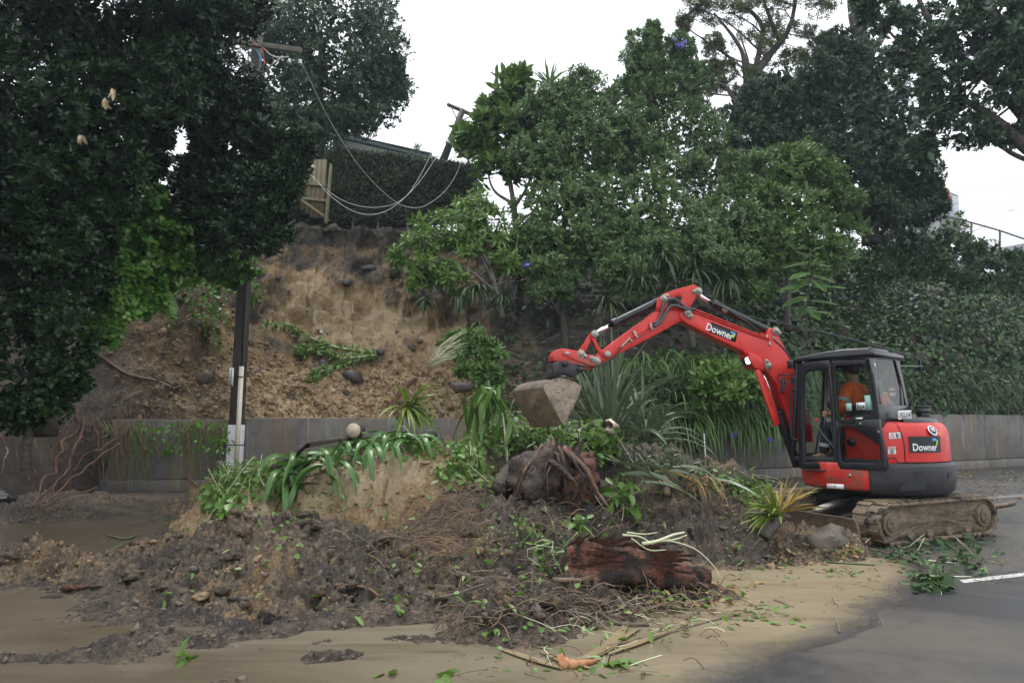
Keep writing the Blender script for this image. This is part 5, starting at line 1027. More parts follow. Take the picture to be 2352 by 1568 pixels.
for o in (.088, -.088):                                # horn plates with the opening between them
    out = [(1002, 335), (1004, 300), (1010, 252), (1062, 214), (1110, 196), (1190, 172), (1262, 153), (1286, 160), (1297, 208), (1272, 258), (1246, 300), (1215, 330)]
    inn = [(1078, 306), (1080, 290), (1086, 272), (1105, 256), (1125, 247), (1146, 238), (1163, 230), (1176, 234), (1182, 247), (1178, 262), (1168, 285), (1130, 308)]
    MB().ring(B1(out, o+.012), B1(inn, o+.012), -bn_*.024).build('horn_plate', MT['red'], ex, bevel=.005)
def pin(lst, half, r=.052, flag=None):
    for q in lst:
        c = B1([q])[0]; mb = MB(); mb.cyl(c+bn_*half, c+bn_*(half+.03), r, 18).cyl(c+bn_*(half+.03), c+bn_*(half+.045), r*.55, 12); mb.build('pin', MT['steel'], ex, bevel=.005)
def pin_flag(a, b, half):
    A, B = B1([a])[0], B1([b])[0]; e = nrm(B-A); s = np.cross(e, bn_); o = []
    for t_ in np.linspace(90, 270, 8): o.append(A+e*math.cos(R(t_))*.062+s*math.sin(R(t_))*.062)
    for t_ in np.linspace(-90, 90, 8): o.append(B+e*math.cos(R(t_))*.036+s*math.sin(R(t_))*.036)
    MB().prism([q+bn_*(half+.016) for q in o], -bn_*.016).build('pin_plate', MT['steel'], ex, bevel=.004); pin([a], half+.012, .04); pin([b], half+.012, .02)
pin_flag((1274, 208), (1245, 212), .10); pin_flag((1036, 260), (1058, 242), .10); pin_flag((1196, 356), (1216, 384), .118); pin_flag((1806, 482), (1830, 500), .108); pin_flag((1746, 722), (1734, 692), .135)
pin([(556, 503)], .10, .055); pin([(645, 643)], .095, .05)
pin_flag((462, 640), (490, 660), .105); pin_flag((570, 690), (534, 672), .105)
# hydraulic rams
def ram(a, b, c, r, name='ram', off=0.):
    A, B, C = B1([a, b, c], off); mb = MB(); mb.cyl(A, B, r, 18).cyl(B-nrm(B-A)*.09, B, r*1.18, 18); mb.build(name+'_barrel', MT['black'], ex, bevel=.005)
    MB().cyl(B, C, r*.52, 16).build(name+'_rod', MT['chrome'], ex)
ram((1800, 485), (1390, 285), (1280, 215), .062); ram((1030, 265), (695, 430), (556, 503), .06)
ram((1985, 1420), (1852, 1030), (1720, 720), .068)
slab('ram_guard', [(1693, 752), (1722, 742), (1770, 820), (1840, 1020), (1868, 1120), (1832, 1145), (1815, 1090)], .02, MT['red'], .115, .006)
slab('ram_guard', [(1693, 752), (1722, 742), (1840, 1020), (1868, 1120), (1832, 1145)], .02, MT['red'], -.1, .006)
mb = MB()
for k in range(2): mb.tube(curve_pts(B1([(1395, 282), (1480, 318), (1545, 358), (1640, 420), (1720, 480)], .09-.05*k), 12), .014, 6)
mb.build('ram_hose', MT['rubber'], ex, True); slab('hose_clamp', [(1462, 300), (1510, 322), (1500, 352), (1468, 332)], .05, MT['steel'], .04)
# hoses over the elbow
for k, pl in enumerate(([(1265, 325), (1205, 312), (1170, 280), (1120, 252), (1075, 265), (1048, 300), (1040, 350), (1020, 400), (985, 425)], [(1250, 340), (1190, 318), (1140, 300), (1100, 305), (1075, 340), (1050, 385), (1025, 420), (985, 445)])):
    mb = MB(); mb.tube(curve_pts(B1(pl, .125+.02*k), 26), .022, 8); mb.build('hose', MT['hose'], ex, True)
slab('hose_clamp', [(955, 418), (972, 420), (988, 470), (966, 474)], .02, MT['steel'], .11)
for k in range(2):
    mb = MB(); mb.tube(B1([(975, 440+22*k), (870, 500+18*k), (820, 530+16*k)], .105), .012, 6); mb.build('hard_line', MT['red'], ex, True)
    mb = MB(); mb.tube(curve_pts(B1([(1260, 322+20*k), (1340, 352+18*k), (1560, 440+16*k), (1700, 495+14*k), (1790, 528+12*k)], .118), 10), .011, 6); mb.build('hard_line', MT['red'], ex, True)
for q in ([(838, 476), (856, 474), (880, 524), (862, 528)], [(1768, 505), (1782, 504), (1784, 528), (1771, 530)], [(1815, 515), (1830, 518), (1828, 535), (1814, 532)], [(1788, 553), (1802, 556), (1800, 580), (1788, 576)], [(822, 530), (842, 545), (834, 552), (822, 545)]): slab('clip', q, .012, MT['steel'], .11, .003)
mb = MB(); mb.tube(curve_pts(B1([(820, 525), (785, 560), (755, 592)], .115), 6), .016, 8); mb.build('coupler', MT['steel'], ex)
mb = MB(); mb.tube(curve_pts(B1([(755, 592), (715, 650), (640, 710), (540, 725), (430, 712), (370, 722), (345, 745)], .125), 22), .011, 6); mb.build('hose', MT['rubber'], ex, True)
mb = MB(); mb.tube(curve_pts(B1([(590, 515), (630, 510), (655, 545), (645, 580), (600, 600)], .05), 12), .016, 6); mb.build('hose', MT['rubber'], ex, True)
for k in range(3): mb = MB(); mb.tube(curve_pts(B1([(1820, 540+8*k), (1880, 590+8*k), (1925, 650+8*k), (1955, 720)], .10-.06*k), 10), .016, 6); mb.build('hose', MT['rubber'], ex, True)
# linkage and hitch
for o in (.085, -.085):
    slab('lever_link', [(540, 488), (570, 485), (585, 505), (582, 540), (605, 590), (635, 622), (662, 628), (662, 655), (640, 664), (618, 648), (585, 600), (560, 545), (542, 520)], .016, MT['red'], o, .005)
    slab('bucket_link', [(535, 500), (560, 520), (520, 600), (490, 650), (455, 655), (445, 635), (500, 560)], .016, MT['red'], o*.75, .005)
slab('arm_tip', [(440, 615), (520, 640), (560, 640), (600, 680), (590, 712), (555, 740), (505, 742), (430, 700)], .095, MT['red'])
slab('hitch', [(278, 650), (300, 612), (335, 600), (368, 598), (470, 618), (520, 660), (560, 700), (545, 740), (500, 742), (440, 715), (330, 690), (282, 688)], .12, MT['reddirty'], bevel=.014)
slab('hitch_plate', [(352, 612), (385, 606), (440, 640), (560, 700), (590, 715), (560, 722), (450, 690), (345, 640)], .135, MT['reddirty'])
slab('hitch_latch', [(374, 616), (405, 624), (398, 645), (368, 638)], .14, MT['steel'], bevel=.004)
slab('tilt_hitch', [(300, 690), (330, 684), (400, 700), (480, 730), (470, 770), (430, 800), (400, 790), (360, 770), (300, 800), (255, 802), (268, 745)], .14, MT['iron'], bevel=.014)
slab('tilt_hitch', [(285, 700), (320, 690), (330, 760), (280, 790)], .2, MT['iron'], bevel=.012); MB().cyl(*(lambda c: (c+bn_*.14, c+bn_*.17))(B1([(348, 708)])[0]), .05, 14).build('pin', MT['iron'], ex); MB().cyl(*(lambda c: (c+bn_*.14, c+bn_*.17))(B1([(452, 750)])[0]), .045, 14).build('pin', MT['iron'], ex)
MB().cyl(*B1([(300, 790), (420, 790)], .02), .05, 14).build('tilt_ram', MT['steel'], ex)
# bucket: curved shell swept sideways, end plate caked in mud
bpl = B1([(212, 868), (262, 818), (335, 800), (430, 828), (476, 866), (448, 960), (395, 1060), (372, 1132), (352, 1128), (290, 1020), (232, 920)], .12); far = -(np.asarray(bd)*-.80)+np.array([0, .42, 0]); far = np.array([-.46, .28, -.05])
MB().prism(bpl, far*.97).build('bucket', MT['bucketsteel'], ex, bevel=.025)
cb_ = sum(bpl)/len(bpl); Vb = []; rings = 7
cx_ = [(212, 868), (235, 840), (262, 818), (298, 806), (335, 800), (380, 812), (430, 828), (455, 845), (476, 866), (466, 912), (448, 960), (422, 1010), (395, 1060), (383, 1098), (372, 1132), (352, 1128), (320, 1075), (290, 1020), (260, 970), (232, 920)]
bq = np.array(B1(cx_, .125)); ccen = bq.mean(0)
for j in range(rings):
    k_ = 1-j/(rings-1)*.96; Vb += list(ccen+(bq-ccen)*k_+bn_*.03*math.sin(min(1, j/2.5)*1.57))
Vb = np.array(Vb); Vb += np.outer(.055*fbm(Vb*6, 4, 8)+.03*fbm(Vb*18, 3, 9), bn_); n_ = len(bq)
obj('mud_clump', Vb, [(j*n_+i, j*n_+(i+1) % n_, (j+1)*n_+(i+1) % n_, (j+1)*n_+i) for j in range(rings-1) for i in range(n_)]+[tuple((rings-1)*n_+i for i in range(n_))], MT['bucketmud'], ex, True)
MB().prism([q+far*1.0 for q in bpl[2:5]]+[q+far*1.0 for q in bpl[5:7]], far*.02).build('side_plate', MT['bucketsteel'], ex)
# boom name panel
dq = B1([(1386, 414), (1570, 488), (1553, 556), (1367, 482)], .1085); plate('name_panel', dq, -bn_, .003, MT['decal'], ex, 0)
er = nrm(dq[1]-dq[0]); eu = nrm(np.cross(bn_, er)); cD = (dq[0]+dq[1]+dq[2]+dq[3])/4
text('lettering', 'Downer', cD-er*.055-eu*.012, er, eu, .112, MT['white'], ex, .92)
plate('emblem', B1([(1522, 478), (1556, 489), (1552, 506), (1518, 494)], .112), -bn_, .002, MT['blue'], ex, 0); plate('emblem', B1([(1540, 496), (1553, 500), (1544, 530), (1532, 526)], .113), -bn_, .002, MT['lime'], ex, 0)
text('clip_lettering', 'S', B1([(1822, 524)], .125)[0], er, eu, .03, MT['ink'], ex)
# lit work lamp under the boom
m, t, p, o_ = newmat('lamp_glow'); p.inputs['Emission Color'].default_value = (1, .93, .8, 1); p.inputs['Emission Strength'].default_value = 6; MT['lamp'] = m
slab('work_lamp', [(1618, 664), (1640, 655), (1672, 708), (1640, 714), (1622, 700)], .05, MT['black'], .10); slab('lamp_lens', [(1622, 668), (1638, 660), (1658, 700), (1640, 708), (1628, 696)], .004, MT['lamp'], .156, .003)
# mirror, grab rail at the cab front
g = lambda lst, y: pts2(lst, y)
mb = MB(); mb.tube(curve_pts(pts2([(238, 395), (205, 410), (197, 440), (197, 700), (215, 735), (240, 750)], YC), 16), .014, 7); mb.build('grab_rail', MT['black'], ex, True)
mb = MB(); mb.tube(pts2([(225, 345), (170, 342), (108, 340), (106, 312), (115, 293), (215, 290)], YC), .012, 6); mb.build('mirror_arm', MT['black'], ex); MB().prism(pts2([(128, 310), (148, 306), (150, 370), (142, 420), (125, 426), (122, 380)], YC+.02), -Lv*.05).build('mirror', MT['iron'], ex, bevel=.012)
plate('mirror_bracket', pts2([(198, 306), (225, 304), (226, 352), (200, 354)], YC+.01), -Lv, .04, MT['black'], ex)
# skirt marks
def skirt(lst): return [on_plane(*c2(*q), W(0, .995, 0), Lv) for q in lst]
text('model_lettering', 'U55-4', skirt([(508, 1018)])[0], -Fv, Zv, .058, MT['greyprint'], ex, 1.25); plate('white_label', skirt([(446, 1050), (566, 1056), (567, 1088), (450, 1084)]), -Lv, .002, MT['white'], ex, 0)
plate('label_mark', [q+Lv*.003 for q in skirt([(503, 1060), (510, 1066), (508, 1080), (502, 1068)])], -Lv, .002, MT['ink'], ex, 0)
plate('sill_tread', skirt([(275, 952), (440, 956), (438, 966), (278, 962)]), -Lv, .05, MT['iron'], ex); MB().cyl(*(lambda c: (c, c+Lv*.015))(skirt([(610, 994)])[0]), .022, 14).build('lock', MT['steel'], ex)
plate('corner_sticker', [q for q in pts2([(276, 197), (289, 196), (290, 210), (277, 211)], YC+.01)], -Lv, .002, MT['white'], ex, 0)

# ------------------------------------------------------------------ operator
YP = .50
q2 = lambda x, y, yp=YP: on_plane(*c2(x, y), W(0, yp, 0), Lv)
hip, chest, neck, head = W(-.10, .47, 1.52), q2(650, 420), q2(628, 345), q2(618, 300)
shl, shr = chest+Lv*.19+Zv*.06+Fv*.03, chest-Lv*.19+Zv*.06+Fv*.03
def skinned(name, J, E, mat, parent, sub=2):
    me = bpy.data.meshes.new(name); o0 = WLOC[parent.name]; me.from_pydata([tuple(np.asarray(p)-o0) for p, r in J], E, []); me.materials.append(mat)
    o = bpy.data.objects.new(name, me); put(o, parent, o0); s = o.modifiers.new('skin', 'SKIN')
    for v, (p, r) in zip(me.skin_vertices[0].data, J): v.radius = (r, r) if np.isscalar(r) else r
    me.skin_vertices[0].data[0].use_root = True; s.use_smooth_shade = True
    u = o.modifiers.new('sub', 'SUBSURF'); u.levels = sub; u.render_levels = sub; return o
person = thing('person', hip-Zv*.05, 'seated digger driver in an orange jacket and dark striped trousers leaning forward in the cab', 'person')
hl, hr = q2(462, 565, .78), W(.20, .25, 1.76)
el_, er_ = (shl+hl)/2-Zv*.13+Lv*.05-Fv*.06, (shr+hr)/2-Zv*.12-Lv*.04-Fv*.05
kl, kr = q2(452, 650, .62), W(.36, .34, 1.5)
al, ar = q2(425, 850, .62), W(.42, .34, 1.16)
tl, tr = q2(345, 868, .62), W(.60, .34, 1.11)
hpl, hpr = hip+Lv*.10, hip-Lv*.10
J = [(hip, .15), ((hip+chest)/2, .15), (chest, .16), (neck, .065), (head, .10), (head+Zv*.10+Fv*.02, .085), (shl, .085), (el_, .055), (hl, .035), (shr, .085), (er_, .055), (hr, .035), (hpl, .10), (kl, .07), (al, .045), (hpr, .10), (kr, .07), (ar, .045), (tl, .035), (tr, .035)]
E = [(0, 1), (1, 2), (2, 3), (3, 4), (4, 5), (2, 6), (6, 7), (7, 8), (2, 9), (9, 10), (10, 11), (0, 12), (12, 13), (13, 14), (0, 15), (15, 16), (16, 17), (14, 18), (17, 19)]
skinned('body', J, E, MT['skin'], person)
skinned('jacket', [(hip+Zv*.04, .175), ((hip+chest)/2, .18), (chest, .19), (neck-Fv*.01, .09), (shl, .105), (el_, .08), (hl+(el_-hl)*.22, .06), (shr, .105), (er_, .08), (hr+(er_-hr)*.22, .06)], [(0, 1), (1, 2), (2, 3), (2, 4), (4, 5), (5, 6), (2, 7), (7, 8), (8, 9)], MT['hivis'], person)
skinned('trousers', [(hip, .16), (hpl, .118), (kl, .09), (al, .075), (hpr, .118), (kr, .09), (ar, .075)], [(0, 1), (1, 2), (2, 3), (0, 4), (4, 5), (5, 6)], MT['navy'], person)
for a, b in ((al, tl), (ar, tr)): skinned('boot', [(a+Zv*.03, .065), (a-Zv*.04, .06), ((a+b)/2-Zv*.045, .058), (b-Zv*.05, .045)], [(0, 1), (1, 2), (2, 3)], MT['boot'], person)
MB().ball(head+Zv*.10-Fv*.005, (.118, .118, .115), 16, 12).build('hair', MT['hair'], person, True)
fc = head+Fv*.09+Zv*.03; MB().ball(fc+Fv*.02, (.022, .022, .03), 8, 6).build('nose', MT['skin'], person, True)
for s in (1, -1): MB().ball(fc+Lv*s*.035+Zv*.03+Fv*.002, .014, 8, 6).build('eye', MT['white'], person, True); MB().ball(head+Lv*s*.10+Zv*.02, (.02, .02, .035), 8, 6).build('ear', MT['skin'], person, True)
for q, g_ in ((hl, Fv), (hr, Fv)):                      # gripping fingers
    for k in range(4): mb = MB(); o_k = q+Zv*(.03-.02*k)+Fv*.025; mb.tube(curve_pts([o_k-Lv*.01, o_k+Fv*.05+Lv*.02, o_k+Fv*.055-Lv*.02, o_k+Fv*.02-Lv*.035], 8), [.011, .011, .0105, .010, .0095, .009, .0085, .007], 6); mb.build('finger', MT['skin'], person, True)
    mb = MB(); mb.tube(curve_pts([q+Lv*.03, q+Lv*.045+Fv*.03+Zv*.02, q+Fv*.05+Zv*.045], 6), [.014, .013, .012, .012, .011, .009], 6); mb.build('thumb', MT['skin'], person, True)
def band(a, b, r, name='reflective_band'): MB().tube([a, b], r, 14, False).build(name, MT['tape'], person, True)
band(kl+(al-kl)*.58, kl+(al-kl)*.70, [.088, .086]); band(kl+(hpl-kl)*.18-Fv*.01, kl+(hpl-kl)*.32, [.103, .108]); band(kr+(ar-kr)*.55, kr+(ar-kr)*.68, [.088, .086]); band(shl+(el_-shl)*.45, shl+(el_-shl)*.62, [.098, .094])
# jacket draped over the seat back
jk = thing('jacket', W(-.33, .40, 1.75), 'orange high-visibility jacket with grey tape hung behind the seat, seen through the rear window', 'jacket')
jp = ptsR([(818, 420), (850, 404), (878, 412), (890, 455), (932, 515), (880, 518), (842, 518), (822, 470)], -.34); Vj = []
cj = sum(jp)/8
mb = MB(); mb.prism(jp, Fv*.07); mb.build('cloth', MT['hivis'], jk, bevel=.03)
plate('tape', ptsR([(868, 470), (884, 462), (925, 512), (905, 516)], -.352), Fv, .02, MT['tape'], jk); plate('tape', ptsR([(835, 425), (858, 415), (862, 428), (842, 440)], -.352), Fv, .02, MT['tape'], jk)
# ------------------------------------------------------------------ poles, cables, fence, houses
c6 = lambda x, y: (x*.36624, y*.36624)
c7 = lambda x, y: (x*.36624+574.2, y*.36624)
bx0, tx0 = P(536, 1112, 15.9), P(592, 76, 15.9)
pole = thing('utility_pole', bx0, 'dark square timber utility pole with white painted base and cream pipe', 'utility pole')
ax_ = nrm(tx0-bx0); sx_ = nrm(np.cross(ax_, [0, 1., 0])); sx_ = sx_ if sx_[0] > 0 else -sx_; sy_ = np.cross(ax_, sx_); sy_ = sy_ if sy_[1] < 0 else -sy_
Lp = np.linalg.norm(tx0-bx0)
def taper(z0, z1, w0, w1, grow=0.):
    V = []
    for z, w_ in ((z0, w0), (z1, w1)):
        for i, j in ((-1, -1), (1, -1), (1, 1), (-1, 1)): V.append(bx0+ax_*z+sx_*(w_*.5+grow)*i+sy_*(w_*.42+grow)*j)
    return V, [(0, 1, 2, 3), (4, 7, 6, 5), (0, 4, 5, 1), (1, 5, 6, 2), (2, 6, 7, 3), (3, 7, 4, 0)]
V, F = taper(-.2, Lp, .30, .20); MB().add(V, F).build('post', MT['pole'], pole, bevel=.02)
zb = (P(530, 975, 15.9)-bx0)@ax_; V, F = taper(-.2, zb, .30, .29, .006); MB().add(V, F).build('painted_base', MT['polewhite'], pole, bevel=.01)
pt = lambda u, v: P(u, v, 15.9)
mb = MB(); mb.tube([pt(541, 1100)+sx_*.06+sy_*.14, pt(553, 842)+sx_*.07+sy_*.13], .055, 12); mb.build('conduit', MT['pvc'], pole, True)
mb = MB(); mb.tube([pt(553, 842)+sx_*.07+sy_*.13, pt(570, 560)+sx_*.03+sy_*.14, pt(588, 150)+sx_*.03+sy_*.12], .018, 6); mb.build('riser_cable', MT['rubber'], pole)
for v in (866, 1021): c_ = pt(np.interp(v, [842, 1100], [553, 541]), v)+sx_*.06+sy_*.14; MB().cyl(c_-ax_*.012, c_+ax_*.012, .062, 12).build('pipe_strap', MT['wire'], pole)
c_ = pt(np.interp(1021, [76, 1112], [592, 536]), 1021); MB().box(c_, sx_, sy_, ax_, (.158, .136, .012)).build('strap', MT['wire'], pole)
pc_ = pt(536.5, 866)+sy_*.132; MB().box(pc_, sx_, sy_, ax_, (.052, .004, .21)).build('number_plate', MT['white'], pole)
for k, ch in enumerate('303847'):
    V, F = TXT[ch]; k_ = .052/(V[:, 1].max()-V[:, 1].min()); X = pc_+ax_*(.165-.058*k)+np.outer(V[:, 0]*k_, sx_)+np.outer(V[:, 1]*k_, ax_)+sy_*.008; obj('digit', X, F, MT['ink'], pole)
for k in (-.02, .0, .02): MB().box(pc_-ax_*.185+sx_*k+sy_*.006, sx_, sy_, ax_, (.006, .002, .018)).build('plate_mark', MT['ink'], pole)
ca_, cb2 = P(478, 96, 16.0), P(697, 126, 15.6); e_ = nrm(cb2-ca_); u_ = nrm(np.cross(np.cross(e_, [0, 0, 1.]), e_)); n_ = np.cross(e_, u_)
MB().box((ca_+cb2)/2+n_*0+np.array([0, -.18, 0]), e_, n_, u_, (np.linalg.norm(cb2-ca_)/2, .05, .062)).build('crossarm', MT['oldwood'], pole, bevel=.01)
for a, b in (((650, 130), (612, 160)), ((530, 112), (580, 158))): MB().cyl(P(*a, 15.6), P(*b, 15.72), .022, 6).build('brace', MT['galv'], pole)
for u, v in ((665, 136), (690, 138), (520, 110), (550, 112)):
    q = P(u, v, 15.55); MB().cyl(q, q-Zv*.07, .035, 10).cyl(q-Zv*.07, q-Zv*.1, .05, 10).build('insulator', MT['polewhite'], pole)
for k, (cl, lst) in enumerate((('pvc', [(600, 105), (612, 118), (625, 128), (645, 133), (663, 130)]), ('blue', [(590, 116), (598, 130), (598, 142)]), ('red', [(582, 104), (600, 108), (606, 132), (608, 150)]))):
    mb = MB(); mb.tube(curve_pts([P(u, v, 15.55) for u, v in lst], 12), .012, 5); mb.build('jumper_wire', MT[cl], pole)
lp = thing('utility_pole', P(1020, 360, 28), 'old timber power pole tilting steeply against white sky above the hedge', 'utility pole')
mb = MB(); mb.tube([P(*c7(1200, 1040), 28), P(*c7(1335, 688), 28)], [.17, .13], 10); mb.build('post', MT['pole'], lp, True)
a, b = P(*c7(1238, 655), 28), P(*c7(1440, 742), 28); MB().cyl(a, b, .085, 6).build('crossarm', MT['pole'], lp)
for q in ((1262, 672, 1300, 752), (1390, 728, 1316, 762)): MB().cyl(P(*c7(q[0], q[1]), 27.9), P(*c7(q[2], q[3]), 27.9), .025, 6).build('brace', MT['pole'], lp)
MB().box(P(*c7(1292, 855), 27.8), [1, 0, 0], [0, 1, 0], nrm([.3, 0, 1]), (.18, .1, .14)).build('junction_box', MT['wire'], lp); MB().ball(P(*c7(1240, 893), 27.8), .11, 8, 6).build('insulator', MT['galv'], lp)
for lab, lst, d0, d1, r_, mt in (('white cable looping lowest across the hedge from the timber fence', [(395, 1105), (490, 1215), (600, 1300), (690, 1338), (770, 1345), (850, 1325), (930, 1275), (1020, 1190), (1100, 1090), (1185, 960)], 20.6, 22.2, .010, 'cable'),
        ('white cable sagging just above its twin in front of the hedge', [(380, 1100), (440, 1155), (520, 1220), (600, 1265), (700, 1295), (800, 1300), (900, 1280), (985, 1225), (1050, 1130), (1100, 1040), (1135, 965)], 20.5, 22.2, .009, 'cable'),
        ('slack cable dropping from the utility pole crossarm and rising over the far hedge', [(330, 410), (380, 510), (450, 660), (520, 790), (620, 950), (700, 1060), (800, 1170), (920, 1270), (1000, 1300), (1070, 1300), (1150, 1260), (1230, 1190), (1290, 1100), (1330, 1000)], 15.6, 22.3, .009, 'cable')):
    n = len(lst); ds = np.minimum(d1, d0+(d1-d0)*np.linspace(0, 1.6, n)); ds = np.minimum(ds, 21.9)
    mb = MB(); mb.tube(curve_pts([P(*c7(*q), d) for q, d in zip(lst, ds)], 60), r_, 5); tag(mb.build('hanging_cable', MT[mt], smooth=True), lab, 'cable')
mb = MB(); mb.tube(curve_pts([P(*c7(860, 790), 27.9), P(*c7(1050, 735), 27.9), P(*c7(1255, 674), 27.9)], 12), .008, 4); tag(mb.build('overhead_wire', MT['wire']), 'thin wire running level to the tilting pole from the round tree', 'wire')
for i, (lab, a, b) in enumerate((('highest overhead wire near the white building', (2195, 442, 2352, 409), 38), ('overhead wire just under the highest one, below the roof line', (2195, 444, 2352, 417), 38), ('overhead wire third from the top, crossing level by the white building', (2180, 468, 2352, 455), 38), ('lowest level overhead wire beside the white building', (2175, 499, 2352, 477), 38), ('slanting overhead wire that crosses the lowest level one', (2230, 535, 2352, 463), 36))):
    A = P(a[0], a[1], b); B = P(a[2]+60, a[3]+(a[3]-a[1])*60/(a[2]-a[0]), b-4); mb = MB(); mb.tube(curve_pts([A, (A+B)/2-Zv*.08, B], 10), .014, 4); tag(mb.build('overhead_wire', MT['wire']), lab, 'wire')
# timber fence hanging over the lip
fd = 21.6
fe = thing('timber_fence', P(*c7(475, 1395), fd), 'broken end of a timber paling fence hanging over the top of the slip', 'fence')
F7 = lambda x, y, o=0.: P(*c7(x, y), fd+o)
MB().prism([F7(500, 1022), F7(513, 1030), F7(483, 1398), F7(463, 1398)], [0, .13, 0]).build('post', MT['fence'], fe, bevel=.008)
xs = np.linspace(468, 200, 10); yb = [1370, 1368, 1362, 1338, 1312, 1290, 1270, 1252, 1235, 1220]
for k in range(9):
    x1, x0 = xs[k]-1.2, xs[k+1]+1.2; MB().prism([F7(x0+14, 1000, .16), F7(x1+14, 1000, .16), F7(x1-4, yb[k], .16), F7(x0-4, yb[k]-2, .16)], [0, .022, 0]).build('board', MT['fence'], fe)
for y in (1150, 1246): MB().prism([F7(200, y-24, .06), F7(480, y+2, .06), F7(478, y+20, .06), F7(198, y-8, .06)], [0, .09, 0]).build('rail', MT['fence'], fe, bevel=.006)
MB().prism([F7(298, 1245, .03), F7(312, 1238, .03), F7(466, 1345, .03), F7(462, 1362, .03)], [0, .05, 0]).build('brace', MT['fence'], fe, bevel=.006)
MB().prism([F7(485, 1362, .1), F7(500, 1385, .1), F7(470, 1392, .1), F7(468, 1380, .1)], [0, .05, 0]).build('offcut', MT['fence'], fe)
# house behind the hedge
hs = thing('house', P(880, 420, 27), 'low grey-green house with a dark gutter just visible over the hedge', 'house')
hl_ = [P(*c7(520, 850), 26.5), P(*c7(1120, 985), 30.5)]; dn = np.array([0, 0, -3.2]); back = np.array([-1.2, 5, 0])
MB().prism([hl_[0]+dn*.03, hl_[1]+dn*.03, hl_[1]+dn, hl_[0]+dn], back).build('wall', MT['houseg'], hs)
ev = nrm(hl_[1]-hl_[0]); MB().prism([hl_[0]+[0, -.35, .02], hl_[1]+[0, -.35, .02], hl_[1]+[0, -.35, -.17], hl_[0]+[0, -.35, -.17]], [0, .12, 0]).build('gutter', MT['gutter'], hs, bevel=.02)
MB().prism([hl_[0]+[0, -.28, .03], hl_[1]+[.2, -.28, .03], hl_[1]+[.2, .1, .25]+back*.4, hl_[0]+[0, .1, .25]+back*.4], [0, 0, .06]).build('roof', MT['gutter'], hs)
q = hl_[0]+(hl_[1]-hl_[0])*.73+np.array([0, -.3, -.2]); MB().tube([q, q-Zv*.15+[-.02, .12, 0], q-Zv*1.5+[-.03, .2, 0]], .035, 8).build('downpipe', MT['gutter'], hs)
# white building with tiled parapet
c8 = lambda x, y: (x*.14650+2009.7, y*.14650+401.9)
wb = thing('building', P(2180, 540, 45), 'white rendered building with terracotta tile coping behind the chain link fence', 'building')
A8 = lambda x, y, d=45.: P(*c8(x, y), d)
MB().prism([A8(820, 200, 44), A8(1165, 275, 44), A8(1165, 1150, 44), A8(150, 1150, 44), A8(150, 620, 44), A8(700, 620, 44)], [1.5, 5, 0]).build('wall', MT['render'], wb)
MB().prism([A8(1165, 270, 44), A8(1312, 330, 46), A8(1340, 1000, 46), A8(1165, 1100, 44)], [-.3, 3, 0]).build('wall', MT['render'], wb)
MB().prism([A8(1160, 262, 43.9), A8(1316, 322, 45.9), A8(1316, 334, 45.9), A8(1160, 276, 43.9)], [-.3, 3, 0]).build('coping', MT['gutter'], wb)
for row in range(2):
    for k in range(8):
        t_ = k/8; x0, y0 = 835+t_*320+row*22, 180+t_*70+row*72; a = A8(x0, y0, 43.6-row*.3); b = A8(x0+14, y0+74, 43.3-row*.3)
        mb = MB(); mb.tube([a, b], .20, 8); mb.build('tile', MT['terracotta'], wb)
for x, y in ((1000, 575), (1068, 590)):
    f = MB().ring([A8(x, y, 43.9), A8(x+55, y+12, 43.9), A8(x+55, y+85, 43.9), A8(x, y+75, 43.9)], [A8(x+8, y+10, 43.9), A8(x+47, y+18, 43.9), A8(x+47, y+77, 43.9), A8(x+8, y+67, 43.9)], [0, .1, 0]).build('window', MT['white'], wb)
    MB().add([A8(x+8, y+10, 43.95), A8(x+47, y+18, 43.95), A8(x+47, y+77, 43.95), A8(x+8, y+67, 43.95)], [(0, 1, 2, 3)]).build('pane', MT['pane'], f)
MB().box(A8(1145, 437, 43.8), [1, 0, 0], [0, 1, 0], Zv, (.09, .1, .1)).build('vent', MT['pane'], wb)
lw = thing('outbuilding', A8(1700, 1250, 40), 'low grey outbuilding roof seen through the chain link fence', 'building'); MB().prism([A8(1750, 1165, 40), A8(2080, 1120, 40), A8(2400, 1060, 40), A8(2400, 1300, 40), A8(1750, 1300, 40)], [0, 3, 0]).build('wall', MT['galv'], lw)
sh_ = thing('gatepost', A8(1480, 1100, 39), 'small white pier with a tiled cap behind the chain link fence', 'pier'); MB().prism([A8(1430, 990, 39), A8(1530, 1000, 39), A8(1530, 1150, 39), A8(1430, 1150, 39)], [0, 1, 0]).build('pier', MT['render'], sh_); MB().prism([A8(1420, 960, 38.9), A8(1545, 985, 38.9), A8(1540, 1000, 38.9), A8(1430, 990, 38.9)], [0, 1.2, 0]).build('cap', MT['gutter'], sh_); MB().prism([A8(1385, 950, 38.9), A8(1430, 962, 38.9), A8(1465, 1050, 38.7), A8(1390, 1030, 38.7)], [0, .3, 0]).build('tile', MT['terracotta'], sh_)
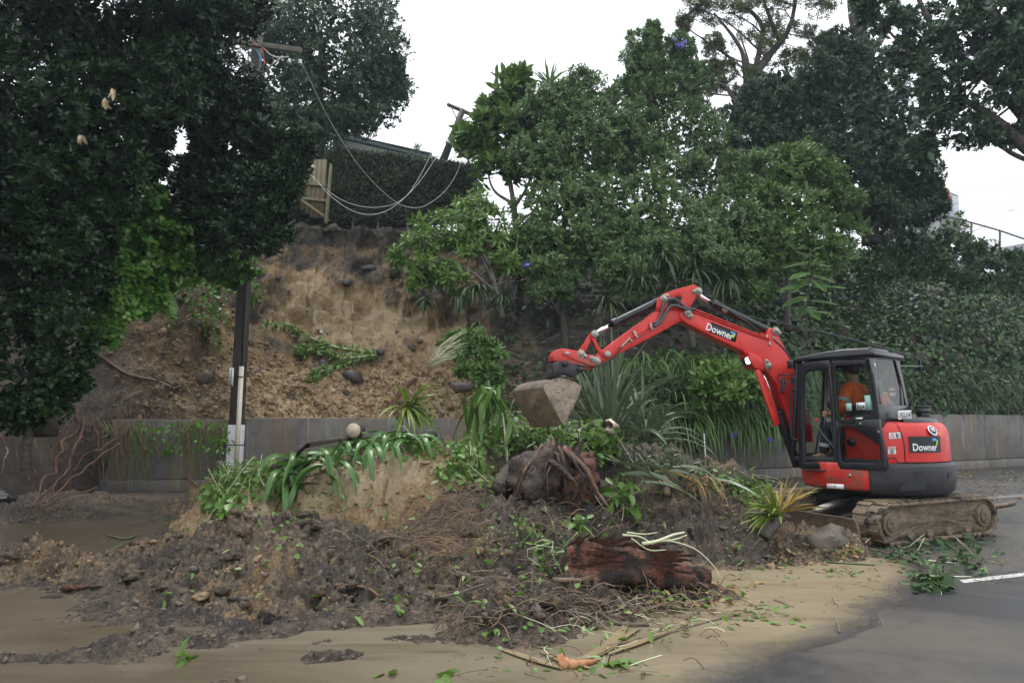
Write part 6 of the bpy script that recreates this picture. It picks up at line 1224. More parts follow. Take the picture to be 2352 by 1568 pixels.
# chain link fence
cf = thing('chain_link_fence', P(2230, 600, 32), 'dark chain link fence stepping downhill in front of the white building', 'fence')
tp = [(150, 735), (420, 760), (1040, 648), (1290, 685), (1515, 745), (1960, 870), (2336, 1000), (2700, 1130)]; bt = [(150, 960), (420, 980), (1010, 1010), (1270, 1060), (1490, 1125), (1945, 1250), (2336, 1350), (2700, 1440)]
dd_ = [31, 31, 31, 31.2, 31.4, 31.8, 32.2, 32.6]; TP = [A8(x, y, d) for (x, y), d in zip(tp, dd_)]; BT = [A8(x, y, d) for (x, y), d in zip(bt, dd_)]
mb = MB(); mb.tube(TP, .04, 8); mb.build('top_rail', MT['wire'], cf)
for i in (0, 1, 2, 4, 5, 7): MB().cyl(BT[i]-Zv*.3, TP[i]+Zv*.02, .045, 8).build('post', MT['wire'], cf)
V, F = [], []
def strand(a, b, w_=.006):
    i = len(V); s = np.array([w_, 0, 0]); V.extend([a-s, a+s, b+s, b-s]); F.append((i, i+1, i+2, i+3))
TPa, BTa = np.array(TP), np.array(BT)
def on(t_, h): x = t_*(len(TP)-1); i = min(int(x), len(TP)-2); f = x-i; a = TPa[i]+(TPa[i+1]-TPa[i])*f; b = BTa[i]+(BTa[i+1]-BTa[i])*f; return b+(a-b)*h
N_ = 150
for k in range(-22, N_):
    for sg in (1, -1):
        t0, t1 = (k/N_, (k+22)/N_) if sg > 0 else ((k+22)/N_, k/N_)
        prev = None
        for h in np.linspace(0, 1, 5):
            t_ = t0+(t1-t0)*h
            cur = on(t_, h) if 0.28 <= t_ <= 1 else None
            if prev is not None and cur is not None: strand(prev, cur)
            prev = cur
obj('wire_mesh', np.array(V), F, MT['wire'], cf, kind='stuff')
# low pipe handrail and rope along the ivy
mb = MB(); mb.tube(curve_pts([P(1690, 722, 19.2), P(1900, 765, 20.2), P(2085, 815, 21.4)], 14), .022, 6); hr_ = mb.build('guard_rope', MT['wire']); tag(hr_, 'sagging dark rope strung along the ivy slope above the excavator cab', 'rope')
mb = MB(); mb.tube([P(1617, 995, 17.2), P(1622, 1080, 17.0)], .012, 6); tag(mb.build('marker_rod', MT['white']), 'thin white rod standing against the wall near the flax blades', 'rod')
# ------------------------------------------------------------------ debris on the heap
r6 = np.random.default_rng(66)
def tubething(name, label, cat, pts, r0, r1, mat, seg=7, n=14, wob=.12, group=None):
    mb = MB(); limb(mb, pts, r0, r1, n, seg, wob, int(r6.integers(999))); return tag(mb.build(name, MT[mat], smooth=True), label, cat, group)
def lumps(name, n, sizes, mat, sel, seed, sink=.5):
    """loose clods resting on a soil surface, joined because nobody could count them"""
    r = np.random.default_rng(seed); b = MB().ball((0, 0, 0), 1, 6, 4); bv, bf = np.array(b.V), b.F
    V, T, Q, k = [], [], [], len(bv); tri = np.array([f for f in bf if len(f) == 3]); quad = np.array([f for f in bf if len(f) == 4])
    X = sel[r.integers(0, len(sel), n)]; s = np.minimum(r.lognormal(math.log(sizes[0]), sizes[1], n), sizes[0]*3.2); sc_ = s[:, None]*r.uniform(.6, 1.3, (n, 3)); an = r.uniform(0, 6.3, n)
    jit = np.clip(1+.42*r.normal(size=(n, len(bv))), .35, 1.9)
    P_ = bv[None]*jit[..., None]*sc_[:, None]; ca, sa = np.cos(an)[:, None], np.sin(an)[:, None]
    P_ = np.stack([P_[..., 0]*ca-P_[..., 1]*sa, P_[..., 0]*sa+P_[..., 1]*ca, P_[..., 2]], -1)+X[:, None]+np.array([0, 0, 1.])*(s*(.5-sink))[:, None, None]
    off = (np.arange(n)*k)[:, None, None]
    me = raw_mesh(name, P_.reshape(-1, 3), [(tri[None]+off).reshape(-1, 3), (quad[None]+off).reshape(-1, 4)]); me.materials.append(mat)
    o = bpy.data.objects.new(name, me); col.objects.link(o); o['kind'] = 'stuff'; return o
mflat = MOUND.reshape(-1, 3); wf_ = Wm.ravel(); sf_ = Sm.ravel()
m1, t1, p1, _ = newmat('dark_clod'); 
MT['darkclod'] = M('dark_clod', (.055, .042, .033), (.16, .125, .095), 5, .55, bp=.8, bscale=40, bdist=.02); MT['clayclod'] = M('clay_clod', (.17, .115, .06), (.30, .20, .10), 5, .6, bp=.8, bscale=40, bdist=.02)
lumps('dark_clods', 2600, (.014, .5), MT['darkclod'], mflat[(wf_ > .35) & (sf_ < .5)], 1)
lumps('clay_clods', 1600, (.012, .5), MT['clayclod'], mflat[(wf_ > .35) & (sf_ > .5)], 2)
lumps('mud_crumbs', 1100, (.011, .4), MT['darkclod'], mflat[(wf_ < .35) & (mflat[:, 2] > .0)], 3)
def mud_lumps(name, n, smin, smax, sel, mat, seed):
    r = np.random.default_rng(seed); b = MB().ball((0, 0, 0), 1, 14, 9); bv = np.array(b.V); V, F, k = [], [], len(bv)
    for i in range(n):
        c = sel[r.integers(len(sel))]; s_ = smin*(smax/smin)**(r.uniform()**1.8); o = r.uniform(0, 99, 3)
        d = 1+.75*fbm(bv*1.4+o, 3, seed)-.45*np.abs(fbm(bv*3.1+o, 3, seed+1))+.25*fbm(bv*6+o, 2, seed+2)
        V.append(bv*d[:, None]*s_*r.uniform([.8, .8, .5], [1.4, 1.3, .95])+c+[0, 0, s_*.05]); F += [tuple(q+k*i for q in f) for f in b.F]
    me = raw_mesh(name, np.concatenate(V), F); me.materials.append(mat); me.polygons.foreach_set('use_smooth', np.ones(len(me.polygons), bool)); at = me.attributes.new('soil', 'FLOAT', 'POINT'); at.data.foreach_set('value', np.repeat(r.uniform(.25, .5, n), k).astype(np.float32)); o = bpy.data.objects.new(name, me); col.objects.link(o); o['kind'] = 'stuff'
mud_lumps('mud_lumps', 170, .04, .12, mflat[(wf_ > .5) & (mflat[:, 1] < 9.5)], MT['soil'], 71)
mud_lumps('clay_lumps', 40, .035, .09, mflat[(wf_ > .5) & (sf_ > .55) & (mflat[:, 1] < 10.5)], MT['clayclod'], 72)
HSf = HS.reshape(-1, 3); lsel = (ledge.ravel() > .6); fsel = (face.ravel() > .6)
lumps('ledge_clods', 3600, (.028, .5), MT['clayclod'], HSf[lsel], 4); lumps('ledge_stones', 600, (.026, .5), MT['darkclod'], HSf[lsel | (fsel & (np.abs(HSf[:, 2]-3.7) < .5))], 5); lumps('face_clods', 500, (.016, .5), MT['darkclod'], HSf[fsel], 6)
def rock(label, u, v, s, mat, seed, asp=(1, .8, .7), name='rock', lift=.2):
    c = hit(u, v); s *= .72; b = MB().ball((0, 0, 0), 1, 11, 7, .5, seed, 1.3); V = np.array(b.V); V = np.sign(V)*np.abs(V)**.8*np.array(asp)*s
    a = seed*1.3; V = V@np.array([[math.cos(a), math.sin(a), 0], [-math.sin(a), math.cos(a), 0], [0, 0, 1]]); V += .04*s*fbm(V*9/s, 3, seed)[:, None]
    return tag(obj(name, V+c+[0, 0, s*asp[2]*lift], b.F, MT[mat]), label, 'rock')
rock('large dark brown boulder half coated in clay beside the excavator track', 1908, 1258, .34, 'stone', 3, (1.15, .8, .75), lift=.4)
rock('black boulder embedded high on the slip face, blocky one', 903, 632, .34, 'darkstone', 4, (1.2, .7, .7)); rock('dark wet rock cluster piece beside the blocky black boulder', 845, 618, .3, 'darkstone', 5, (1.2, .7, .5)); rock('dark slab of rock above the white scrap on the slip', 800, 650, .28, 'darkstone', 6, (1.2, .7, .6))
rock('broad dark boulder on the ledge above the palm-like rosette', 1050, 895, .42, 'stone', 7, (1.5, .8, .6)); rock('dark rock on the ledge below the lying sapling', 815, 870, .32, 'darkstone', 8, (1.3, .8, .7)); rock('small grey stone near the drooping sapling tip', 795, 902, .16, 'darkstone', 9)
for k, (u, v, s, lab) in enumerate(((745, 835, .2, 'dark stone at the upper edge of the ledge, under the pale clay'), (870, 808, .2, 'angular dark stone on the ledge beneath the pale streaks'), (945, 800, .2, 'flat grey stone lying on the ledge next to the stem fan'), (640, 640, .16, 'dark stone in the upper slip near the pole'), (572, 790, .14, 'brown broken pipe-like stone just behind the pole'), (412, 690, .16, 'purplish stone stuck in the bare bank under the creeper'), (470, 868, .3, 'smooth grey rock on the ledge near the long root'), (985, 1000, .2, 'wet stone on the wall edge below the rosette'))): rock(lab, u, v, s, 'darkstone' if k % 2 else 'stone', 20+k)
for k, (u, v) in enumerate(((766, 652), (510, 1148), (738, 768))):
    c = hit(u, v, .05); tag(obj('paper_scrap', c+r6.normal(size=(5, 3))*.07, [(0, 1, 2), (0, 2, 3), (0, 3, 4)], MT['paper']), ('crumpled white scrap caught on the slip face', 'white scrap lying at the foot of the wall', 'small white scrap low on the pale clay')[k], 'litter')
# stump with its roots in the air
def stump(name, label, c, rad, seed, mat, roots, extra=()):
    t = thing(name, c, label, 'stump'); mb = MB(); mb.ball(c+[0, 0, rad[2]*.75], rad, 44, 30, .36, seed, 1.7); mb.build('trunk', MT[mat], t, True)
    for i, (pts, a, b) in enumerate(roots): pp = curve_pts(pts, 20); pp = pp+.03*np.stack([fbm(pp*6+i, 2, i), fbm(pp*6+i+9, 2, i), fbm(pp*6+i+5, 2, i)], -1); mb = MB(); mb.tube(pp, np.linspace(a, b, 20), 7, True, .25, i); mb.build('root', MT['root'] if i % 3 == 0 else MT['stumpm'], t, True)
    return t
cS = hit(1265, 1120); dS = cS[1]-.25
sP = lambda u, v, o=0.: P(u, v, dS+o)
bz = np.array([P(1240, 1100, dS)[0], dS, cS[2]-.14])
rts = []
for k in range(9):                                     # roots that hug the stump and run down its near side
    u0 = r6.uniform(1205, 1350); u1 = u0+(u0-1275)*.35+r6.normal()*14; o = -.27+.10*((u0-1275)/75)**2
    rts.append(([sP(u0*.6+1275*.4, 1032+r6.uniform(-14, 16), o+.12), sP((u0+u1)/2+r6.normal()*7, 1070+r6.normal()*6, o-.04), sP(u1, 1108+r6.normal()*8, o-.07), sP(u1+(u1-1275)*.3+r6.normal()*8, 1150+r6.normal()*12, o-.05)], r6.uniform(.014, .03), .006))
rts += [([sP(1290, 1030, -.1), sP(1345, 1075, -.22), sP(1366, 1120, -.24), sP(1396, 1165, -.3)], .05, .014), ([sP(1262, 1060, -.3), sP(1298, 1085, -.36), sP(1322, 1120, -.38), sP(1318, 1150, -.38)], .042, .01), ([sP(1320, 1050, .0), sP(1330, 1020, .0), sP(1338, 1006, .0)], .05, .015), ([sP(1262, 1050, -.1), sP(1270, 1018, -.05), sP(1266, 1004, 0)], .045, .012)]
st1 = stump('tree_stump', 'big torn-out root stump perched on the heap below the excavator bucket', bz, (.36, .34, .36), 5, 'stumpm', rts)
mb = MB(); mb.ball(sP(1320, 1105, .15), (.34, .3, .34), 30, 20, .45, 9, 2.4); mb.build('torn_heartwood', MT['redwood'], st1, True)
# rotten red log in the middle of the road edge
cL = hit(1450, 1320); dL = 6.55
lg = thing('rotten_log', np.array([P(1450, 1300, dL)[0], dL, 0]), 'shattered red-brown rotten log lying across the front of the heap', 'log')
axis = curve_pts([P(1288, 1312, dL), P(1340, 1300, dL-.03), P(1440, 1306, dL), P(1540, 1318, dL+.05), P(1628, 1334, dL+.1)], 40); nn_ = 26; Vl = []
rad_ = np.interp(np.linspace(0, 1, 40), [0, .08, .25, .5, .8, 1], [.10, .19, .23, .215, .17, .12])
for i in range(40):
    for k in range(nn_): a = 2*math.pi*k/nn_; Vl.append(axis[i]+np.array([0, math.cos(a), math.sin(a)])*rad_[i])
Vl = np.array(Vl); ctr_ = np.repeat(axis, nn_, 0); dr = Vl-ctr_; rid = fbm(np.stack([Vl[:, 0]*1.2, Vl[:, 1]*9, Vl[:, 2]*9], -1), 4, 3); Vl = ctr_+dr*(1+.75*rid-.35*np.abs(fbm(np.stack([Vl[:, 0]*2.5, Vl[:, 1]*20, Vl[:, 2]*20], -1), 3, 14))+.35*fbm(Vl*4, 3, 4))[:, None]
Fl = [(i*nn_+k, i*nn_+(k+1) % nn_, (i+1)*nn_+(k+1) % nn_, (i+1)*nn_+k) for i in range(39) for k in range(nn_)]+[tuple(range(nn_))[::-1], tuple(range(39*nn_, 40*nn_))]
obj('trunk', Vl, Fl, MT['redwood'], lg, True)
for k in range(46):
    i = r6.integers(1, 26); a = r6.uniform(.1, 2.6); b = axis[i]+np.array([0, -math.cos(a), math.sin(a)])*rad_[i]*.9; e = axis[min(39, i+r6.integers(4, 11))]+np.array([0, -math.cos(a)*.9, math.sin(a)])*rad_[i]*r6.uniform(1.0, 1.4)
    MB().add([b, b+[0, -.03, .05], e+[0, -.01, .02], e], [(0, 1, 2, 3)]).add([b+[0, .03, .01], b+[0, -.03, .05], e+[0, -.01, .02], e+[0, .02, 0]], [(0, 1, 2, 3)]).build('splinter', MT['redwood'], lg)
for k in range(26):
    i = r6.integers(2, 38); a = r6.uniform(-1.2, .5); b = axis[i]+np.array([0, -math.cos(a), math.sin(a)])*rad_[i]; L = r6.uniform(.12, .45)
    mb = MB(); mb.tube(curve_pts([b, b+[r6.normal()*.05, -.06, -.35*L], b+[r6.normal()*.10, -.08, -L*.7], b+[r6.normal()*.12, -.05, -L]], 9), [*(.005*np.linspace(1, .4, 9))], 5); mb.build('rootlet', MT['fibre'] if k % 2 else MT['root'], lg)
# fibrous mat of roots and twigs in front of it
def fibres(name, n, boxes, L, rad, mat, seed, lift=.03, kink=.3, dirbias=None):
    r = np.random.default_rng(seed); mb = MB()
    for k in range(n):
        u0, v0, u1, v1 = boxes[r.integers(len(boxes))]; u, v = r.uniform(u0, u1), r.uniform(v0, v1); c = hit(u, v, lift*r.uniform(.2, 1.2)); l = L*r.uniform(.4, 1.3)
        a = r.uniform(0, 6.3) if dirbias is None else dirbias+r.normal()*.5; d = np.array([math.cos(a), math.sin(a)*.7, r.normal()*.25]); m_ = c+d*l*.5+r.normal(size=3)*l*kink*.2+[0, 0, abs(r.normal())*l*.08]
        mb.tube(curve_pts([c, m_, c+d*l+r.normal(size=3)*l*kink*.3-[0, 0, .02]], 6), rad*r.uniform(.5, 1.3), 3, False)
    o = mb.build(name, MT[mat]); o['kind'] = 'stuff'; return o
fibres('root_fibres', 300, [(1000, 1130, 1130, 1250), (1000, 1210, 1300, 1350), (1180, 1150, 1420, 1250), (1250, 1330, 1650, 1420), (720, 1230, 1000, 1300)], .30, .004, 'fibre', 1)
fibres('dark_rootlets', 420, [(1150, 1130, 1700, 1230), (1280, 1340, 1660, 1430), (1000, 1350, 1350, 1450), (1400, 1080, 1700, 1180)], .28, .006, 'stick', 2)
fibres('twig_litter', 300, [(1280, 1380, 1680, 1480), (1400, 1380, 1750, 1420), (1700, 1230, 1950, 1330), (1000, 1420, 1500, 1560), (1900, 1250, 2352, 1340)], .26, .004, 'stick', 3, .015, .25)
fibres('water_twigs', 160, [(1650, 1300, 2100, 1450), (1000, 1480, 1700, 1566), (1900, 1340, 2100, 1400)], .14, .003, 'stick', 7, .012, .25)
fibres('pale_grass', 160, [(1010, 1130, 1120, 1290)], .42, .0035, 'fibre', 4, .05, .35, R(215))
fibres('green_stalks', 60, [(1350, 1380, 1620, 1470), (1250, 1420, 1500, 1540)], .30, .003, 'palestem', 5, .02, .35)
fibres('bank_rootlets', 420, [(40, 900, 280, 1160), (200, 960, 520, 1060), (280, 760, 520, 980), (640, 500, 950, 580)], .5, .006, 'root', 6, .05, .5, R(-80))
# scattered leaves
def litter(name, n, boxes, mat, L, Wd, seed, lift=.012, geo=leaf6_geo, up=1.5):
    r = np.random.default_rng(seed); C = []
    for k in range(n):
        u0, v0, u1, v1 = boxes[r.integers(len(boxes))]; C.append(hit(r.uniform(u0, u1), r.uniform(v0, v1), lift*r.uniform(.3, 2)))
    C = np.array(C); D = rdir(n, r)*[1, 1, .35]; V, F = geo(C, D, r.normal(size=(n, 3))*.45+[0, 0, up], L*r.uniform(.5, 1.3, n), Wd*r.uniform(.6, 1.2, n))
    me = raw_mesh(name, V, F); me.materials.append(mat); o = bpy.data.objects.new(name, me); col.objects.link(o); o['kind'] = 'stuff'; return o
litter('fallen_leaves', 520, [(1650, 1230, 2000, 1340), (1900, 1230, 2300, 1330), (1400, 1340, 1750, 1480), (1100, 1430, 1560, 1560), (1450, 1370, 1850, 1450)], LF['vine'], .09, .045, 11)
litter('brown_leaf_litter', 900, [(1660, 1090, 1860, 1180), (2150, 1080, 2352, 1150), (1750, 1250, 2000, 1320), (1500, 1330, 1750, 1400), (2200, 1060, 2352, 1110)], LF['dryleaf'], .08, .045, 12)
litter('green_scraps', 420, [(900, 1150, 1350, 1400), (600, 1130, 900, 1200), (1350, 1120, 1700, 1250), (1000, 1050, 1180, 1130), (700, 1250, 1250, 1430), (350, 1180, 700, 1400)], LF['vine'], .10, .05, 13, .03, up=.8)
litter('leaf_drift', 300, [(2010, 1230, 2300, 1300), (2080, 1290, 2260, 1330), (2100, 1330, 2180, 1362)], LF['ivy'], .10, .055, 14, .03, up=.8)
litter('slip_litter', 500, [(250, 560, 560, 960), (560, 560, 1200, 960), (1100, 680, 1260, 900)], LF['dull'], .09, .05, 15, .04, up=.6)
# vines heaped on the mound
def vine_heap(label, boxes, n, seed, L=.12, Wd=.09, mat='vine', lift=.16, stems=14):
    r = np.random.default_rng(seed); C = []
    for k in range(n):
        u0, v0, u1, v1 = boxes[r.integers(len(boxes))]; u, v = r.uniform(u0, u1), r.uniform(v0, v1); q = hit(u, v); C.append(q+[0, -r.uniform(0, lift*.6), r.uniform(.0, 1)**1.3*lift])
    C = np.array(C); t = thing('vine_heap', C[np.argmin(C[:, 2])], label, 'vine'); V, F = leaf6_geo(C, r.normal(size=(n, 3))+[0, -.4, -.3], r.normal(size=(n, 3))*.7+[0, -.7, 1], L*r.uniform(.5, 1.25, n), Wd*r.uniform(.6, 1.2, n)); obj('foliage', V, F, LF[mat], t, kind='stuff')
    for k in range(stems):
        i = r.integers(n); q = C[i]; mb = MB(); mb.tube(curve_pts([q, q+r.normal(size=3)*.15+[0, -.1, .05], q+r.normal(size=3)*.25+[0, -.12, -.1], q+r.normal(size=3)*.3+[0, -.1, -.3]], 9), .0035, 4, False); mb.build('stem', LF['vine'] if k % 3 else MT['palestem'], t)
    return t
vine_heap('mound of heart-leaved green vine at the foot of the utility pole', [(480, 1075, 560, 1180), (500, 1060, 640, 1120), (550, 1090, 680, 1150), (470, 1120, 540, 1175)], 620, 21, stems=40)
vine_heap('leafy vine clump hanging off the heap beneath the drooping sapling', [(1085, 1000, 1180, 1060), (1110, 980, 1160, 1040), (1040, 1060, 1110, 1085)], 420, 22, .11, .075, lift=.3)
vine_heap('small-leaved green sprigs lying between the dark stumps', [(1000, 1075, 1130, 1110)], 160, 23, .13, .085, lift=.12)
vine_heap('fresh green leafy branch lying behind the big stump', [(1340, 1000, 1410, 1080), (1360, 1020, 1400, 1060)], 150, 24, .15, .10, lift=.35)
vine_heap('fallen ivy strands draped along the crest behind the strap-leaved plant', [(760, 985, 1000, 1030), (900, 1010, 1080, 1050)], 330, 25, .12, .07, lift=.12)
vine_heap('green leaf cluster hanging over the slope under the excavator bucket', [(1150, 960, 1260, 1010), (1180, 990, 1330, 1030)], 300, 26, .13, .07, lift=.28)
vine_heap('long matted tangle of green leaves along the crest behind the big stump', [(1090, 985, 1200, 1030), (1200, 985, 1340, 1020), (1340, 1005, 1420, 1040)], 460, 41, .13, .07, lift=.22)
vine_heap('crushed dark leaves strewn between the big stump and the flattened flax', [(1400, 1030, 1560, 1075), (1450, 1060, 1640, 1100)], 260, 42, .15, .06, 'cord', lift=.16)
vine_heap('weedy greenery at the wall foot between the heap and the blade', [(1600, 1085, 1760, 1125), (1680, 1110, 1780, 1150)], 260, 27, .12, .06, lift=.1)
vine_heap('leafy twig snapped off onto the asphalt by the white road line', [(2085, 1310, 2190, 1360)], 20, 28, .14, .09, 'ivy', .02, 2)
vine_heap('heap of green leaves swept against the excavator track', [(2020, 1240, 2250, 1285)], 90, 29, .12, .065, 'ivy', .05, 4)
vine_heap('dark leaf sprig with three upright leaves on the dark soil', [(1405, 1130, 1450, 1190)], 34, 30, .26, .09, 'vine', .3, 3)
vine_heap('creeper trailing down the dark soil beside the red log', [(1230, 1250, 1310, 1330), (1180, 1200, 1260, 1260)], 110, 31, .08, .045, lift=.08)
# strap-leaved dracaena lying over the crest
dr_ = thing('fallen_dracaena', hit(760, 1050), 'toppled plant with broad glossy strap leaves hanging over the yellow clay step', 'plant')
spine = [(880, 1005), (820, 1020), (760, 1040), (700, 1060), (660, 1080)]
for k in range(78):
    t_ = r6.uniform(0, 3.99); i = int(t_); f = t_-i; u = spine[i][0]*(1-f)+spine[i+1][0]*f; v = spine[i][1]*(1-f)+spine[i+1][1]*f; q = hit(u+r6.normal()*8, v+r6.uniform(0, 45), .12)+np.array([0, -.10, 0])
    a = R(r6.uniform(185, 340)); d = np.array([math.cos(a), math.sin(a)*.8, r6.uniform(-.2, .6)]); V, F = strap(q+r6.normal(size=3)*.07, d, r6.uniform(.55, .95), .085, 1.5, r6, 6, .4, .2); obj('leaf', V, F, LF['dracaena'], dr_, origin=V[0])
for k in range(20):
    q = hit(890+r6.uniform(-20, 60), 1020+r6.uniform(-5, 25), .15); a = R(r6.uniform(230, 380)); V, F = strap(q, [math.cos(a), math.sin(a), .5], r6.uniform(.5, .8), .075, 1.3, r6, 6, .4, .2); obj('leaf', V, F, LF['dracaena'], dr_, origin=V[0])
mb = MB(); limb(mb, [hit(900, 1010, .12), hit(800, 1035, .22), hit(680, 1075, .18), hit(640, 1085, .1)], .03, .035, 12, 8); mb.build('stem', MT['bark'], dr_, True)
# palm-like rosette on the soil clod
def rosette_thing(label, u, v, d, n, L, Wd, mat, el, az, droop, seed, lean=(0, 0, 0), name='spiky_plant'):
    r = np.random.default_rng(seed); b = P(u, v, d); return strap_thing(name, label, 'plant', straps(b, n, L, Wd, r, el, az, droop, .03, 6, lean, (.6, 1.1)), LF[mat], b)
rosette_thing('bright yellow-green spiky rosette fanning out of the ochre debris', 935, 935, 13.8, 66, .92, .055, 'palm', (-45, 75), (200, 420), .5, 51, (.35, -.2, -.1))
rosette_thing('uprooted spiky rosette with rusty blades in front of the excavator', 1783, 1188, 8.5, 40, .62, .040, 'palm', (0, 85), (130, 260), .5, 52, (-.2, -.2, 0)); rosette_thing('rusty orange blades on the uprooted spiky rosette', 1790, 1180, 8.45, 22, .62, .034, 'rust', (15, 88), (-60, 120), .25, 53, (.25, 0, 0))
mb = MB(); limb(mb, [hit(1755, 1240, .04), P(1783, 1200, 8.4), P(1800, 1185, 8.4)], .07, .05, 8, 8); tag(mb.build('stub', MT['bark'], smooth=True), 'short stub of trunk under the spiky rosette in front of the tracks', 'trunk')
rosette_thing('thin young flax tuft drooping over the mound near the split stump', 1255, 1560, 4.6, 3, .2, .03, 'palm', (5, 40), (0, 360), .8, 54)
cl_ = hit(890, 985); mb = MB(); mb.ball(cl_+[0, -.1, .18], (.75, .5, .38), 30, 20, .4, 61, 2.2); rp = thing('root_clod', cl_, 'rounded dark clod of soil and red roots behind the toppled strap plant', 'clod'); mb.build('soil', MT['soil'], rp, True)
mb = MB()
for k in range(60):
    b = cl_+np.array([r6.normal()*.4-.2, -.35, .3+r6.uniform(-.1, .3)]); mb.tube(curve_pts([b, b+r6.normal(size=3)*.15, b+r6.normal(size=3)*.3+[-.1, -.1, -.1]], 6), .007, 4, False)
mb.build('rootlet', MT['root'], rp, kind='stuff')
tubething('curved_branch', 'thick bare reddish branch curling up behind the yellow-green rosette', 'branch', [P(918, 965, 13.9), P(905, 930, 13.9), P(920, 900, 13.9), P(950, 872, 13.9), P(958, 868, 13.9)], .06, .05, 'root', 8, 18)
# cut log end
q = hit(810, 1000, .1); cl = thing('sawn_log', q, 'pale round sawn log end poking out above the toppled strap plant', 'log'); ce = P(812, 988, 11.5); MB().cyl(ce+[.0, .01, 0], ce+[-.1, .8, .02], .125, 18).build('bark', MT['bark'], cl); MB().cyl(ce, ce+[0, -.015, 0], .12, 18).build('cut_face', MT['cutwood'], cl)
# drooping sapling beside the bucket
sp = thing('drooping_sapling', hit(1140, 1060), 'broken sapling with long limp leaves standing beside the excavator bucket', 'sapling'); dsp = 11.4
mb = MB(); limb(mb, PXP([(1165, 1060, dsp), (1158, 980, dsp), (1140, 905, dsp), (1112, 890, dsp), (1095, 905, dsp)]), .025, .012, 14, 6); mb.build('stem', MT['palestem'], sp, True)
for k in range(46):
    u, v = [(1112, 895), (1095, 905), (1130, 900), (1145, 915), (1085, 930), (1118, 885), (1135, 890), (1150, 960)][k % 8]; q = P(u+r6.normal()*10, v+r6.normal()*10, dsp+r6.normal()*.08); d = np.array([r6.normal()*.35, r6.normal()*.3, -.7+r6.normal()*.3]); V, F = strap(q, d, r6.uniform(.35, .75), .085, .7, r6, 6, .5, .2); obj('leaf', V, F, LF['slipleaf' if k % 3 == 0 else 'dracaena'], sp, origin=V[0])
# lying sapling on the slip
ls = thing('lying_sapling', hit(760, 830), 'uprooted leafy sapling lying flat across the slip ledge', 'sapling')
def sprig(pts, nl, L, Wd, r, lift=.25):
    c = hits(pts, lift); c = curve_pts(c, 30); mb = MB(); mb.tube(c, np.linspace(.025, .008, 30), 5); mb.build('stem', MT['palestem'], ls, True)
    C = np.repeat(c, nl, 0)+r.normal(size=(30*nl, 3))*.05; T = np.repeat(np.gradient(c, axis=0), nl, 0); D = nrm(T)*.6+r.normal(size=C.shape)*.7; V, F = leaf6_geo(C, D, r.normal(size=C.shape)*.4+[0, -.4, 1], L*r.uniform(.6, 1.2, len(C)), Wd); obj('foliage', V, F, LF['slipleaf'], ls, kind='stuff')
sprig([(860, 832), (770, 815), (700, 790), (660, 770), (610, 765)], 7, .19, .07, r6); sprig([(860, 835), (790, 840), (740, 830), (700, 815)], 7, .18, .07, r6); sprig([(850, 832), (780, 850), (740, 865), (712, 880)], 7, .18, .07, r6, .15); sprig([(760, 812), (700, 830), (680, 825)], 5, .18, .07, r6)
# flax leaves thrown on the heap
ft_ = thing('fallen_flax', hit(1560, 1075), 'flattened sheaf of flax blades lying on the heap between stump and wall', 'flax')
for k in range(26):
    q = hit(1400+r6.uniform(0, 170), 1098+r6.uniform(0, 22), .06+r6.uniform(0, .22)); a = R(r6.uniform(-35, 25)); V, F = strap(q, [math.cos(a), math.sin(a)*.6, r6.uniform(-.05, .22)], r6.uniform(.5, 1.0), .062, .55, r6, 6, .5, .15); obj('leaf', V, F, LF['rust' if k % 11 == 0 else 'flax'], ft_, origin=V[0])
dg_ = thing('dry_flax', hit(1590, 1130), 'bleached dry flax blades trailing down the dark slope right behind the split stake', 'flax')
dg_['label'] = 'bleached dry flax blades trailing down the dark slope near the spiky rosette'
for k in range(30):
    q = hit(1560+r6.uniform(0, 60), 1115+r6.uniform(-6, 14), .14); d = np.array([.25+r6.normal()*.2, -.5, .2]); V, F = strap(q, d, r6.uniform(.35, .65), .022, 1.6, r6, 6, .4); obj('leaf', V, F, LF['dryleaf'], dg_, origin=V[0])
gb = thing('loose_flax', hit(1720, 1150), 'long grey-green flax blade bowed over the slope toward the spiky rosette', 'flax')
for pts in ([(1640, 1125), (1680, 1135), (1720, 1155), (1760, 1180)], [(1660, 1115), (1700, 1140), (1725, 1190)]):
    c = curve_pts(hits(pts, .18), 10); s_ = np.array([0, .03, .02]); V = np.stack([c-s_, c+s_], 1).reshape(-1, 3); obj('leaf', V, [(2*i, 2*i+1, 2*i+3, 2*i+2) for i in range(9)], LF['flax'], gb)
# pale torn shoot on the red log
ps = thing('torn_shoot', P(1500, 1235, 6.3), 'pale green torn plant shoot lying on top of the red log', 'shoot')
for lst, w0 in (([(1475, 1248), (1510, 1242), (1545, 1228), (1572, 1222)], .05), ([(1510, 1242), (1550, 1238), (1578, 1228)], .03), ([(1520, 1240), (1555, 1245), (1600, 1262), (1640, 1300), (1655, 1330)], .02), ([(1430, 1228), (1470, 1232), (1500, 1250)], .03), ([(1440, 1222), (1480, 1226), (1510, 1222)], .02), ([(1450, 1235), (1490, 1262), (1530, 1262)], .02)):
    mb = MB(); c = curve_pts([P(u, v, 6.32) for u, v in lst], 12); mb.tube(c, np.linspace(w0*.36, w0*.16, 12), 6); mb.build('shoot', MT['palestem'], ps, True)
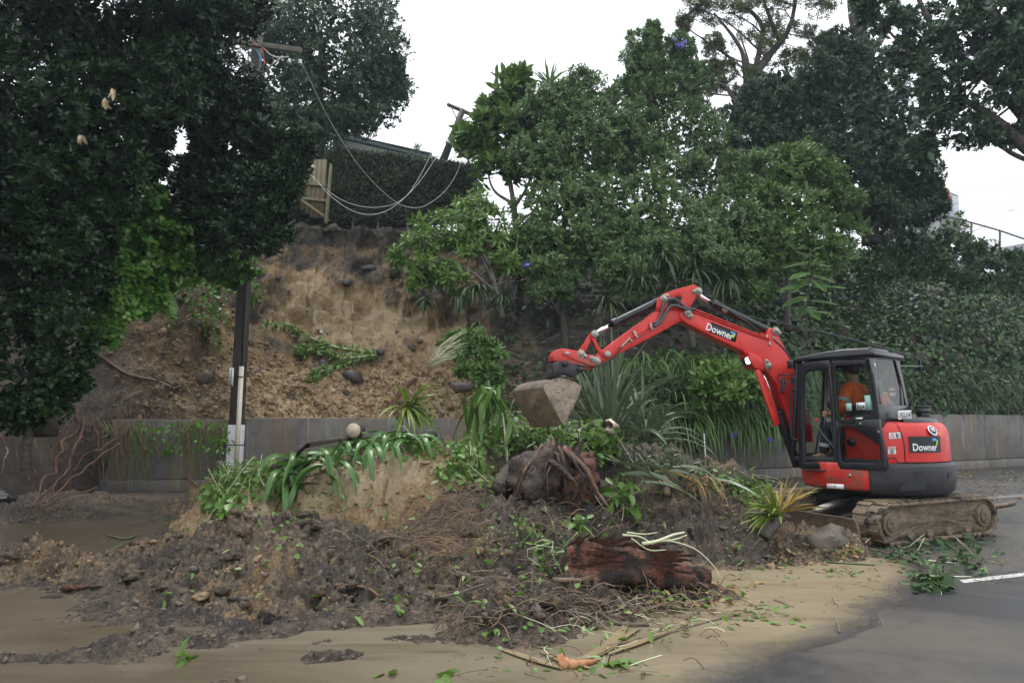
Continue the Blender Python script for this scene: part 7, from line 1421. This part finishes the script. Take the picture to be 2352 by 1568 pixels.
# branches and sticks
for lab, lst, r_0, r_1, mt, lf in (('broken stake with a pale split end standing behind the stump', [(1405, 1030), (1415, 1010), (1428, 992)], .055, .05, 'cutwood', .25), ('thick stub of branch sticking out of the dark slope', [(1534, 1150), (1532, 1120), (1528, 1098)], .045, .035, 'stick', .1), ('long dark branch lying across the fibrous mat', [(1270, 1345), (1400, 1345), (1550, 1340)], .02, .014, 'stick', .05),
        ('black stick at the water edge in front of the red log', [(1370, 1410), (1420, 1440), (1490, 1442)], .022, .014, 'darkclod', .03), ('forked brown twig floating on the muddy water', [(1780, 1382), (1800, 1390), (1822, 1398)], .018, .012, 'stick', .015), ('short stick standing up in the shallow water', [(1920, 1425), (1926, 1440), (1928, 1455)], .016, .013, 'stick', .01),
        ('pale reed floating across the muddy water', [(1520, 1440), (1600, 1425), (1680, 1405), (1745, 1395)], .010, .007, 'fibre', .015), ('long reed pointing toward the orange husk', [(1390, 1490), (1500, 1470), (1600, 1440), (1700, 1415)], .013, .008, 'stick', .02), ('thin branch fallen at the track front, ending on the asphalt', [(1960, 1258), (2020, 1270), (2070, 1285), (2098, 1295)], .012, .006, 'stick', .03),
        ('thin pale twig on the asphalt beyond the puddle', [(2100, 1322), (2160, 1325), (2230, 1326)], .008, .006, 'palestem', .01), ('second pale twig lying nearer the excavator track', [(2125, 1288), (2160, 1291), (2195, 1295)], .008, .006, 'palestem', .01), ('dead branch on the asphalt behind the track', [(2250, 1170), (2300, 1165), (2330, 1158)], .03, .04, 'stick', .04),
        ('brown root curling out of the mud near the front water edge', [(770, 1352), (810, 1350), (850, 1365), (868, 1378)], .014, .010, 'root', .03), ('thin root lying along the water line', [(720, 1400), (800, 1405), (900, 1415)], .007, .005, 'root', .02), ('grey branch lying on the concrete behind the strap plant', [(735, 998), (770, 990), (800, 985)], .04, .03, 'stick', .12), ('split log lying at the foot of the vine heap', [(630, 1090), (665, 1082), (700, 1068)], .09, .10, 'stumpm', .1),
        ('grey stick half buried beside the vine heap', [(535, 1180), (550, 1186), (565, 1195)], .04, .035, 'stick', .03), ('upright brown twig on the clay step', [(878, 1170), (880, 1140), (886, 1110)], .012, .010, 'stick', .06), ('leaning thin branch in front of the bucket', [(1255, 1050), (1285, 1010), (1310, 975)], .02, .014, 'stick', .25), ('short dark log half buried near the water', [(1050, 1325), (1080, 1335), (1110, 1345)], .03, .04, 'darkclod', .03),
        ('bare twig slanting on the heap toward the bucket', [(1080, 1000), (1110, 1030), (1140, 1050)], .014, .01, 'stick', .25), ('straw-coloured reed on the dark soil by the log', [(1260, 1395), (1310, 1400), (1350, 1405)], .008, .006, 'fibre', .03), ('log stub tucked beneath the fresh leafy branch', [(1140, 1130), (1155, 1105), (1168, 1080)], .10, .11, 'stumpm', .02), ('short pale stick beside the boulder', [(1930, 1275), (1960, 1268), (1990, 1258)], .012, .01, 'fibre', .02)):
    tubething('stick', lab, 'stick', hits(lst, lf), r_0, r_1, mt)
# flax or palm sheaths lying in the water
for k, (lab, lst, w_) in enumerate((('broad pale palm sheath half sunk in front of the log', [(1330, 1530), (1400, 1490), (1440, 1440)], .11), ('second palm sheath lying alongside the broad one', [(1300, 1540), (1385, 1500), (1470, 1450)], .07), ('narrow palm sheath closest to the husk', [(1240, 1505), (1300, 1530), (1360, 1545)], .06), ('palm sheath lying crosswise near the bottom edge', [(1150, 1505), (1230, 1525), (1290, 1545)], .07), ('long flat palm blade sunk in the shallow silt', [(1400, 1510), (1480, 1480), (1580, 1440)], .06), ('torn flax blade beside the boulder in the clay', [(1895, 1295), (1940, 1303), (2010, 1302)], .07), ('dark flax blade bent over the mud by the wall', [(245, 1232), (290, 1238), (318, 1228)], .05), ('bent dark blade just below the flax blade by the wall', [(240, 1280), (275, 1250), (318, 1235)], .04))):
    c = curve_pts(hits(lst, .02), 12); T = nrm(np.gradient(c, axis=0)); S = nrm(np.cross(T, Zv)); ww = w_*np.sin(np.linspace(.5, 2.9, 12))[:, None]*.5; V = np.stack([c-S*ww+Zv*.012, c, c+S*ww+Zv*.012], 1).reshape(-1, 3)
    tag(obj('palm_sheath', V, [(3*i+a, 3*i+a+1, 3*i+a+4, 3*i+a+3) for i in range(11) for a in (0, 1)], LF['flax'] if k in (5, 6, 7) else LF['sheath'], None, True), lab, 'leaf')
hk = thing('broken_husk', hit(1320, 1525), 'orange broken palm husk with torn end lying at the edge of the muddy water', 'husk'); c = curve_pts([G(1292, 1520, .04), G(1325, 1524, .04), G(1372, 1516, .03)], 12); mb = MB(); mb.tube(c, np.linspace(.036, .012, 12), 8, True, .35, 2); mb.build('husk', MT['husk'], hk, True); mb = MB(); mb.ball(c[0], (.03, .045, .05), 12, 8, .7, 3); mb.build('torn_end', MT['husk'], hk, True)
V, F = leaf6_geo(np.array([G(1385+i*8, 1512+((i*7) % 9), .03) for i in range(9)]), r6.normal(size=(9, 3))*[1, 1, .3], np.tile([0, -.2, 1.], (9, 1)), .13, .06); obj('leaf_tuft', V, F, LF['vine'], hk, kind='stuff')
tubething('splintered_bark', 'strip of red splintered bark lying at the water edge on the mud', 'bark', hits([(150, 1358), (190, 1355), (235, 1356)], .03), .035, .012, 'redwood', 7, 12, .4)
vine_heap('pair of green leaves stuck in the mud near the bottom edge', [(400, 1505, 440, 1530)], 16, 33, .16, .06, 'vine', .05, 0); vine_heap('bright green leaf pair at the bottom edge beside the palm sheath', [(1010, 1550, 1060, 1566)], 8, 34, .16, .07, 'vine', .03, 0); vine_heap('lone bright leaf flat on the silt near the lower edge', [(870, 1548, 905, 1558)], 4, 35, .15, .07, 'vine', .02, 0)
vine_heap('pale crushed leaf bunch on the dark heap above the log', [(1310, 1200, 1355, 1222)], 22, 36, .14, .11, 'slipleaf', .06, 2)
# exposed root system of the dark tree on the bank
rs = thing('tree_root', G(80, 1185), 'knot of long twisted red-brown tree roots hanging down the cut bank', 'roots')
rd_ = lambda lst: [P(u, v, np.interp(v, [900, 1190], [13.0, 11.3])-.25) for u, v in lst]
for k, (lst, a, b) in enumerate((([(190, 925), (170, 990), (150, 1010), (135, 1060), (110, 1110), (75, 1170)], 0.037, 0.015), ([(190, 950), (185, 1000), (165, 1040), (150, 1080), (115, 1130), (95, 1165)], 0.031, 0.012), ([(280, 1020), (220, 1050), (185, 1090), (140, 1125), (105, 1150)], 0.022, 0.012), ([(300, 985), (240, 1030), (200, 1045), (165, 1080)], 0.019, 0.009), ([(120, 1110), (95, 1135), (70, 1165)], 0.022, 0.009), ([(130, 1120), (110, 1150), (85, 1175)], 0.019, 0.007), ([(170, 960), (130, 1020), (125, 1060)], 0.019, 0.009), ([(5, 1000), (12, 1040), (5, 1075), (-5, 1090)], 0.019, 0.012), ([(215, 1120), (160, 1135), (110, 1155), (60, 1172)], 0.014, 0.007), ([(190, 1000), (210, 1010), (250, 995), (300, 960)], 0.015, 0.007), ([(100, 950), (80, 1010), (95, 1060), (60, 1110)], 0.012, 0.006), ([(60, 960), (50, 1020), (30, 1060)], 0.012, 0.006))):
    mb = MB(); pp = curve_pts(rd_(lst), 26); pp = pp+.05*np.stack([fbm(pp*4+k, 2, k), fbm(pp*4+k+9, 2, k), fbm(pp*4+k+5, 2, k)], -1)*2; mb.tube(pp, np.linspace(a, b, 26), 8, True, .2, k); mb.build('root', MT['root'], rs, True)
tubething('long_root', 'single long red root running down the bank to the ledge behind the pole', 'root', hits([(215, 815), (250, 845), (300, 870), (350, 885), (380, 892), (400, 902), (428, 888)], .12), .04, .03, 'root', 7, 26)
for k, (lab, lst) in enumerate((('pinkish root kinked against the slip just beside the pole', [(595, 680), (600, 700), (590, 725), (600, 740)]), ('root stub dangling over the wall top near the pole', [(610, 960), (615, 985), (635, 1000)]), ('red root poking out beneath the creeper', [(385, 690), (410, 680), (430, 665), (470, 660)]), ('thin root trailing down the wall face in the mud-stained bay', [(480, 1000), (440, 1050), (420, 1090), (450, 1130)]))):
    tubething('root', lab, 'root', hits(lst, .12), .03, .022, 'root', 6, 16)
wg = thing('hanging_weed', P(400, 1010, 15.4), 'brown and green weeds hanging over the end bay of the wall', 'weed')
for k in range(150):
    u = r6.choice([r6.uniform(290, 540), r6.uniform(215, 330), r6.uniform(420, 540)]); v0 = r6.uniform(960, 990); L = abs(r6.normal())*70+15; d = np.interp(u, [200, 560], [15.3, 16.0])-.12
    mb = MB(); mb.tube(curve_pts([P(u, v0, d+.15), P(u+r6.normal()*6, v0+L*.4, d), P(u+r6.normal()*10, v0+L, d-.03)], 7), .006, 3, False); mb.build('strand', MT['fibre'] if k % 3 else LF['lush'], wg)
V, F = leaf6_geo(np.array([P(r6.uniform(300, 530), r6.uniform(965, 1040), 15.3+r6.uniform(0, .4)) for _ in range(160)]), r6.normal(size=(160, 3))*.5+[0, 0, -1], r6.normal(size=(160, 3))+[0, -1, 0], .13*r6.uniform(.5, 1.3, 160), .07); obj('foliage', V, F, LF['lush'], wg, kind='stuff')

# ------------------------------------------------------------------ thin rain haze
hz = MB().box((10, 28, 11), [1, 0, 0], [0, 1, 0], [0, 0, 1], (52, 33, 12.2))
me = raw_mesh('haze', np.array(hz.V), hz.F); m = bpy.data.materials.new('haze'); m.use_nodes = True; t = m.node_tree; t.nodes.clear(); o_ = t.nodes.new('ShaderNodeOutputMaterial'); v_ = t.nodes.new('ShaderNodeVolumePrincipled')
v_.inputs['Color'].default_value = (.72, .86, 1, 1); v_.inputs['Density'].default_value = .0008; v_.inputs['Anisotropy'].default_value = .3; t.links.new(v_.outputs[0], o_.inputs['Volume']); me.materials.append(m)
ho_ = bpy.data.objects.new('haze', me); col.objects.link(ho_); ho_['kind'] = 'stuff'
